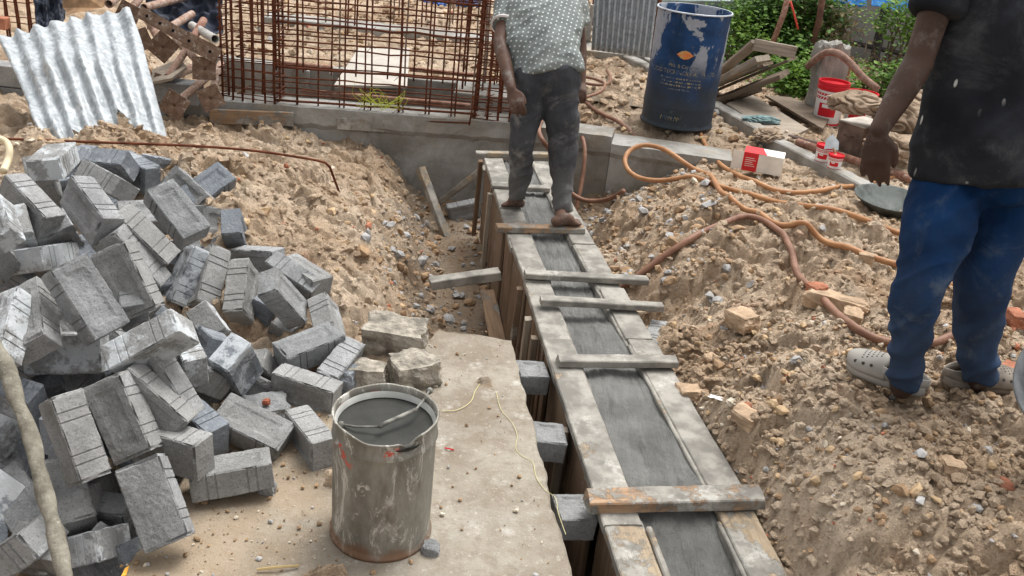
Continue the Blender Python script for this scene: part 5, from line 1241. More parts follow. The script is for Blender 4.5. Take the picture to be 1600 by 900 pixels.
# ------------------------------------------------ blue drum
db_ = P(1056, 190, .0); dx, dy = db_[0], db_[1]; DR, DH = .288, .89
drum = thing('blue_drum', (dx, dy, 0.0), 'tall open blue steel drum with flaking paint and faded lettering on the muddy ledge', 'drum')
t = NT('drum_paint'); pm = t.mapping((1, 1, .55)); nz = t.noise(3.4, pm, 5, .6, .4)
sp = t.n('ShaderNodeSeparateXYZ'); t.link(t.tc.outputs['Object'], sp.inputs[0]); zc = sp.outputs[2]
base = t.mix(t.ramp(t.noise(5, None, 5), .3, .7), (.010, .028, .068), (.018, .060, .165))
top = t.math('MULTIPLY', t.ramp(zc, .38, .56), 1.0)
pe = t.math('MULTIPLY', t.ramp(t.math('ADD', nz, t.math('MULTIPLY', t.noise(30, None, 5, .8), .06)), .535, .555), top)
base = t.mix(pe, base, t.mix(t.noise(20), (.18, .20, .24), (.36, .38, .42)))
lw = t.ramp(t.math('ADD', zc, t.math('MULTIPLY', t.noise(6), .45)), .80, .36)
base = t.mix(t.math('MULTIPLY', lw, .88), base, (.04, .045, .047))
base = t.mix(t.math('MULTIPLY', t.ramp(t.noise(24, pm, 6, .8), .58, .68), .35), base, (.22, .20, .17))
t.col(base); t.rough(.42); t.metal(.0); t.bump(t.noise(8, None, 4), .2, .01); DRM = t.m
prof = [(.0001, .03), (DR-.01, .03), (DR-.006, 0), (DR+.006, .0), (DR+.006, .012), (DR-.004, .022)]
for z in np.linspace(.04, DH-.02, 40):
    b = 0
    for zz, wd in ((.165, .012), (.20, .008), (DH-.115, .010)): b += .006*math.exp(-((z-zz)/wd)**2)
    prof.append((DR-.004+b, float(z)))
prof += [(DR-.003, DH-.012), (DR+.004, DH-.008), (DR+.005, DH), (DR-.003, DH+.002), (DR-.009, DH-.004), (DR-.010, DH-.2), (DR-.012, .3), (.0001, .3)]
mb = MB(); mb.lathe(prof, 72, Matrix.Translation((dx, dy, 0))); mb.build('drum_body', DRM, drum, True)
mb = MB(); mb.lathe([(DR+.0075, DH-.006), (DR+.008, DH-.001), (DR+.003, DH+.005), (DR-.004, DH+.004)], 72, Matrix.Translation((dx, dy, 0))); mb.build('drum_rim', simple('rim_metal', (.40, .42, .45), .5, .4), drum, True)
camang = math.atan2(-dy, -dx)
def wrap_text(txt, size, z, off, mat, name, R_=None):
    cu = bpy.data.curves.new('txt', 'FONT'); cu.body = txt; cu.size = size; cu.align_x = 'CENTER'; cu.extrude = .0
    ob = bpy.data.objects.new('txt', cu); C.objects.link(ob); bpy.context.view_layer.update()
    me = bpy.data.meshes.new_from_object(ob.evaluated_get(bpy.context.evaluated_depsgraph_get())); bpy.data.objects.remove(ob)
    rr = (R_ or DR)+.0022
    for v in me.vertices:
        a = camang+(v.co.x+off)/rr; v.co = Vector((rr*math.cos(a), rr*math.sin(a), z+v.co.y))
    me.materials.clear(); me.materials.append(mat); o = bpy.data.objects.new(name, me); C.objects.link(o); o.parent = drum; ROOT[name] = V((0, 0, 0)); return o
LET = NT('faded_gold'); LET.col(LET.mix(LET.ramp(LET.noise(30, None, 5, .8), .42, .6), (.03, .075, .16), (.33, .27, .14))); LET.rough(.6); LET = LET.m
wrap_text('Mfd. & Company', .036, .485, -.01, LET, 'lettering')
wrap_text('CICC TECHNOLOGIES LTD', .046, .432, -.01, LET, 'lettering')
def squig(n, z, off, w_):
    mb = MB(); x = -w_/2
    while x < w_/2:
        l = rnd.uniform(.008, .03); h = rnd.uniform(.006, .013)
        rr = DR+.002; a0 = camang+(x+off)/rr; a1 = camang+(x+l+off)/rr
        f = lambda a, zz: (dx+rr*math.cos(a), dy+rr*math.sin(a), zz)
        mb.add([f(a0, z), f(a1, z), f(a1, z+h), f(a0, z+h)], [(0, 1, 2, 3)]); x += l+rnd.uniform(.004, .012)
    mb.build('small_print', LET, drum)
for z, w_ in ((.395, .33), (.368, .30), (.342, .32), (.312, .16)): squig(1, z, -.02, w_)
for k in range(5): pass
OR = NT('emblem_orange'); OR.col(OR.mix(OR.ramp(OR.noise(14, None, 4, .8), .4, .6), (.62, .15, .04), (.45, .30, .12))); OR.rough(.6)
mb = MB(); rr = DR+.0026
ring_ = []
for (a, b) in [(-.065, 0), (-.03, .026), (0, .034), (.03, .026), (.065, 0), (.03, -.026), (0, -.034), (-.03, -.026)]:
    an = camang+(a-.015)/rr; ring_.append((dx+rr*math.cos(an), dy+rr*math.sin(an), .585+b))
mb.add(ring_, [(0, 1, 7), (1, 2, 6, 7), (2, 3, 5, 6), (3, 4, 5)]); mb.build('emblem', OR.m, drum)
wrap_text('CICC', .026, .577, -.015, BLACK, 'emblem_letters')
mb = MB()
for k in range(7):
    a = camang+(-.13+k*.022)/rr; f = lambda zz, da: (dx+rr*math.cos(a+da), dy+rr*math.sin(a+da), zz)
    mb.tube([f(.075, 0), f(.105, .02), f(.09, .06)], .0035, 4)
mb.build('hand_scrawl', LET, drum)

# ------------------------------------------------ hoses
def m_hose(name, lo, hi):
    t = NT(name); b = t.mix(t.ramp(t.noise(9, None, 5), .3, .7), lo, hi)
    b = t.mix(t.math('MULTIPLY', t.ramp(t.noise(30, None, 6, .8), .55, .7), .5), b, (.40, .30, .2)); t.col(b); t.rough(.42); return t.m
HB = m_hose('hose_brown', (.15, .075, .05), (.25, .135, .09)); HO = m_hose('hose_orange', (.30, .14, .065), (.42, .225, .11)); HY = m_hose('hose_cream', (.55, .45, .28), (.62, .54, .38))
def hose(pts, r, mat, label, n=12, zs=None):
    r = r*.88
    q = []
    for i, p in enumerate(pts):
        if len(p) == 2: q.append(G(p[0], p[1], r*.9))
        else: q.append(P(p[0], p[1], p[2]) if abs(p[2]) < 4.5 else at(p[0], p[1], p[2]))
    c = catmull(q, 8)
    arr = np.array(c); 
    for k in range(len(arr)):
        if all(len(p) == 2 for p in pts): arr[k, 2] = max(arr[k, 2], hz(arr[k, 0], arr[k, 1])+r*1.0)
    for _ in range(3):
        arr[1:-1] = .25*arr[:-2]+.5*arr[1:-1]+.25*arr[2:]
    if all(len(p) == 2 for p in pts) or len(pts) > 22:
        hh = height(arr[:, 0], arr[:, 1]); arr[:, 2] = np.maximum(arr[:, 2], hh+r*.75)
    for _ in range(6):
        arr[1:-1] = .25*arr[:-2]+.5*arr[1:-1]+.25*arr[2:]
    if all(len(p) == 2 for p in pts) or len(pts) > 22:
        for _ in range(3):
            arr[:, 2] += np.maximum(0, height(arr[:, 0], arr[:, 1])+r*.5-arr[:, 2])
            for _ in range(4): arr[1:-1] = .25*arr[:-2]+.5*arr[1:-1]+.25*arr[2:]
    mb = MB(); mb.tube(list(arr), r, n); return tag(mb.build('garden_hose', mat, smooth=True), label, 'hose')
hose([(1095, 210), (1106, 236), (1126, 258), (1150, 277), (1190, 294), (1240, 303), (1290, 301), (1340, 292), (1400, 280), (1450, 272)], .018, HO, 'orange hose curving from the foot of the blue drum past the red box')
hose([(1440, 372), (1412, 367), (1350, 352), (1260, 330), (1180, 309), (1120, 292), (1055, 285, 5.95), (1005, 281, 6.0), (982, 268, 6.1), (975, 250, 6.2), (984, 234, 6.3), (1005, 226, 6.35), (1030, 230, 6.3), (1050, 240, 6.22), (1078, 261, 6.1), (1100, 272, 6.0), (1118, 287), (1131, 309), (1165, 330), (1190, 340), (1233, 362), (1280, 381), (1345, 398), (1408, 415), (1470, 440), (1520, 460)], .0185, HO, 'long orange brown hose making the open loop near the plinth')
hose([(903, 150), (925, 172), (960, 186), (985, 206), (1002, 232), (1009, 250), (1003, 268), (990, 284), (975, 298)], .019, HB, 'dark brown hose running from the coils down through the loop')
hose([(962, 456), (975, 447), (1007, 424), (1047, 393), (1100, 362), (1149, 344), (1184, 340), (1211, 358), (1229, 384), (1238, 416), (1256, 447), (1287, 473), (1322, 504), (1367, 531), (1395, 538), (1447, 540), (1495, 527), (1560, 500)], .0195, HB, 'dark brown hose snaking down the mound behind the blue trousers')
hose([(948, 110, .05), (1000-45, 122, .04), (948, 132, .04), (925, 132, .04), (905, 127, .05), (905, 120, .07), (925, 122, .08), (945, 130, .05), (940, 143, .04), (915, 152, .03), (900, 157, .03)], .015, HB, 'coiled reddish hose on the mud beside the worker')
hose([(852, 178, .05), (841, 200, .04), (848, 220, .03), (862, 238, 6.6), (870, 256, 6.45), (876, 275, 6.4), (890, 300, 6.35), (915, 314, 6.3), (950, 312, 6.2), (975, 298, 6.1)], .019, HB, 'brown hose dropping into the trench behind the worker legs')
hose([(900, 205, 6.9), (909, 212, 6.75), (914, 232, 6.6), (912, 265, 6.5), (906, 300, 6.4), (898, 335, 6.3)], .017, HB, 'length of hose hanging straight down over the ledge beside the grey trousers')
hose([(-15, 214, .45), (8, 220, .43), (15, 235, .40), (12, 252, .36), (5, 268, .34)], .019, HY, 'cream hose end arching down at the left edge above the pile')

# ------------------------------------------------ things on the right
# kerb strips
def kerb(a, b, w_, h_, label, za=0, zb=0):
    p0, p1 = P(a[0], a[1], za), P(b[0], b[1], zb); M, L = frame(p0, p1); mb = MB(); n = max(2, int(L/.05)); vs = []
    for i in range(n+1):
        for (y, z) in ((-w_/2, -.1), (-w_/2, h_-.01), (-w_/2+.01, h_), (w_/2-.01, h_), (w_/2, h_-.01), (w_/2, -.1)):
            e = .006*mnoise.noise(Vector((i*.6, y*20, z*20+a[0]))); vs.append(M @ Vector((-L/2+L*i/n, y+e, z+e)))
    mb.add(vs, [(i*6+k, (i+1)*6+k, (i+1)*6+(k+1) % 6, i*6+(k+1) % 6) for i in range(n) for k in range(6)]+[tuple(range(6)), tuple(range(n*6, n*6+6))[::-1]])
    return tag(mb.build('concrete_strip', WALL), label, 'concrete strip')
kerb((1112, 168), (1196, 216), .12, .06, 'low concrete strip behind the blue drum, farther half')
kerb((1200, 222), (1352, 300), .12, .06, 'low concrete strip running past the red box toward the small pots, nearer half')
kerb((905, 72), (955, 95), .12, .08, 'short grey concrete beam left under the upright iron sheet'); kerb((968, 92), (1018, 118), .12, .08, 'grey concrete beam lying between the iron sheet and the drum')
kerb((1000, 96), (1030, 112), .1, .08, 'second grey beam tucked behind the drum')
mb = MB(); mb.box(P(900, 62, .08), (.28, .2, .16), Matrix.Rotation(.3, 3, 'Z')); tag(mb.build('concrete_cube', WALL, bevel=.01), 'grey squared concrete piece beyond the worker right arm', 'concrete block')
o = plank('loose_board', P(908, 62, .12), P(938, 48, .18), .06, .03, WOODG, seed=500); tag(o, 'pale stick of timber beyond the worker right arm', 'board')
# puddles
def puddle(cx, cy, rx, ry, z, label, seed):
    mb = MB(); pts = []
    for k in range(40):
        a = 2*PI*k/40; s = 1+.5*mnoise.noise(Vector((math.cos(a)*1.3, math.sin(a)*1.3, seed))); pts.append((cx+rx*s*math.cos(a), cy+ry*s*math.sin(a), z))
    mb.add(pts, [tuple(range(40))]); o = mb.build('puddle', WATER); tag(o, kind='structure')
for cx_, cy_, rx_, ry_ in PUD: puddle(cx_, cy_, rx_*1.25, ry_*1.3, base_h(np.array([cx_]), np.array([cy_]))[0]*(.35 if cy_ < 7.2 else 1)-.026, '', 1)
# metal pan
def m_pan():
    t = NT('pan_metal'); t.col(t.mix(t.ramp(t.noise(6, None, 5, .7), .35, .65), (.05, .056, .05), (.13, .14, .13))); t.rough(.6); t.metal(.0); t.bump(t.noise(20, None, 4), .2, .004); return t.m
PAN = m_pan()
g = G(1395, 335); pc = P(1394, 312, g[2]+.10)
mb = MB(); M = Matrix.Translation(V((pc[0], pc[1], g[2]+.012))) @ Matrix.Rotation(R(3), 4, 'X')
mb.lathe([(.0001, .006), (.06, .008), (.12, .025), (.18, .062), (.225, .10), (.232, .104), (.234, .100), (.228, .094), (.183, .054), (.122, .016), (.06, 0), (.0001, 0)], 64, M)
tag(mb.build('mortar_pan', PAN, smooth=True), 'shallow round iron head pan lying on the dirt by the standing man hand', 'pan')
# tilted basin at the right edge
ctr = at(1702, 598, 2.25); ax = Vector((-.55, -.55, .62)).normalized(); q = ax.to_track_quat('Z', 'Y').to_matrix().to_4x4(); q.translation = V(ctr)
mb = MB(); mb.lathe([(.0001, -.10), (.06, -.095), (.12, -.07), (.16, -.02), (.178, .008), (.184, .006), (.182, -.004), (.166, -.032), (.12, -.085), (.06, -.108), (.0001, -.112)], 56, q)
tag(mb.build('mortar_pan', simple('basin_metal', (.17, .175, .18), .6, .2, 9, .5), smooth=True), 'grey tilted basin cut by the right edge of the photo, below the blue trousers', 'pan')
# red and white carton
CR_R = NT('carton_red'); st = CR_R.n('ShaderNodeTexWave'); st.inputs['Scale'].default_value = 9; st.inputs['Distortion'].default_value = 1; CR_R.link(CR_R.mapping((1, 1, 1)), st.inputs[0])
CR_R.col((.55, .03, .035)); CR_R.rough(.5); CR_R = CR_R.m; CR_W = simple('carton_white', (.66, .62, .56), .75, 0, 8, .12, .2)
g = P(1186, 272, .0); bx = thing('carton', (g[0]+.08, g[1]+.1, 0), 'red and white cardboard carton lying on the sandy ground', 'box')
Rz = Matrix.Rotation(R(-16), 3, 'Z'); cen = Vector((g[0]+.035, g[1]+.09, .07))
def carton_face(pts, mat, name='panel'):
    mb = MB(); mb.prism([cen+Rz @ Vector(p) for p in pts], Rz @ Vector((0, 0, .0))+Vector((0, .002, .001))); return mb.build(name, mat, bx)
mb = MB(); mb.box(cen, (.27, .17, .13), Rz); mb.m = 0
o = mb.build('carton_body', [CR_W, CR_R], bx, bevel=.003)
hx, hy, hz__ = .135, .085, .065; e = .0012
mb = MB(); L3 = lambda x, y, z: cen+Rz @ Vector((x, y, z))
mb.add([L3(-hx-e, -hy-e, -hz__), L3(-.035, -hy-e, -hz__), L3(-.035, -hy-e, hz__), L3(-hx-e, -hy-e, hz__)], [(0, 1, 2, 3)])
mb.add([L3(-hx-e, -hy, hz__+e), L3(.02, -hy, hz__+e), L3(-.02, hy, hz__+e), L3(-hx-e, hy, hz__+e)], [(0, 1, 2, 3)]); mb.build('red_print', CR_R, bx)
mb = MB()
for k in range(5): z = -.03+k*.014; mb.add([L3(-.12, -hy-.002, z), L3(-.05-.01*(k % 3), -hy-.002, z), L3(-.05-.01*(k % 3), -hy-.002, z+.004), L3(-.12, -hy-.002, z+.004)], [(0, 1, 2, 3)])
mb.build('white_print', CR_W, bx)
mb = MB(); mb.prism([L3(-hx, -hy, -hz__+.01), L3(-hx-.075, -hy-.01, -hz__+.0), L3(-hx-.075, -hy-.02, hz__+.01), L3(-hx, -hy, hz__)], (0, .003, 0)); mb.build('open_flap', CR_W, bx)

# paint pails
PW = simple('pail_white', (.72, .70, .68), .4, 0, 4, .06, .0); PR = simple('pail_red', (.55, .02, .03), .38, 0, 5, .15, 0)
def pail(c, r, h, label, big):
    t = thing('paint_pail', c, label, 'bucket', 'red-lidded white pails'); M = Matrix.Translation(V(c))
    mb = MB(); mb.lathe([(.0001, 0), (r*.86, 0), (r*.88, .005), (r*.985, h*.84)], 40, M); mb.build('pail_body', PW, t, True)
    mb = MB(); mb.lathe([(r*.99, h*.80), (r*1.05, h*.82), (r*1.06, h*.9), (r*1.03, h*.92), (r*1.07, h*.95), (r*1.05, h), (r*.96, h), (r*.94, h*.94), (.0001, h*.945)], 40, M); mb.build('lid', PR, t, False)
    ca = math.atan2(-c[1], -c[0])
    def patch(name, mat, a0, a1, z0, z1, rr=1.006, n=14, sl=0):
        mb = MB(); vs = []
        for i in range(n+1):
            a = ca+a0+(a1-a0)*i/n
            for z in (z0, z1):
                zz = z+sl*(0); rad = r*(.88+.105*(z/(.84*h)))*rr; vs.append((c[0]+rad*math.cos(a), c[1]+rad*math.sin(a), c[2]+zz))
        mb.add(vs, [(2*i, 2*i+2, 2*i+3, 2*i+1) for i in range(n)]); return mb.build(name, mat, t, True)
    patch('red_label', PR, -.75, .55, h*.22, h*.52); patch('red_band', PR, -1.6, 1.6, h*.60, h*.66); patch('red_band', PR, -1.6, 1.6, h*.55 if False else h*.69, h*.745)
    patch('red_band', PR, -1.6, 1.6, h*.02, h*.07); patch('white_label', PW, -.5, .0, h*.42, h*.5, 1.012)
    mb = MB()
    for k in range(14):
        a = ca-1.5+k*.23; rad = r*.985
        for z0, z1 in ((.605, .655), (.695, .74)):
            f = lambda aa, z: (c[0]+rad*1.012*(.985 if z < .7 else 1)*math.cos(aa), c[1]+rad*1.012*(.985 if z < .7 else 1)*math.sin(aa), c[2]+h*z)
            mb.add([f(a, z0), f(a+.06, z0), f(a+.16, z1), f(a+.10, z1)], [(0, 1, 2, 3)])
    mb.build('white_hatching', PW, t)
    return t
c = P(1294, 196, -.0); pail((c[0], c[1]+.1, -.01), .125, .37, 'tall red-lidded white pail standing left of the rusty box', True)
pail((c[0]+.27, c[1]+.12, -.01), .12, .30, 'second red-lidded pail half hidden by the sacks', True)
c = P(1287, 254, .06); pail((c[0], c[1]+.05, .055), .058, .125, 'small red-lidded pot on the concrete strip, the left larger one', False)
c = P(1305, 264, .06); c2 = (c[0], c[1]+.04, .055); pail(c2, .052, .10, 'small red-lidded pot on the concrete strip, the right smaller one', False)
tr = thing('trowel', (c2[0]-.0, c2[1]+.02, .155), 'steel trowel lying over the two small red-lidded pots', 'trowel')
mb = MB(); b0 = V((c2[0]-.03, c2[1]+.04, .20)); rt = V(RC); upv = V(UC)
mb.prism([b0+rt*-.06+upv*-.02, b0+rt*-.045+upv*.05, b0+rt*.0+upv*.085, b0+rt*.045+upv*.03, b0+rt*.04+upv*-.03, b0+rt*.0+upv*-.02], V(FW)*.002); mb.build('blade', simple('trowel_steel', (.55, .57, .58), .3, .7), tr)
mb = MB(); mb.tube([b0+rt*.005+upv*-.01, b0+rt*.02+upv*-.04, b0+rt*.015+upv*-.06], .006, 8); mb.tube([b0+rt*.015+upv*-.055, b0+rt*.025+upv*-.105], .011, 8); mb.build('handle', simple('trowel_handle', (.42, .28, .18), .6), tr, True)
# rusty box
c = P(1322, 246, 0); BOXM = simple('rusty_box_metal', (.18, .125, .10), .75, .2, 9, .4, .3)
bxx = thing('metal_box', (c[0]+.1, c[1]+.15, 0), 'rusty brown sheet metal box with pale rim, sacks heaped on it', 'box')
Rb = Matrix.Rotation(R(38), 3, 'Z'); cb = V((c[0]+.13, c[1]+.17, .12))
mb = MB(); mb.box(cb, (.30, .22, .24), Rb); mb.build('box_body', BOXM, bxx, bevel=.004)
mb = MB(); mb.box(cb+Vector((0, 0, .122)), (.315, .235, .012), Rb); mb.build('lid', simple('box_lid', (.42, .38, .33), .7), bxx, bevel=.003)
for sx in (-1, 1):
    p0 = cb+Rb @ Vector((-.15, sx*.03, .02)); mb = MB(); p0 = cb+Rb @ Vector((-.155, -.0, .03)) if sx < 0 else cb+Rb @ Vector((0, -.115, .03))
    a = Rb @ Vector((0, .04, 0)) if sx < 0 else Rb @ Vector((.04, 0, 0)); o_ = Rb @ Vector((-.03, 0, 0)) if sx < 0 else Rb @ Vector((0, -.03, 0))
    mb.tube([p0-a, p0-a*.7+o_, p0+a*.7+o_, p0+a], .004, 6); mb.build('handle', BOXM, bxx, True)
# sacks: burlap in folds
t = NT('burlap'); base = t.mix(t.ramp(t.noise(5, None, 5), .3, .7), (.20, .145, .10), (.34, .26, .19)); t.col(base); t.rough(.95)
h = t.bump(t.noise(14, None, 4, .6, 1.5), .5, .03); t.bump(t.noise(180, None, 2), .4, .002, h); SACK = t.m
def sack(px, py, Y, size, seed, label, rot=0, z=None):
    import bmesh
    bm = bmesh.new(); bmesh.ops.create_icosphere(bm, subdivisions=6, radius=1)
    so = Vector((seed*3.3, seed, -seed*2))
    for v in bm.verts:
        p = v.co; d = 1+.28*mnoise.noise(p*1.4+so)
        wv = mnoise.noise(p*1.1+so*2)*2.2+mnoise.noise(p*2.3+so)*.9
        d += .26*abs(math.sin((p.x*.9+p.y*.5+p.z*.7+wv)*3.1))**.8+.05*abs(mnoise.noise(p*5+so))-.1
        v.co = Vector((p.x*d*size[0], p.y*d*size[1], max(p.z, -.55)*d*size[2]))
    me = bpy.data.meshes.new('burlap_sack'); bm.to_mesh(me); bm.free(); me.materials.append(SACK); me.polygons.foreach_set('use_smooth', [True]*len(me.polygons))
    o = bpy.data.objects.new('burlap_sack', me); C.objects.link(o); o.location = V(at(px, py, Y)); o.rotation_euler = (0, 0, rot); return tag(o, label, 'sack', 'brown burlap sacks')
sack(1340, 163, 6.95, (.19, .14, .085), 1, 'crumpled burlap sack draped on top of the rusty metal box')
sack(1405, 188, 6.9, (.20, .16, .13), 2, 'twisted burlap sack behind the standing man wrist', .3)
sack(1425, 158, 7.2, (.20, .16, .09), 5, 'burlap sack farthest back, beside the man elbow', .8)
sack(1395, 228, 6.55, (.20, .15, .09), 3, 'burlap sack on the ground behind the man fingers', .5)
sack(1200, 212, 7.1, (.13, .10, .045), 4, 'muddy rag of burlap slung over the low concrete strip', .9)
BT = simple('teal_cloth', (.16, .23, .23), .9, 0, 9, .3, .6, 30, .02)
mb = MB()
o = sack(1190, 187, 7.55, (.14, .07, .03), 7, 'dull teal rag lying on the boards behind the drum', .2); o.data.materials.clear(); o.data.materials.append(BT); o.name = 'teal_rag'; o['category'] = 'rag'; del o['group']
# pipes on the right
hollow('steel_pipe', P(1246, 222, .06), P(1430, 282, .06), .03, PIPER, 'red-brown steel pipe running behind the small pots')
hollow('steel_pipe', P(1232, 214, .04), P(1300, 232, .04), .022, simple('dark_pipe', (.09, .06, .05), .6), 'short dark pipe beside the red-brown one')
mb = MB(); mb.tube(catmull([at(1262, 104, 8.4), at(1275, 92, 8.3), at(1292, 82, 8.2), at(1310, 84, 8.1), at(1328, 98, 8.0), at(1348, 120, 7.9), at(1372, 140, 7.8)], 6), .03, 12)
tag(mb.build('bent_pipe', m_rust('bent_pipe_rust', (.20, .11, .08), (.34, .23, .18)), smooth=True), 'rusty pipe bent into an arch over the concrete stub', 'pipe')
g = at(1284, 150, 8.4); rock('concrete_stub', (g[0], g[1], .28), (.24, .2, .62), WALL, 'rough grey concrete stub post beside the tall pail', 'post', None, 61, .2, boxy=.92)
# boards on the ground behind the kerb and the heap of timber
for i, (q, lb) in enumerate([([(1135, 165), (1222, 225), (1262, 205), (1170, 148)], 'wide grey board lying on the ground behind the drum, left one'), ([(1195, 152), (1285, 205), (1300, 180), (1235, 155)], 'wide purple-grey board lying on the ground, right one near the tall pail')]):
    mb = MB(); mb.prism([P(a, b, .03+.01*i) for a, b in q], (0, 0, .02)); tag(mb.build('ground_board', WOODD if i else WOODG), lb, 'board')
tp = [(at(1112, 125, 8.6), at(1182, 66, 8.1), .10, .03, WOODG, 'timber shutter edge rising to the top of the heap', -.2), (at(1178, 70, 8.1), at(1243, 82, 8.15), .03, .10, WOODG, 'pale end board facing out at the top of the timber heap', 0),
      (at(1118, 132, 8.3), at(1192, 90, 7.9), .17, .05, WOODG, 'thick weathered timber in the middle of the heap', .1), (at(1122, 128, 8.2), at(1184, 101, 7.95), .05, .03, WOODO, 'thin batten on the thick weathered timber', 0),
      (at(1115, 158, 8.4), at(1226, 116, 8.0), .20, .045, WOODD, 'dark rounded board sticking out lowest from the heap', .2), (at(1105, 140, 8.5), at(1200, 100, 8.2), .22, .03, WOODD, 'shaded board inside the timber heap', 0),
      (at(1100, 150, 8.7), at(1238, 92, 8.3), .25, .02, WOODD, 'dark shutter sheet under the top end board', 0), (at(1110, 165, 8.5), at(1180, 140, 8.2), .2, .05, WOODD, 'black wet board at the bottom of the heap', 0)]
for i, (a, b, wd, th_, mt, lb, rl) in enumerate(tp): o = plank('timber_board', a, b, wd, th_, mt, seed=600+i, roll=rl); tag(o, lb, 'board', 'heap of old timber behind the drum')

# upright iron sheet
def corr(name, c4, ribs, amp, mat, label, horiz=False, cat='corrugated sheet'):
    nn = np.cross(c4[1]-c4[0], c4[2]-c4[0]); nn = nn/np.linalg.norm(nn); n = ribs*10; mb = MB(); vs = []
    for i in range(n+1):
        for j in range(13):
            s_, t_ = (j/12, i/n) if horiz else (i/n, j/12); vs.append(bil(c4, s_, t_)+nn*amp*math.sin(2*PI*ribs*i/n)+nn*.008*mnoise.noise(Vector((s_*4, t_*4, 1))))
    mb.add(vs, [(i*13+j, i*13+j+1, (i+1)*13+j+1, (i+1)*13+j) for i in range(n) for j in range(12)])
    o = mb.build(name, mat, smooth=True); m = o.modifiers.new('s', 'SOLIDIFY'); m.thickness = .002; return tag(o, label, cat)
GALVD = m_galv('dull_galvanised', 1.0)
corr('corrugated_sheet', [at(931, -45, 9.7), at(1032, -40, 9.6), at(924, 78, 9.5), at(1016, 90, 9.4)], 11, .022, GALVD, 'upright dull corrugated iron sheet left of the blue drum')
mb = MB(); mb.tube([at(1036, -40, 9.6), at(1026, 40, 9.5), at(1018, 90, 9.45)], .022, 8); tag(mb.build('rusty_post', RUST), 'rusty post at the right edge of the upright iron sheet', 'post')
mb = MB(); mb.tube([at(930, -40, 9.75), at(926, 40, 9.6)], .015, 8); tag(mb.build('rusty_post', RUST), 'thin rusty post at the left edge of the upright iron sheet', 'post')
corr('corrugated_fence', [at(1000, -60, 11.5), at(1210, -60, 11.5), at(1000, 120, 10.9), at(1210, 130, 10.9)], 8, .05, simple('greenish_zinc', (.30, .36, .35), .35, .6, 5, .2), 'bright corrugated fence with level ridges behind the drum and bush', True, 'fence')
# clutter beyond the worker
CLO = simple('pink_cloth', (.42, .28, .2), .9); mb = MB()
crumple('cloth_heap', [at(885, -30, 9.3), at(925, -30, 9.3), at(890, 22, 9.0), at(922, 12, 9.0)], simple('tan_cloth', (.38, .28, .19), .9, 0, 6, .3), 'tan bundle hanging beyond the worker right shoulder', 'cloth', .08, 4)
mb = MB(); mb.box(V(at(905, 32, 9.4)), (.2, .2, .34), Matrix.Rotation(.4, 3, 'Z')); tag(mb.build('concrete_post', WALL, bevel=.01), 'grey concrete post beyond the worker right sleeve', 'post')
crumple('blue_tarp', [at(655, -25, 12), at(700, -25, 12), at(657, 8, 11.8), at(698, 10, 11.8)], simple('blue_tarp', (.05, .12, .35), .5), 'small blue tarp far beyond the rebar at the top edge', 'tarp', .05, 4)
crumple('blue_tarp', [at(710, -25, 12), at(760, -25, 12), at(712, 10, 11.8), at(750, 12, 11.8)], simple('navy_tarp', (.05, .07, .14), .5), 'small dark blue bundle at the top edge, left of the worker', 'tarp', .05, 4)

# shed
shed = thing('shed', at(1420, 140, 11.2)*np.array([1, 1, 0]), 'grey walled shed with blue sheet eaves behind the shrubs', 'shed')
SW = simple('shed_wall', (.25, .245, .235), .85, 0, 9, .10); SB = NT('blue_sheet'); SB.col(SB.mix(SB.ramp(SB.noise(3, SB.mapping((9, 1, 1))), .35, .65), (.02, .13, .42), (.06, .27, .62))); SB.rough(.45); SB = SB.m
wa, wb_ = at(1255, 140, 11.6), at(1720, 175, 10.8); dirw = (wb_-wa)*np.array([1, 1, 0]); dirw = dirw/np.linalg.norm(dirw)
mb = MB(); mb.prism([(wa[0], wa[1], -.3), (wb_[0], wb_[1], -.3), (wb_[0], wb_[1], 2.2), (wa[0], wa[1], 2.2)], (0.05, .15, 0)); mb.build('wall', SW, shed)
DKW = simple('tarred_post', (.045, .042, .04), .8)
for a, b, w_ in (((1385, 10), (1362, 110), .055), ):
    mb = MB(); mb.tube([at(a[0], a[1], 11.0), at(b[0], b[1], 10.9)], w_, 7); mb.build('post', DKW, shed)
mb = MB(); mb.tube([at(1280, 55, 11.35), at(1480, 100, 10.95)], .03, 6); mb.build('rail', DKW, shed)
mb = MB(); mb.tube([at(1322, -10, 10.9), at(1318, 40, 10.85), at(1312, 108, 10.8)], [.07, .075, .08], 9); mb.build('concrete_post', WALL, shed, True)
for (a, b, c_, d) in (((1290, -30), (1356, -25), (1287, 0), (1354, 11)), ((1364, -25), (1450, -20), (1362, 8), (1440, 24))):
    crumple('eaves_sheet', [at(a[0], a[1], 10.6), at(b[0], b[1], 10.5), at(c_[0], c_[1], 10.4), at(d[0], d[1], 10.3)], SB, None, None, .012, 3, 24, ribs=5, parent=shed)
mb = MB(); mb.tube([at(1412, -8, 10.2), at(1445, 14, 10.1)], .018, 6); mb.build('white_batten', PW, shed)
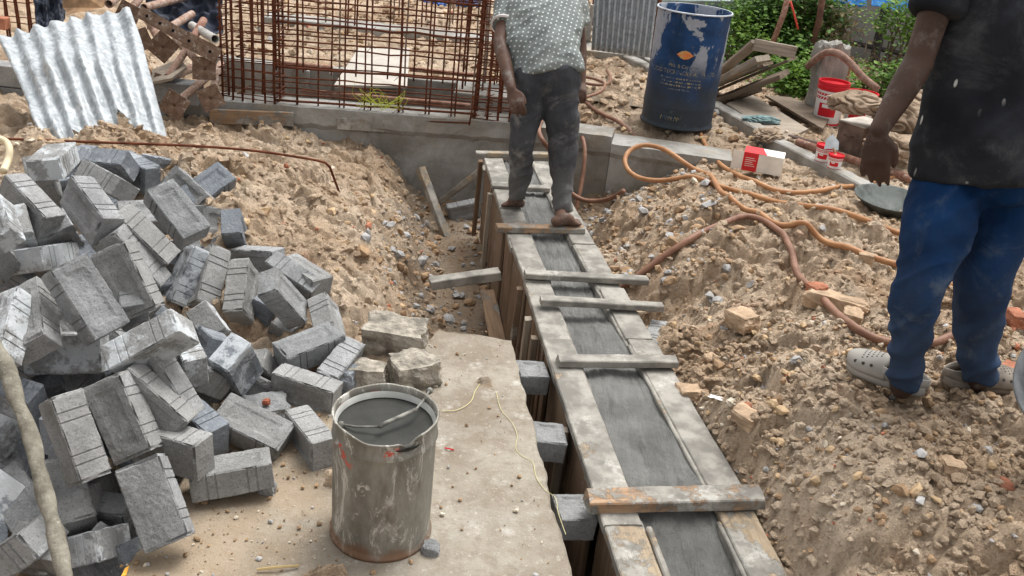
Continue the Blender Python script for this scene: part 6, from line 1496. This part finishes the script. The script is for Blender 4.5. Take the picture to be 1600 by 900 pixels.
# poles
mb = MB(); mb.tube([at(1240, -40, 9.6), at(1225, 20, 9.5), at(1208, 66, 9.4)], .028, 9); tag(mb.build('rusty_pole', PIPER, smooth=True), 'leaning rusty pole above the timber heap', 'pole')
mb = MB(); mb.tube([at(1291, -40, 9.8), at(1280, 30, 9.7), at(1266, 84, 9.6)], .032, 9); tag(mb.build('rusty_pole', m_rust('pole_dark', (.07, .035, .025), (.15, .075, .05)), smooth=True), 'darker leaning pole under the blue eaves', 'pole')
mb = MB(); mb.tube([at(1235, 2, 9.3), at(1241, 22, 9.3), at(1247, 46, 9.3)], .010, 6); tag(mb.build('red_ribbon', simple('ribbon_red', (.6, .08, .06), .6), smooth=True), 'red strip dangling beside the leaning rusty pole', 'ribbon')
for px, py, lb in ((1316, 108, 'reddish bamboo stakes bundled behind the tall pail'),):
    mb = MB(); c = at(px, 130, 8.9)
    for k in range(4): mb.tube([(c[0]-.05+k*.03, c[1], -.05), (c[0]-.06+k*.035, c[1]+.03, .42)], .014, 6)
    tag(mb.build('stakes', simple('stake_red', (.26, .13, .08), .8)), lb, 'stakes')

# ------------------------------------------------ shrubs
def m_leaf(name, lo, hi):
    t = NT(name); oi = t.n('ShaderNodeNewGeometry'); b = t.mix(oi.outputs['Random Per Island'], lo, hi); t.col(b); t.rough(.5)
    try: t.b.inputs['Subsurface Weight'].default_value = 0
    except Exception: pass
    tr_ = t.n('ShaderNodeBsdfTranslucent'); t.link(b, tr_.inputs[0]); mx = t.n('ShaderNodeMixShader'); mx.inputs[0].default_value = .3
    out = [n for n in t.t.nodes if n.type == 'OUTPUT_MATERIAL'][0]; t.link(t.b.outputs[0], mx.inputs[1]); t.link(tr_.outputs[0], mx.inputs[2]); t.link(mx.outputs[0], out.inputs[0]); return t.m
LF = m_leaf('leaf_green', (.035, .085, .018), (.12, .22, .04)); LFB = m_leaf('leaf_bright', (.08, .17, .03), (.20, .32, .06)); LFD = m_leaf('leaf_dry', (.12, .10, .05), (.28, .24, .12))
STEM = simple('stem_brown', (.14, .10, .07), .9)
def shrub(px, py, Y, rad, N, mat, label, seed, leaf=.038, base=0.0):
    r_ = random.Random(seed); c = V(at(px, py, Y)); root = thing('shrub', (c.x, c.y, base), label, 'shrub', 'shrubs behind the site')
    mb = MB(); clumps = []
    for k in range(max(6, N//90)):
        d = Vector((r_.gauss(0, 1), r_.gauss(0, 1), r_.gauss(0, 1))).normalized()*r_.uniform(.3, 1); clumps.append(Vector((d.x*rad[0], d.y*rad[1], d.z*rad[2]))+c)
    st = MB(); b0 = Vector((c.x, c.y, base-.1))
    for q in clumps:
        mid = (b0+q)/2+Vector((r_.uniform(-.1, .1), r_.uniform(-.1, .1), .1)); st.tube(catmull([b0+Vector((r_.uniform(-.08, .08), r_.uniform(-.05, .05), 0)), mid, q], 4), [.012]*4+[.007]*4+[.003], 5)
    for k in range(N):
        q = r_.choice(clumps); s = .17
        p = q+Vector((r_.gauss(0, s*.8), r_.gauss(0, s*.8), r_.gauss(0, s*.6)))
        d = Vector((r_.uniform(-1, 1), r_.uniform(-1.1, .6), r_.uniform(-.4, .35))).normalized(); up = Vector((r_.uniform(-.5, .5), r_.uniform(-.5, .5), 1)).normalized()
        sd = d.cross(up).normalized(); L = leaf*r_.uniform(.6, 1.9); w_ = L*.36; n2 = sd.cross(d)*L*.12
        mb.add([p, p+d*L*.35+sd*w_+n2, p+d*L*.8+sd*w_*.5, p+d*L, p+d*L*.8-sd*w_*.5, p+d*L*.35-sd*w_+n2], [(0, 1, 2, 3), (0, 3, 4, 5)])
    mb.build('foliage', mat, root); st.build('stems', STEM, root)
shrub(1195, 25, 10.4, (.55, .35, .35), 5200, LF, 'dense green shrub between the iron fence and the leaning pole', 1)
shrub(1255, 30, 10.3, (.40, .3, .45), 3600, LF, 'green shrub between the two leaning poles', 2)
shrub(1160, 70, 10.0, (.28, .25, .3), 1600, LFB, 'light green shrub low beside the corrugated fence', 3)
shrub(1245, 132, 9.2, (.40, .22, .18), 3200, LFB, 'leafy ground shrub below the timber heap', 4)
shrub(1250, 85, 9.9, (.4, .25, .25), 2600, LF, 'dark green shrub above the ground shrub', 8)
shrub(1415, 38, 9.8, (.26, .2, .22), 1300, LFB, 'bright sprig shrub beneath the blue eaves by the man arm', 5)
shrub(1450, 130, 9.0, (.30, .2, .25), 1800, LF, 'green shrub seen in the crook between arm and shirt', 6)
shrub(1370, 130, 9.3, (.22, .15, .10), 700, LFB, 'low green weeds at the end of the arched pipe', 9)
shrub(1305, 40, 10.2, (.20, .2, .38), 500, LFD, 'dry olive climber on the concrete post of the shed', 7, .05)
mb = MB(); r_ = random.Random(5)
for k in range(40):
    p = V(at(r_.uniform(1285, 1400), r_.uniform(60, 135), r_.uniform(9.4, 10))); pts = [p]
    for j in range(4): pts.append(pts[-1]+Vector((r_.uniform(-.12, .12), r_.uniform(-.05, .05), r_.uniform(-.08, .14))))
    mb.tube(catmull(pts, 3), .004, 4)
tag(mb.build('dry_twigs', STEM), 'tangle of bare dry twigs in front of the shed wall', 'twigs')

# ------------------------------------------------ branch leaning on the pile
t = NT('bark'); mp = t.mapping((1, 1, 1)); base = t.mix(t.ramp(t.noise(12, mp, 6, .75), .3, .7), (.11, .098, .075), (.25, .23, .185))
base = t.mix(t.math('MULTIPLY', t.ramp(t.noise(50, mp, 5, .8), .58, .7), .6), base, (.40, .38, .33)); t.col(base); t.rough(.9)
h = t.bump(t.noise(16, mp, 6, .7, .6), .8, .012); t.bump(t.vor(30, mp, 'DISTANCE_TO_EDGE'), .4, .005, h)
pts = [at(-25, 520, 2.22), at(5, 560, 2.14), at(25, 620, 2.02), at(48, 680, 1.92), at(62, 740, 1.83), at(78, 800, 1.74), at(93, 860, 1.66), at(108, 930, 1.57)]
cc_ = catmull(pts, 9); mb = MB(); n = 20; rad = [(.0190+.002*math.sin(i*.5)+.0035*mnoise.noise(Vector((i*.23, 0, 0)))+(.004 if 9 < i < 14 else 0)) for i in range(len(cc_))]
mb.tube(cc_, rad, n)
for i, v in enumerate(mb.v):
    q = Vector(v)*30; k = mnoise.noise(q)*.002+mnoise.noise(q*2.5)*.001; c0 = Vector(cc_[i//n]); d = (Vector(v)-c0).normalized(); mb.v[i] = tuple(Vector(v)+d*k)
br = mb.build('branch', t.m, smooth=True); tag(br, 'bare peeled branch leaning across the blocks at the lower left', 'branch')
mb = MB(); kc = V(at(14, 579, 2.06)); d = (V(CAM)-kc).normalized(); mb.tube([kc-d*.01, kc+d*.004], .007, 10); mb.build('knot_hole', simple('knot_dark', (.05, .04, .03), .9), br)

# ------------------------------------------------ people
def ell(mb, pts, rads, ref=(1, 0, 0), n=20, k=5, c0=.8, c1=.8):
    """rounded tube of elliptical sections; rads = [(half width along ref, half depth)]"""
    pts = [np.array(p, float) for p in pts]; rads = [r if hasattr(r, '__len__') else (r, r) for r in rads]
    P_ = catmull(pts, k); W_ = catmull([np.array([a, b, 0.]) for a, b in rads], k)
    vs = []; m = len(P_)
    Pv = [V(p) for p in P_]
    def ring(c, t, w_, s=1.0):
        x = Vector(ref)-t*Vector(ref).dot(t); x.normalize(); y = t.cross(x)
        for j in range(n):
            a = 2*PI*j/n; vs.append(c+x*math.cos(a)*w_[0]*s+y*math.sin(a)*w_[1]*s)
    t0 = (Pv[1]-Pv[0]).normalized(); t1 = (Pv[-1]-Pv[-2]).normalized(); cnt = 0
    r0 = min(W_[0][:2]); r1 = min(W_[-1][:2])
    for f in (.97, .75, .4): ring(Pv[0]-t0*r0*f*c0, t0, W_[0], math.sqrt(1-f*f)); cnt += 1
    for i in range(m):
        t = (Pv[min(i+1, m-1)]-Pv[max(i-1, 0)]).normalized(); ring(Pv[i], t, W_[i]); cnt += 1
    for f in (.4, .75, .97): ring(Pv[-1]+t1*r1*f*c1, t1, W_[-1], math.sqrt(1-f*f)); cnt += 1
    fs = [(i*n+j, i*n+(j+1) % n, (i+1)*n+(j+1) % n, (i+1)*n+j) for i in range(cnt-1) for j in range(n)]
    fs += [tuple(range(n))[::-1], tuple(range((cnt-1)*n, cnt*n))]
    mb.add(vs, fs)
def fuse(mb, name, mat, parent, voxel=.008, smooth=6, wr=None, cut=None, mats=None):
    me = bpy.data.meshes.new(name); me.from_pydata(mb.v, [], mb.f); o = bpy.data.objects.new(name, me); C.objects.link(o)
    import bmesh
    bm = bmesh.new(); bm.from_mesh(me); bmesh.ops.recalc_face_normals(bm, faces=bm.faces[:]); bm.to_mesh(me); bm.free()
    r_ = o.modifiers.new('r', 'REMESH'); r_.mode = 'VOXEL'; r_.voxel_size = voxel
    s_ = o.modifiers.new('s', 'SMOOTH'); s_.iterations = smooth; s_.factor = .5
    bpy.context.view_layer.update(); dg = bpy.context.evaluated_depsgraph_get(); m2 = bpy.data.meshes.new_from_object(o.evaluated_get(dg))
    bpy.data.objects.remove(o)
    if wr:
        nv = len(m2.vertices); co = np.zeros(nv*3); m2.vertices.foreach_get('co', co); co = co.reshape(-1, 3)
        no = np.zeros(nv*3); m2.vertices.foreach_get('normal', no); no = no.reshape(-1, 3)
        d = np.array([wr(Vector(c)) for c in co]); co += no*d[:, None]; m2.vertices.foreach_set('co', co.ravel())
    off = ROOT[parent.name]; m2.transform(Matrix.Translation(-off))
    m2.name = name; m2.materials.clear(); m2.materials.append(mat); m2.polygons.foreach_set('use_smooth', [True]*len(m2.polygons)); m2.update()
    o = bpy.data.objects.new(name, m2); C.objects.link(o); o.parent = parent; ROOT[name] = off
    return o
def m_skin(name, a, b, dust=.3):
    t = NT(name); base = t.mix(t.ramp(t.noise(6, None, 4), .3, .7), a, b)
    base = t.mix(t.math('MULTIPLY', t.ramp(t.noise(14, None, 6, .75), .5, .7), dust), base, (.26, .24, .22)); t.col(base); t.rough(.55); t.bump(t.noise(60, None, 5), .2, .003); return t.m
def m_cloth(name, a, b, dust=(.3, .28, .25), damt=.4, dsc=5, spots=None, lowz=None, ns=4):
    t = NT(name); base = t.mix(t.ramp(t.noise(ns, None, 5, .6), .3, .7), a, b)
    f = t.ramp(t.noise(dsc, None, 6, .75, .5), .5, .72)
    if lowz:
        sp = t.n('ShaderNodeSeparateXYZ'); t.link(t.tc.outputs['Object'], sp.inputs[0])
        f = t.math('MULTIPLY', f, t.mr(sp.outputs[2], lowz[0], lowz[1], 1.0, .35)); 
        f = t.math('ADD', f, t.math('MULTIPLY', t.ramp(t.math('ADD', sp.outputs[2], t.math('MULTIPLY', t.noise(7, None, 5), .5)), lowz[1]+.1, lowz[0]+.1), .35))
    base = t.mix(t.math('MULTIPLY', f, damt), base, dust)
    if spots == 'dots':
        v = t.n('ShaderNodeTexVoronoi', voronoi_dimensions='2D'); v.inputs['Scale'].default_value = 38; v.inputs['Randomness'].default_value = .15
        mp = t.n('ShaderNodeMapping'); mp.inputs['Rotation'].default_value = (R(-62), 0, R(8)); mp.inputs['Location'].default_value = (.3, .3, 0); t.link(t.tc.outputs['Object'], mp.inputs[0]); t.link(mp.outputs[0], v.inputs['Vector'])
        base = t.mix(t.ramp(v.outputs['Distance'], .20, .13), base, (.60, .61, .60))
    if spots == 'flecks':
        v = t.vor(16, None, 'F1', 'Distance'); w_ = t.noise(3, None, 2)
        base = t.mix(t.math('MULTIPLY', t.ramp(v, .11, .06), t.ramp(w_, .5, .6)), base, (.6, .6, .58))
        mp = t.mapping((1, 1, .35)); v = t.vor(24, mp, 'F1', 'Distance')
        base = t.mix(t.math('MULTIPLY', t.ramp(v, .16, .1), t.ramp(t.noise(2.2, None, 2), .56, .62)), base, (.5, .5, .48))
    t.col(base); t.rough(.92); h = t.bump(t.noise(300, None, 2), .25, .001); t.bump(t.noise(11, None, 5, .6, 1), .35, .012, h); return t.m
def fold(freq=(5, 5, 9), A0=.007, seed=0, zlo=None):
    def f(p):
        w_ = mnoise.noise(Vector((p.x*3+seed, p.y*3, p.z*2.2))); amp = A0*(.55+.9*abs(w_))
        a = mnoise.noise(Vector((p.x*freq[0]+w_*1.5, p.y*freq[1]+seed, p.z*freq[2]*.55+p.x*5+p.y*3)))
        b = 1-abs(mnoise.noise(Vector((p.x*freq[0]*1.1+5, p.y*freq[1]*1.1, p.z*freq[2]*1.0-p.x*8+p.y*5+seed))))*3
        e = amp*a*1.6+amp*.9*max(-.3, b)*.8
        if zlo is not None: e *= 1+1.1*max(0, 1-abs(p.z-zlo)/.18)
        return e
    return f

# ---- worker on the shuttering
w1 = thing('person', P(845, 335, .0), 'barefoot man in grey polka-dot shirt and dusty charcoal trousers, bending forward on the shuttering', 'person')
SK1 = m_skin('skin_brown', (.075, .042, .030), (.12, .070, .050), .5)
hipL, hipR = at(832, 122, 5.02), at(872, 112, 5.02)
kneL, kneR = at(816, 222, 4.93), at(880, 228, 4.98)
ankL, ankR = at(808, 312, 5.0), at(876, 333, 4.90)
pel = at(854, 112, 5.03); wai = at(852, 72, 5.12); che = at(846, 18, 5.33); nec = at(843, -38, 5.60); hea = at(843, -68, 5.80)
shL, shR = at(796, 4, 5.36), at(893, 6, 5.36)
elL, elR = at(782, 66, 5.10), at(905, 62, 5.34); wrL, wrR = at(799, 140, 4.83), at(908, 128, 5.22)
mb = MB()
ell(mb, [hipL, (hipL+kneL)/2, kneL, kneL*.6+ankL*.4, ankL], [.078, .072, .055, .052, .036])
ell(mb, [hipR, (hipR+kneR)/2, kneR, kneR*.6+ankR*.4, ankR], [.078, .072, .055, .052, .036])
ell(mb, [pel, wai, che, che*.6+nec*.4], [(.14, .10), (.125, .09), (.16, .11), (.12, .08)])
ell(mb, [che, nec, hea], [.06, .05, .05])
ell(mb, [hea+np.array([0, -.02, .03]), hea+np.array([0, .03, 0]), hea+np.array([0, .08, -.05])], [(.07, .09), (.076, .10), (.06, .07)])
ell(mb, [hea+np.array([0, .1, -.01]), hea+np.array([0, .135, -.035])], [.014, .017])                         # nose
for sx in (-1, 1): ell(mb, [hea+np.array([sx*.078, .02, -.01]), hea+np.array([sx*.086, .015, .02])], [(.008, .02), (.008, .02)])
for sh, el, wr_ in ((shL, elL, wrL), (shR, elR, wrR)):
    ell(mb, [che*.35+sh*.65, sh, sh*.5+el*.5, el, el*.6+wr_*.4, wr_], [.055, .055, .046, .040, .039, .027])
def hand(mb, wr_, dirv, sidev, scale=1.0, curl=.5, thumb=1, sp=1.0, fl=(.082, .092, .086, .068)):
    """palm, four fingers and a thumb; dirv down the hand, sidev across the palm toward the thumb"""
    d = V(dirv).normalized(); s = V(sidev); s = (s-d*s.dot(d)).normalized(); nrm_ = d.cross(s)*thumb
    w0 = V(wr_); pc = w0+d*.045*scale
    ell(mb, [w0, pc, w0+d*.085*scale], [(.026*scale, .020*scale), (.040*scale, .016*scale), (.041*scale, .014*scale)], ref=tuple(s))
    for i in range(4):
        off = (1.5-i)*.0208*scale; b = w0+d*.082*scale+s*off; L = fl[i]*scale; c = curl*(1+.15*i)
        p1 = b+(d*math.cos(c*.5)+nrm_*math.sin(c*.5))*L*.42+s*(1.5-i)*.003*sp; p2 = p1+(d*math.cos(c*1.4)+nrm_*math.sin(c*1.4))*L*.34; p3 = p2+(d*math.cos(c*2.1)+nrm_*math.sin(c*2.1))*L*.26
        ell(mb, [b-d*.012*scale, b, p1, p2, p3], [.0102*scale, .0100*scale, .0092*scale, .0085*scale, .0068*scale], ref=tuple(s), n=10, k=3)
    t0 = w0+d*.025*scale+s*.026*scale; t1 = t0+(d*.75+s*.65+nrm_*.2)*.034*scale; t2 = t1+(d*.95+s*.1+nrm_*.35)*.030*scale; t3 = t2+(d*.9-s*.15+nrm_*.45)*.022*scale
    ell(mb, [t0-s*.012*scale, t0, t1, t2, t3], [.015*scale, .015*scale, .0125*scale, .0105*scale, .0085*scale], ref=tuple(s), n=10, k=3)
hand(mb, wrL, at(812, 180, 4.74)-wrL, np.array([.9, -.2, .0]), .95, .55, -1)
hand(mb, wrR, at(905, 165, 5.05)-wrR, np.array([-.9, .1, .0]), .9, .6, 1)
def bare_foot(mb, ank, toe, heel, z):
    """foot lying flat from heel to toe at height z"""
    a = V(ank); t_ = Vector((toe[0], toe[1], z+.012)); h = Vector((heel[0], heel[1], z+.026)); d = (t_-h); L = d.length; d.normalize(); s = d.cross(Vector((0, 0, 1)))
    m_ = h+d*L*.45+Vector((0, 0, .018)); b_ = h+d*L*.72+Vector((0, 0, .004))
    ell(mb, [h, m_, b_, t_-d*.02], [(.031, .026), (.034, .036), (.043, .022), (.040, .013)], ref=tuple(s))
    ell(mb, [a, a*.5+(h+d*.035)*.5+Vector((0, 0, .01)), h+d*.035+Vector((0, 0, .012))], [(.034, .036), (.033, .040), (.030, .040)], ref=tuple(s))
    for i in range(5):
        o_ = (i-2)*.016; L2 = [.036, .034, .030, .026, .020][i]; b = t_-d*.022+s*o_
        ell(mb, [b, b+d*L2*.6, b+d*L2], [(.009+(i == 0)*.004, .009)]*3, ref=tuple(s), n=8, k=2)
bare_foot(mb, ankL, P(789, 322, .0), P(814, 326, .0), .004)
bare_foot(mb, ankR, P(904, 349, .045), P(866, 352, .045), .040)
b1 = fuse(mb, 'body', SK1, w1, .0075, 4)
TR1 = m_cloth('charcoal_cotton', (.030, .031, .036), (.060, .062, .068), (.27, .26, .24), 1.0, 5, None, (.1, .75))
mb = MB()
hemL, hemR = at(808, 306, 5.0), at(876, 326, 4.90)
ell(mb, [hipL+np.array([-.01, 0, .02]), hipL*.5+kneL*.5, kneL, kneL*.5+hemL*.5, hemL], [(.096, .108), (.088, .094), (.069, .070), (.060, .062), (.053, .056)], c1=.15)
ell(mb, [hipR+np.array([.01, 0, .02]), hipR*.5+kneR*.5, kneR, kneR*.5+hemR*.5, hemR], [(.100, .11), (.098, .098), (.080, .078), (.069, .068), (.058, .060)], c1=.15)
ell(mb, [pel+np.array([0, .0, -.04]), pel, at(853, 88, 5.08)], [(.165, .115), (.165, .114), (.150, .10)])
t1_ = fuse(mb, 'trousers', TR1, w1, .007, 5, fold((7, 6, 12), .011, 3, .12))
SH1 = m_cloth('dotted_grey_cotton', (.145, .165, .158), (.215, .238, .23), (.4, .38, .34), .25, 4, 'dots')
mb = MB()
ell(mb, [at(855, 116, 5.05), at(852, 84, 5.09), at(848, 50, 5.18), at(845, 15, 5.32), at(844, -22, 5.50)], [(.212, .165), (.200, .150), (.207, .140), (.220, .142), (.150, .10)], c0=.08)
for sh, el in ((shL, elL), (shR, elR)):
    e_ = sh*.42+el*.58
    ell(mb, [che*.5+sh*.5, sh, sh*.6+el*.4, e_], [.085, .080, .075, .078], c1=.12)
s1_ = fuse(mb, 'shirt', SH1, w1, .007, 4, fold((5, 5, 9), .013, 9))
TRIM = simple('white_trim', (.65, .6, .58), .8)
for sh, el in ((shL, elL), (shR, elR)):
    e_ = V(sh*.37+el*.63); d = V(el-sh).normalized(); q = d.to_track_quat('Z', 'Y').to_matrix().to_4x4(); q.translation = V(sh*.42+el*.58)
    mb = MB(); mb.lathe([(.068, -.005), (.0765, -.003), (.078, .002), (.0765, .007), (.066, .009)], 32, q); mb.build('cuff', TRIM, s1_ if False else w1, True)
HAIR = simple('black_hair', (.012, .010, .009), .8, 0, 30, .3, .6, 120, .01)
mb = MB(); ell(mb, [hea+np.array([0, -.035, .045]), hea+np.array([0, .02, .035]), hea+np.array([0, .055, .015])], [(.074, .078), (.082, .095), (.066, .06)]); fuse(mb, 'hair', HAIR, w1, .009, 3)

# ---- man standing at the right
w2 = thing('person', P(1470, 620, .3), 'man in black t-shirt and blue track trousers standing on the mound, back turned', 'person')
SK2 = m_skin('skin_dark', (.050, .030, .022), (.085, .052, .040), .28)
aL, aR = at(1409, 606, 2.735), at(1527, 596, 2.86)
kL, kR = at(1432, 462, 2.70), at(1535, 452, 2.84)
hL, hR = at(1492, 268, 2.87), at(1585, 272, 2.92)
pc_ = at(1545, 248, 2.90); wc = at(1551, 150, 2.93); cc2 = at(1562, -10, 3.00); nk = at(1572, -140, 3.06); hd = at(1575, -205, 3.10)
sL, sR = at(1490, -70, 2.95), at(1645, -55, 3.05)
eL, eR = at(1434, 100, 2.86), at(1668, 110, 3.0); wL, wR = at(1372, 206, 2.74), at(1672, 235, 2.9)
mb = MB()
hd_ = np.array([0, .03, -.09]); ell(mb, [hL+hd_, (hL+kL)/2, kL, kL*.55+aL*.45, aL], [.080, .080, .060, .056, .036]); ell(mb, [hR+hd_, (hR+kR)/2, kR, kR*.55+aR*.45, aR], [.080, .080, .060, .056, .036])
ell(mb, [pc_, wc, cc2, cc2*.5+nk*.5], [(.13, .09), (.145, .10), (.18, .115), (.11, .08)]); ell(mb, [cc2, nk, hd], [.07, .055, .055])
ell(mb, [hd+np.array([0, 0, .075]), hd+np.array([0, .01, .02]), hd+np.array([0, .04, -.06])], [(.062, .078), (.076, .098), (.056, .065)])
ell(mb, [hd+np.array([0, .105, .02]), hd+np.array([0, .128, -.015])], [.013, .017])
for sx in (-1, 1): ell(mb, [hd+np.array([sx*.078, .01, .01]), hd+np.array([sx*.084, .005, -.03])], [(.008, .02), (.008, .018)])
ell(mb, [cc2*.3+sL*.7, sL, sL*.5+eL*.5, eL*.92+sL*.08, eL, eL*.65+wL*.35, wL*.75+eL*.25, wL], [.065, .060, .047, .043, .0445, .044, .034, .0285])
ell(mb, [cc2*.3+sR*.7, sR, sR*.5+eR*.5, eR, eR*.6+wR*.4, wR], [.065, .060, .047, .043, .042, .028])
hdir = at(1366, 268, 2.71)-wL
hand(mb, wL, hdir, np.array([.85, -.45, .12]), 1.02, .42, -1, .9)
hand(mb, wR, (at(1672, 300, 2.85)-wR), np.array([-.95, .2, 0]), .98, .5, 1)
zf = .30
def zz(px, py): return G(px, py)
gT, gH = G(1340, 575), G(1420, 630); gT2, gH2 = G(1556, 603), G(1500, 610)
for an, gt, gh in ((aL, gT, gH), (aR, gT2, gH2)):
    a = V(an); h = V(gh)+Vector((0, 0, .055)); t_ = V(gt)+Vector((0, 0, .04)); d = (t_-h).normalized(); s = d.cross(Vector((0, 0, 1)))
    ell(mb, [h+d*.01, h+d*.1, h+d*.17], [(.030, .026), (.036, .034), (.040, .018)], ref=tuple(s)); ell(mb, [a, a*.5+(h+d*.05)*.5, h+d*.045], [(.037, .040), (.035, .042), (.030, .036)], ref=tuple(s))
fuse(mb, 'body', SK2, w2, .0055, 4)
TR2 = m_cloth('blue_tracksuit', (.003, .016, .052), (.006, .034, .105), (.13, .15, .16), .6, 4, None, (.3, .9))
mb = MB(); hmL, hmR = at(1409, 598, 2.735), at(1527, 588, 2.86)
ell(mb, [hL+np.array([.01, 0.02, -.07]), hL*.55+kL*.45, kL, kL*.5+hmL*.5, hmL], [(.116, .120), (.106, .106), (.077, .080), (.060, .064), (.047, .052)], c1=.15)
ell(mb, [hR+np.array([-.01, 0.02, -.07]), hR*.55+kR*.45, kR, kR*.5+hmR*.5, hmR], [(.118, .120), (.106, .106), (.080, .082), (.066, .070), (.052, .056)], c1=.15)
ell(mb, [pc_+np.array([0, 0, -.06]), pc_], [(.192, .135), (.190, .13)])
fuse(mb, 'trousers', TR2, w2, .0065, 5, fold((6, 6, 11), .0125, 13, .46))
SHT2 = m_cloth('black_cotton', (.010, .011, .014), (.024, .026, .031), (.10, .10, .10), .5, 4, 'flecks')
mb = MB()
ell(mb, [at(1545, 266, 2.90), at(1549, 215, 2.91), at(1553, 130, 2.94), at(1560, 20, 2.99), at(1566, -70, 3.02), at(1572, -115, 3.04)], [(.243, .190), (.234, .178), (.202, .144), (.205, .145), (.19, .12), (.08, .07)], c0=.06)
for sh, el in ((sL, eL), (sR, eR)):
    e_ = sh*.50+el*.50; ell(mb, [cc2*.5+sh*.5, sh, sh*.7+el*.3, e_], [.10, .084, .072, .072], c1=.12)
fuse(mb, 'shirt', SHT2, w2, .007, 4, fold((4, 4, 8), .013, 21))
mb = MB(); ell(mb, [hd+np.array([0, -.02, .09]), hd+np.array([0, -.015, .03]), hd+np.array([0, -.045, -.02])], [(.066, .07), (.083, .09), (.06, .05)]); fuse(mb, 'hair', HAIR, w2, .009, 3)
# clogs
CLG = simple('clog_foam', (.30, .28, .25), .6, 0, 9, .12, .2); CLG2 = simple('clog_foam_muddy', (.17, .145, .12), .75, 0, 14, .4, .3); HOLE = simple('clog_hole', (.05, .045, .04), .9, bump=0)
def clog(gt, gh, mat, label=None, zoff=.0):
    h = V(gh); t_ = V(gt); z0 = max(h.z, t_.z)-.006+zoff; d = t_-h; d.z = 0; L = .275; d.normalize(); s = d.cross(Vector((0, 0, 1))); mid = (h+t_)/2; mid.z = z0; o0 = mid-d*L/2
    def W_(u): return (.036+.019*math.sin(min(1, u*1.25)*PI/2)**1.0+.006*math.sin(u*PI))*(1 if u < .8 else math.sqrt(max(0.0, 1-((u-.8)/.2)**2))*.92+.08)*(1 if u > .12 else math.sqrt(max(0, 1-((.12-u)/.12)**2))*.9+.1)
    us = list(np.linspace(0, 1, 34))
    # sole with a lip
    mb = MB(); vs = []; n = len(us)
    prof_ = [(-1.0, .0), (-1.05, .012), (-1.06, .026), (-1.0, .030), (1.0, .030), (1.06, .026), (1.05, .012), (1.0, .0)]
    for u in us:
        w_ = W_(u); lift = .012*max(0, (u-.75)/.25)**2
        for a, z in prof_: vs.append(o0+d*u*L+s*a*w_+Vector((0, 0, z+lift)))
    m = len(prof_); mb.add(vs, [(i*m+k, (i+1)*m+k, (i+1)*m+(k+1) % m, i*m+(k+1) % m) for i in range(n-1) for k in range(m)]+[tuple(range(m)), tuple(range((n-1)*m, n*m))[::-1]])
    c = mb.build('clog', mat, w2, True)
    # upper: dome over the toes
    mb = MB(); vs = []; K = 24; uu_ = [u for u in np.linspace(.46, 1.0, 24)]
    def up(u, a, push=0):
        w_ = W_(u)*1.02; H = .062*math.sqrt(max(0, 1-((u-.40)/.62)**2))+.004; an = PI*a
        x = -math.cos(an); z = math.sin(an)**.8
        return o0+d*u*L+s*x*(w_+push)+Vector((0, 0, .026+(H+push)*z+.012*max(0, (u-.75)/.25)**2))
    for u in uu_:
        for k in range(K+1):
            a = k/K; u2 = u
            if u == uu_[0]: u2 = u+.07*(math.sin(a*PI))
            vs.append(up(max(u2, u), a))
    mb.add(vs, [(i*(K+1)+k, (i+1)*(K+1)+k, (i+1)*(K+1)+k+1, i*(K+1)+k+1) for i in range(len(uu_)-1) for k in range(K)])
    o = mb.build('clog_upper', mat, w2, True); sm = o.modifiers.new('s', 'SOLIDIFY'); sm.thickness = .004
    # heel wall and strap
    mb = MB(); vs = []; path = []
    for k in range(29):
        q = k/28; a = -1+2*q; u = .50*abs(a)**2.2; sx = 1 if a > 0 else -1; w_ = W_(max(u, .02)); x = sx*min(1, abs(a)*1.35)*w_
        path.append((o0+d*(u*L*1.05-.002)+s*x, .024+.030*(.5+.5*abs(a)**2)))
    for p, hgt in path: vs += [p+Vector((0, 0, .02)), p+Vector((0, 0, .02+hgt))]
    mb.add(vs, [(2*i, 2*i+2, 2*i+3, 2*i+1) for i in range(28)]); o = mb.build('heel_wall', mat, w2, True); sm = o.modifiers.new('s', 'SOLIDIFY'); sm.thickness = .006; sm.offset = 0
    mb = MB()
    for r_ in range(5):
        for k in range(4+r_):
            u = .60+.05*r_; a = .5+(k-(3+r_)/2)*.062; p = up(u, a, .0045); p2 = up(u, a, .009); q = (p2-p).normalized().to_track_quat('Z', 'Y').to_matrix().to_4x4(); q.translation = p; mb.lathe([(.0001, 0), (.0031, 0)], 7, q)
    for sx in (.16, .84):
        for u in (.66, .76, .86): p = up(u, sx, .0045); p2 = up(u, sx, .009); q = (p2-p).normalized().to_track_quat('Z', 'Y').to_matrix().to_4x4(); q.translation = p; mb.lathe([(.0001, 0), (.006, 0)], 8, q)
    mb.build('vent_holes', HOLE, w2)
clog(gT, gH, CLG); clog(gT2, gH2, CLG2)
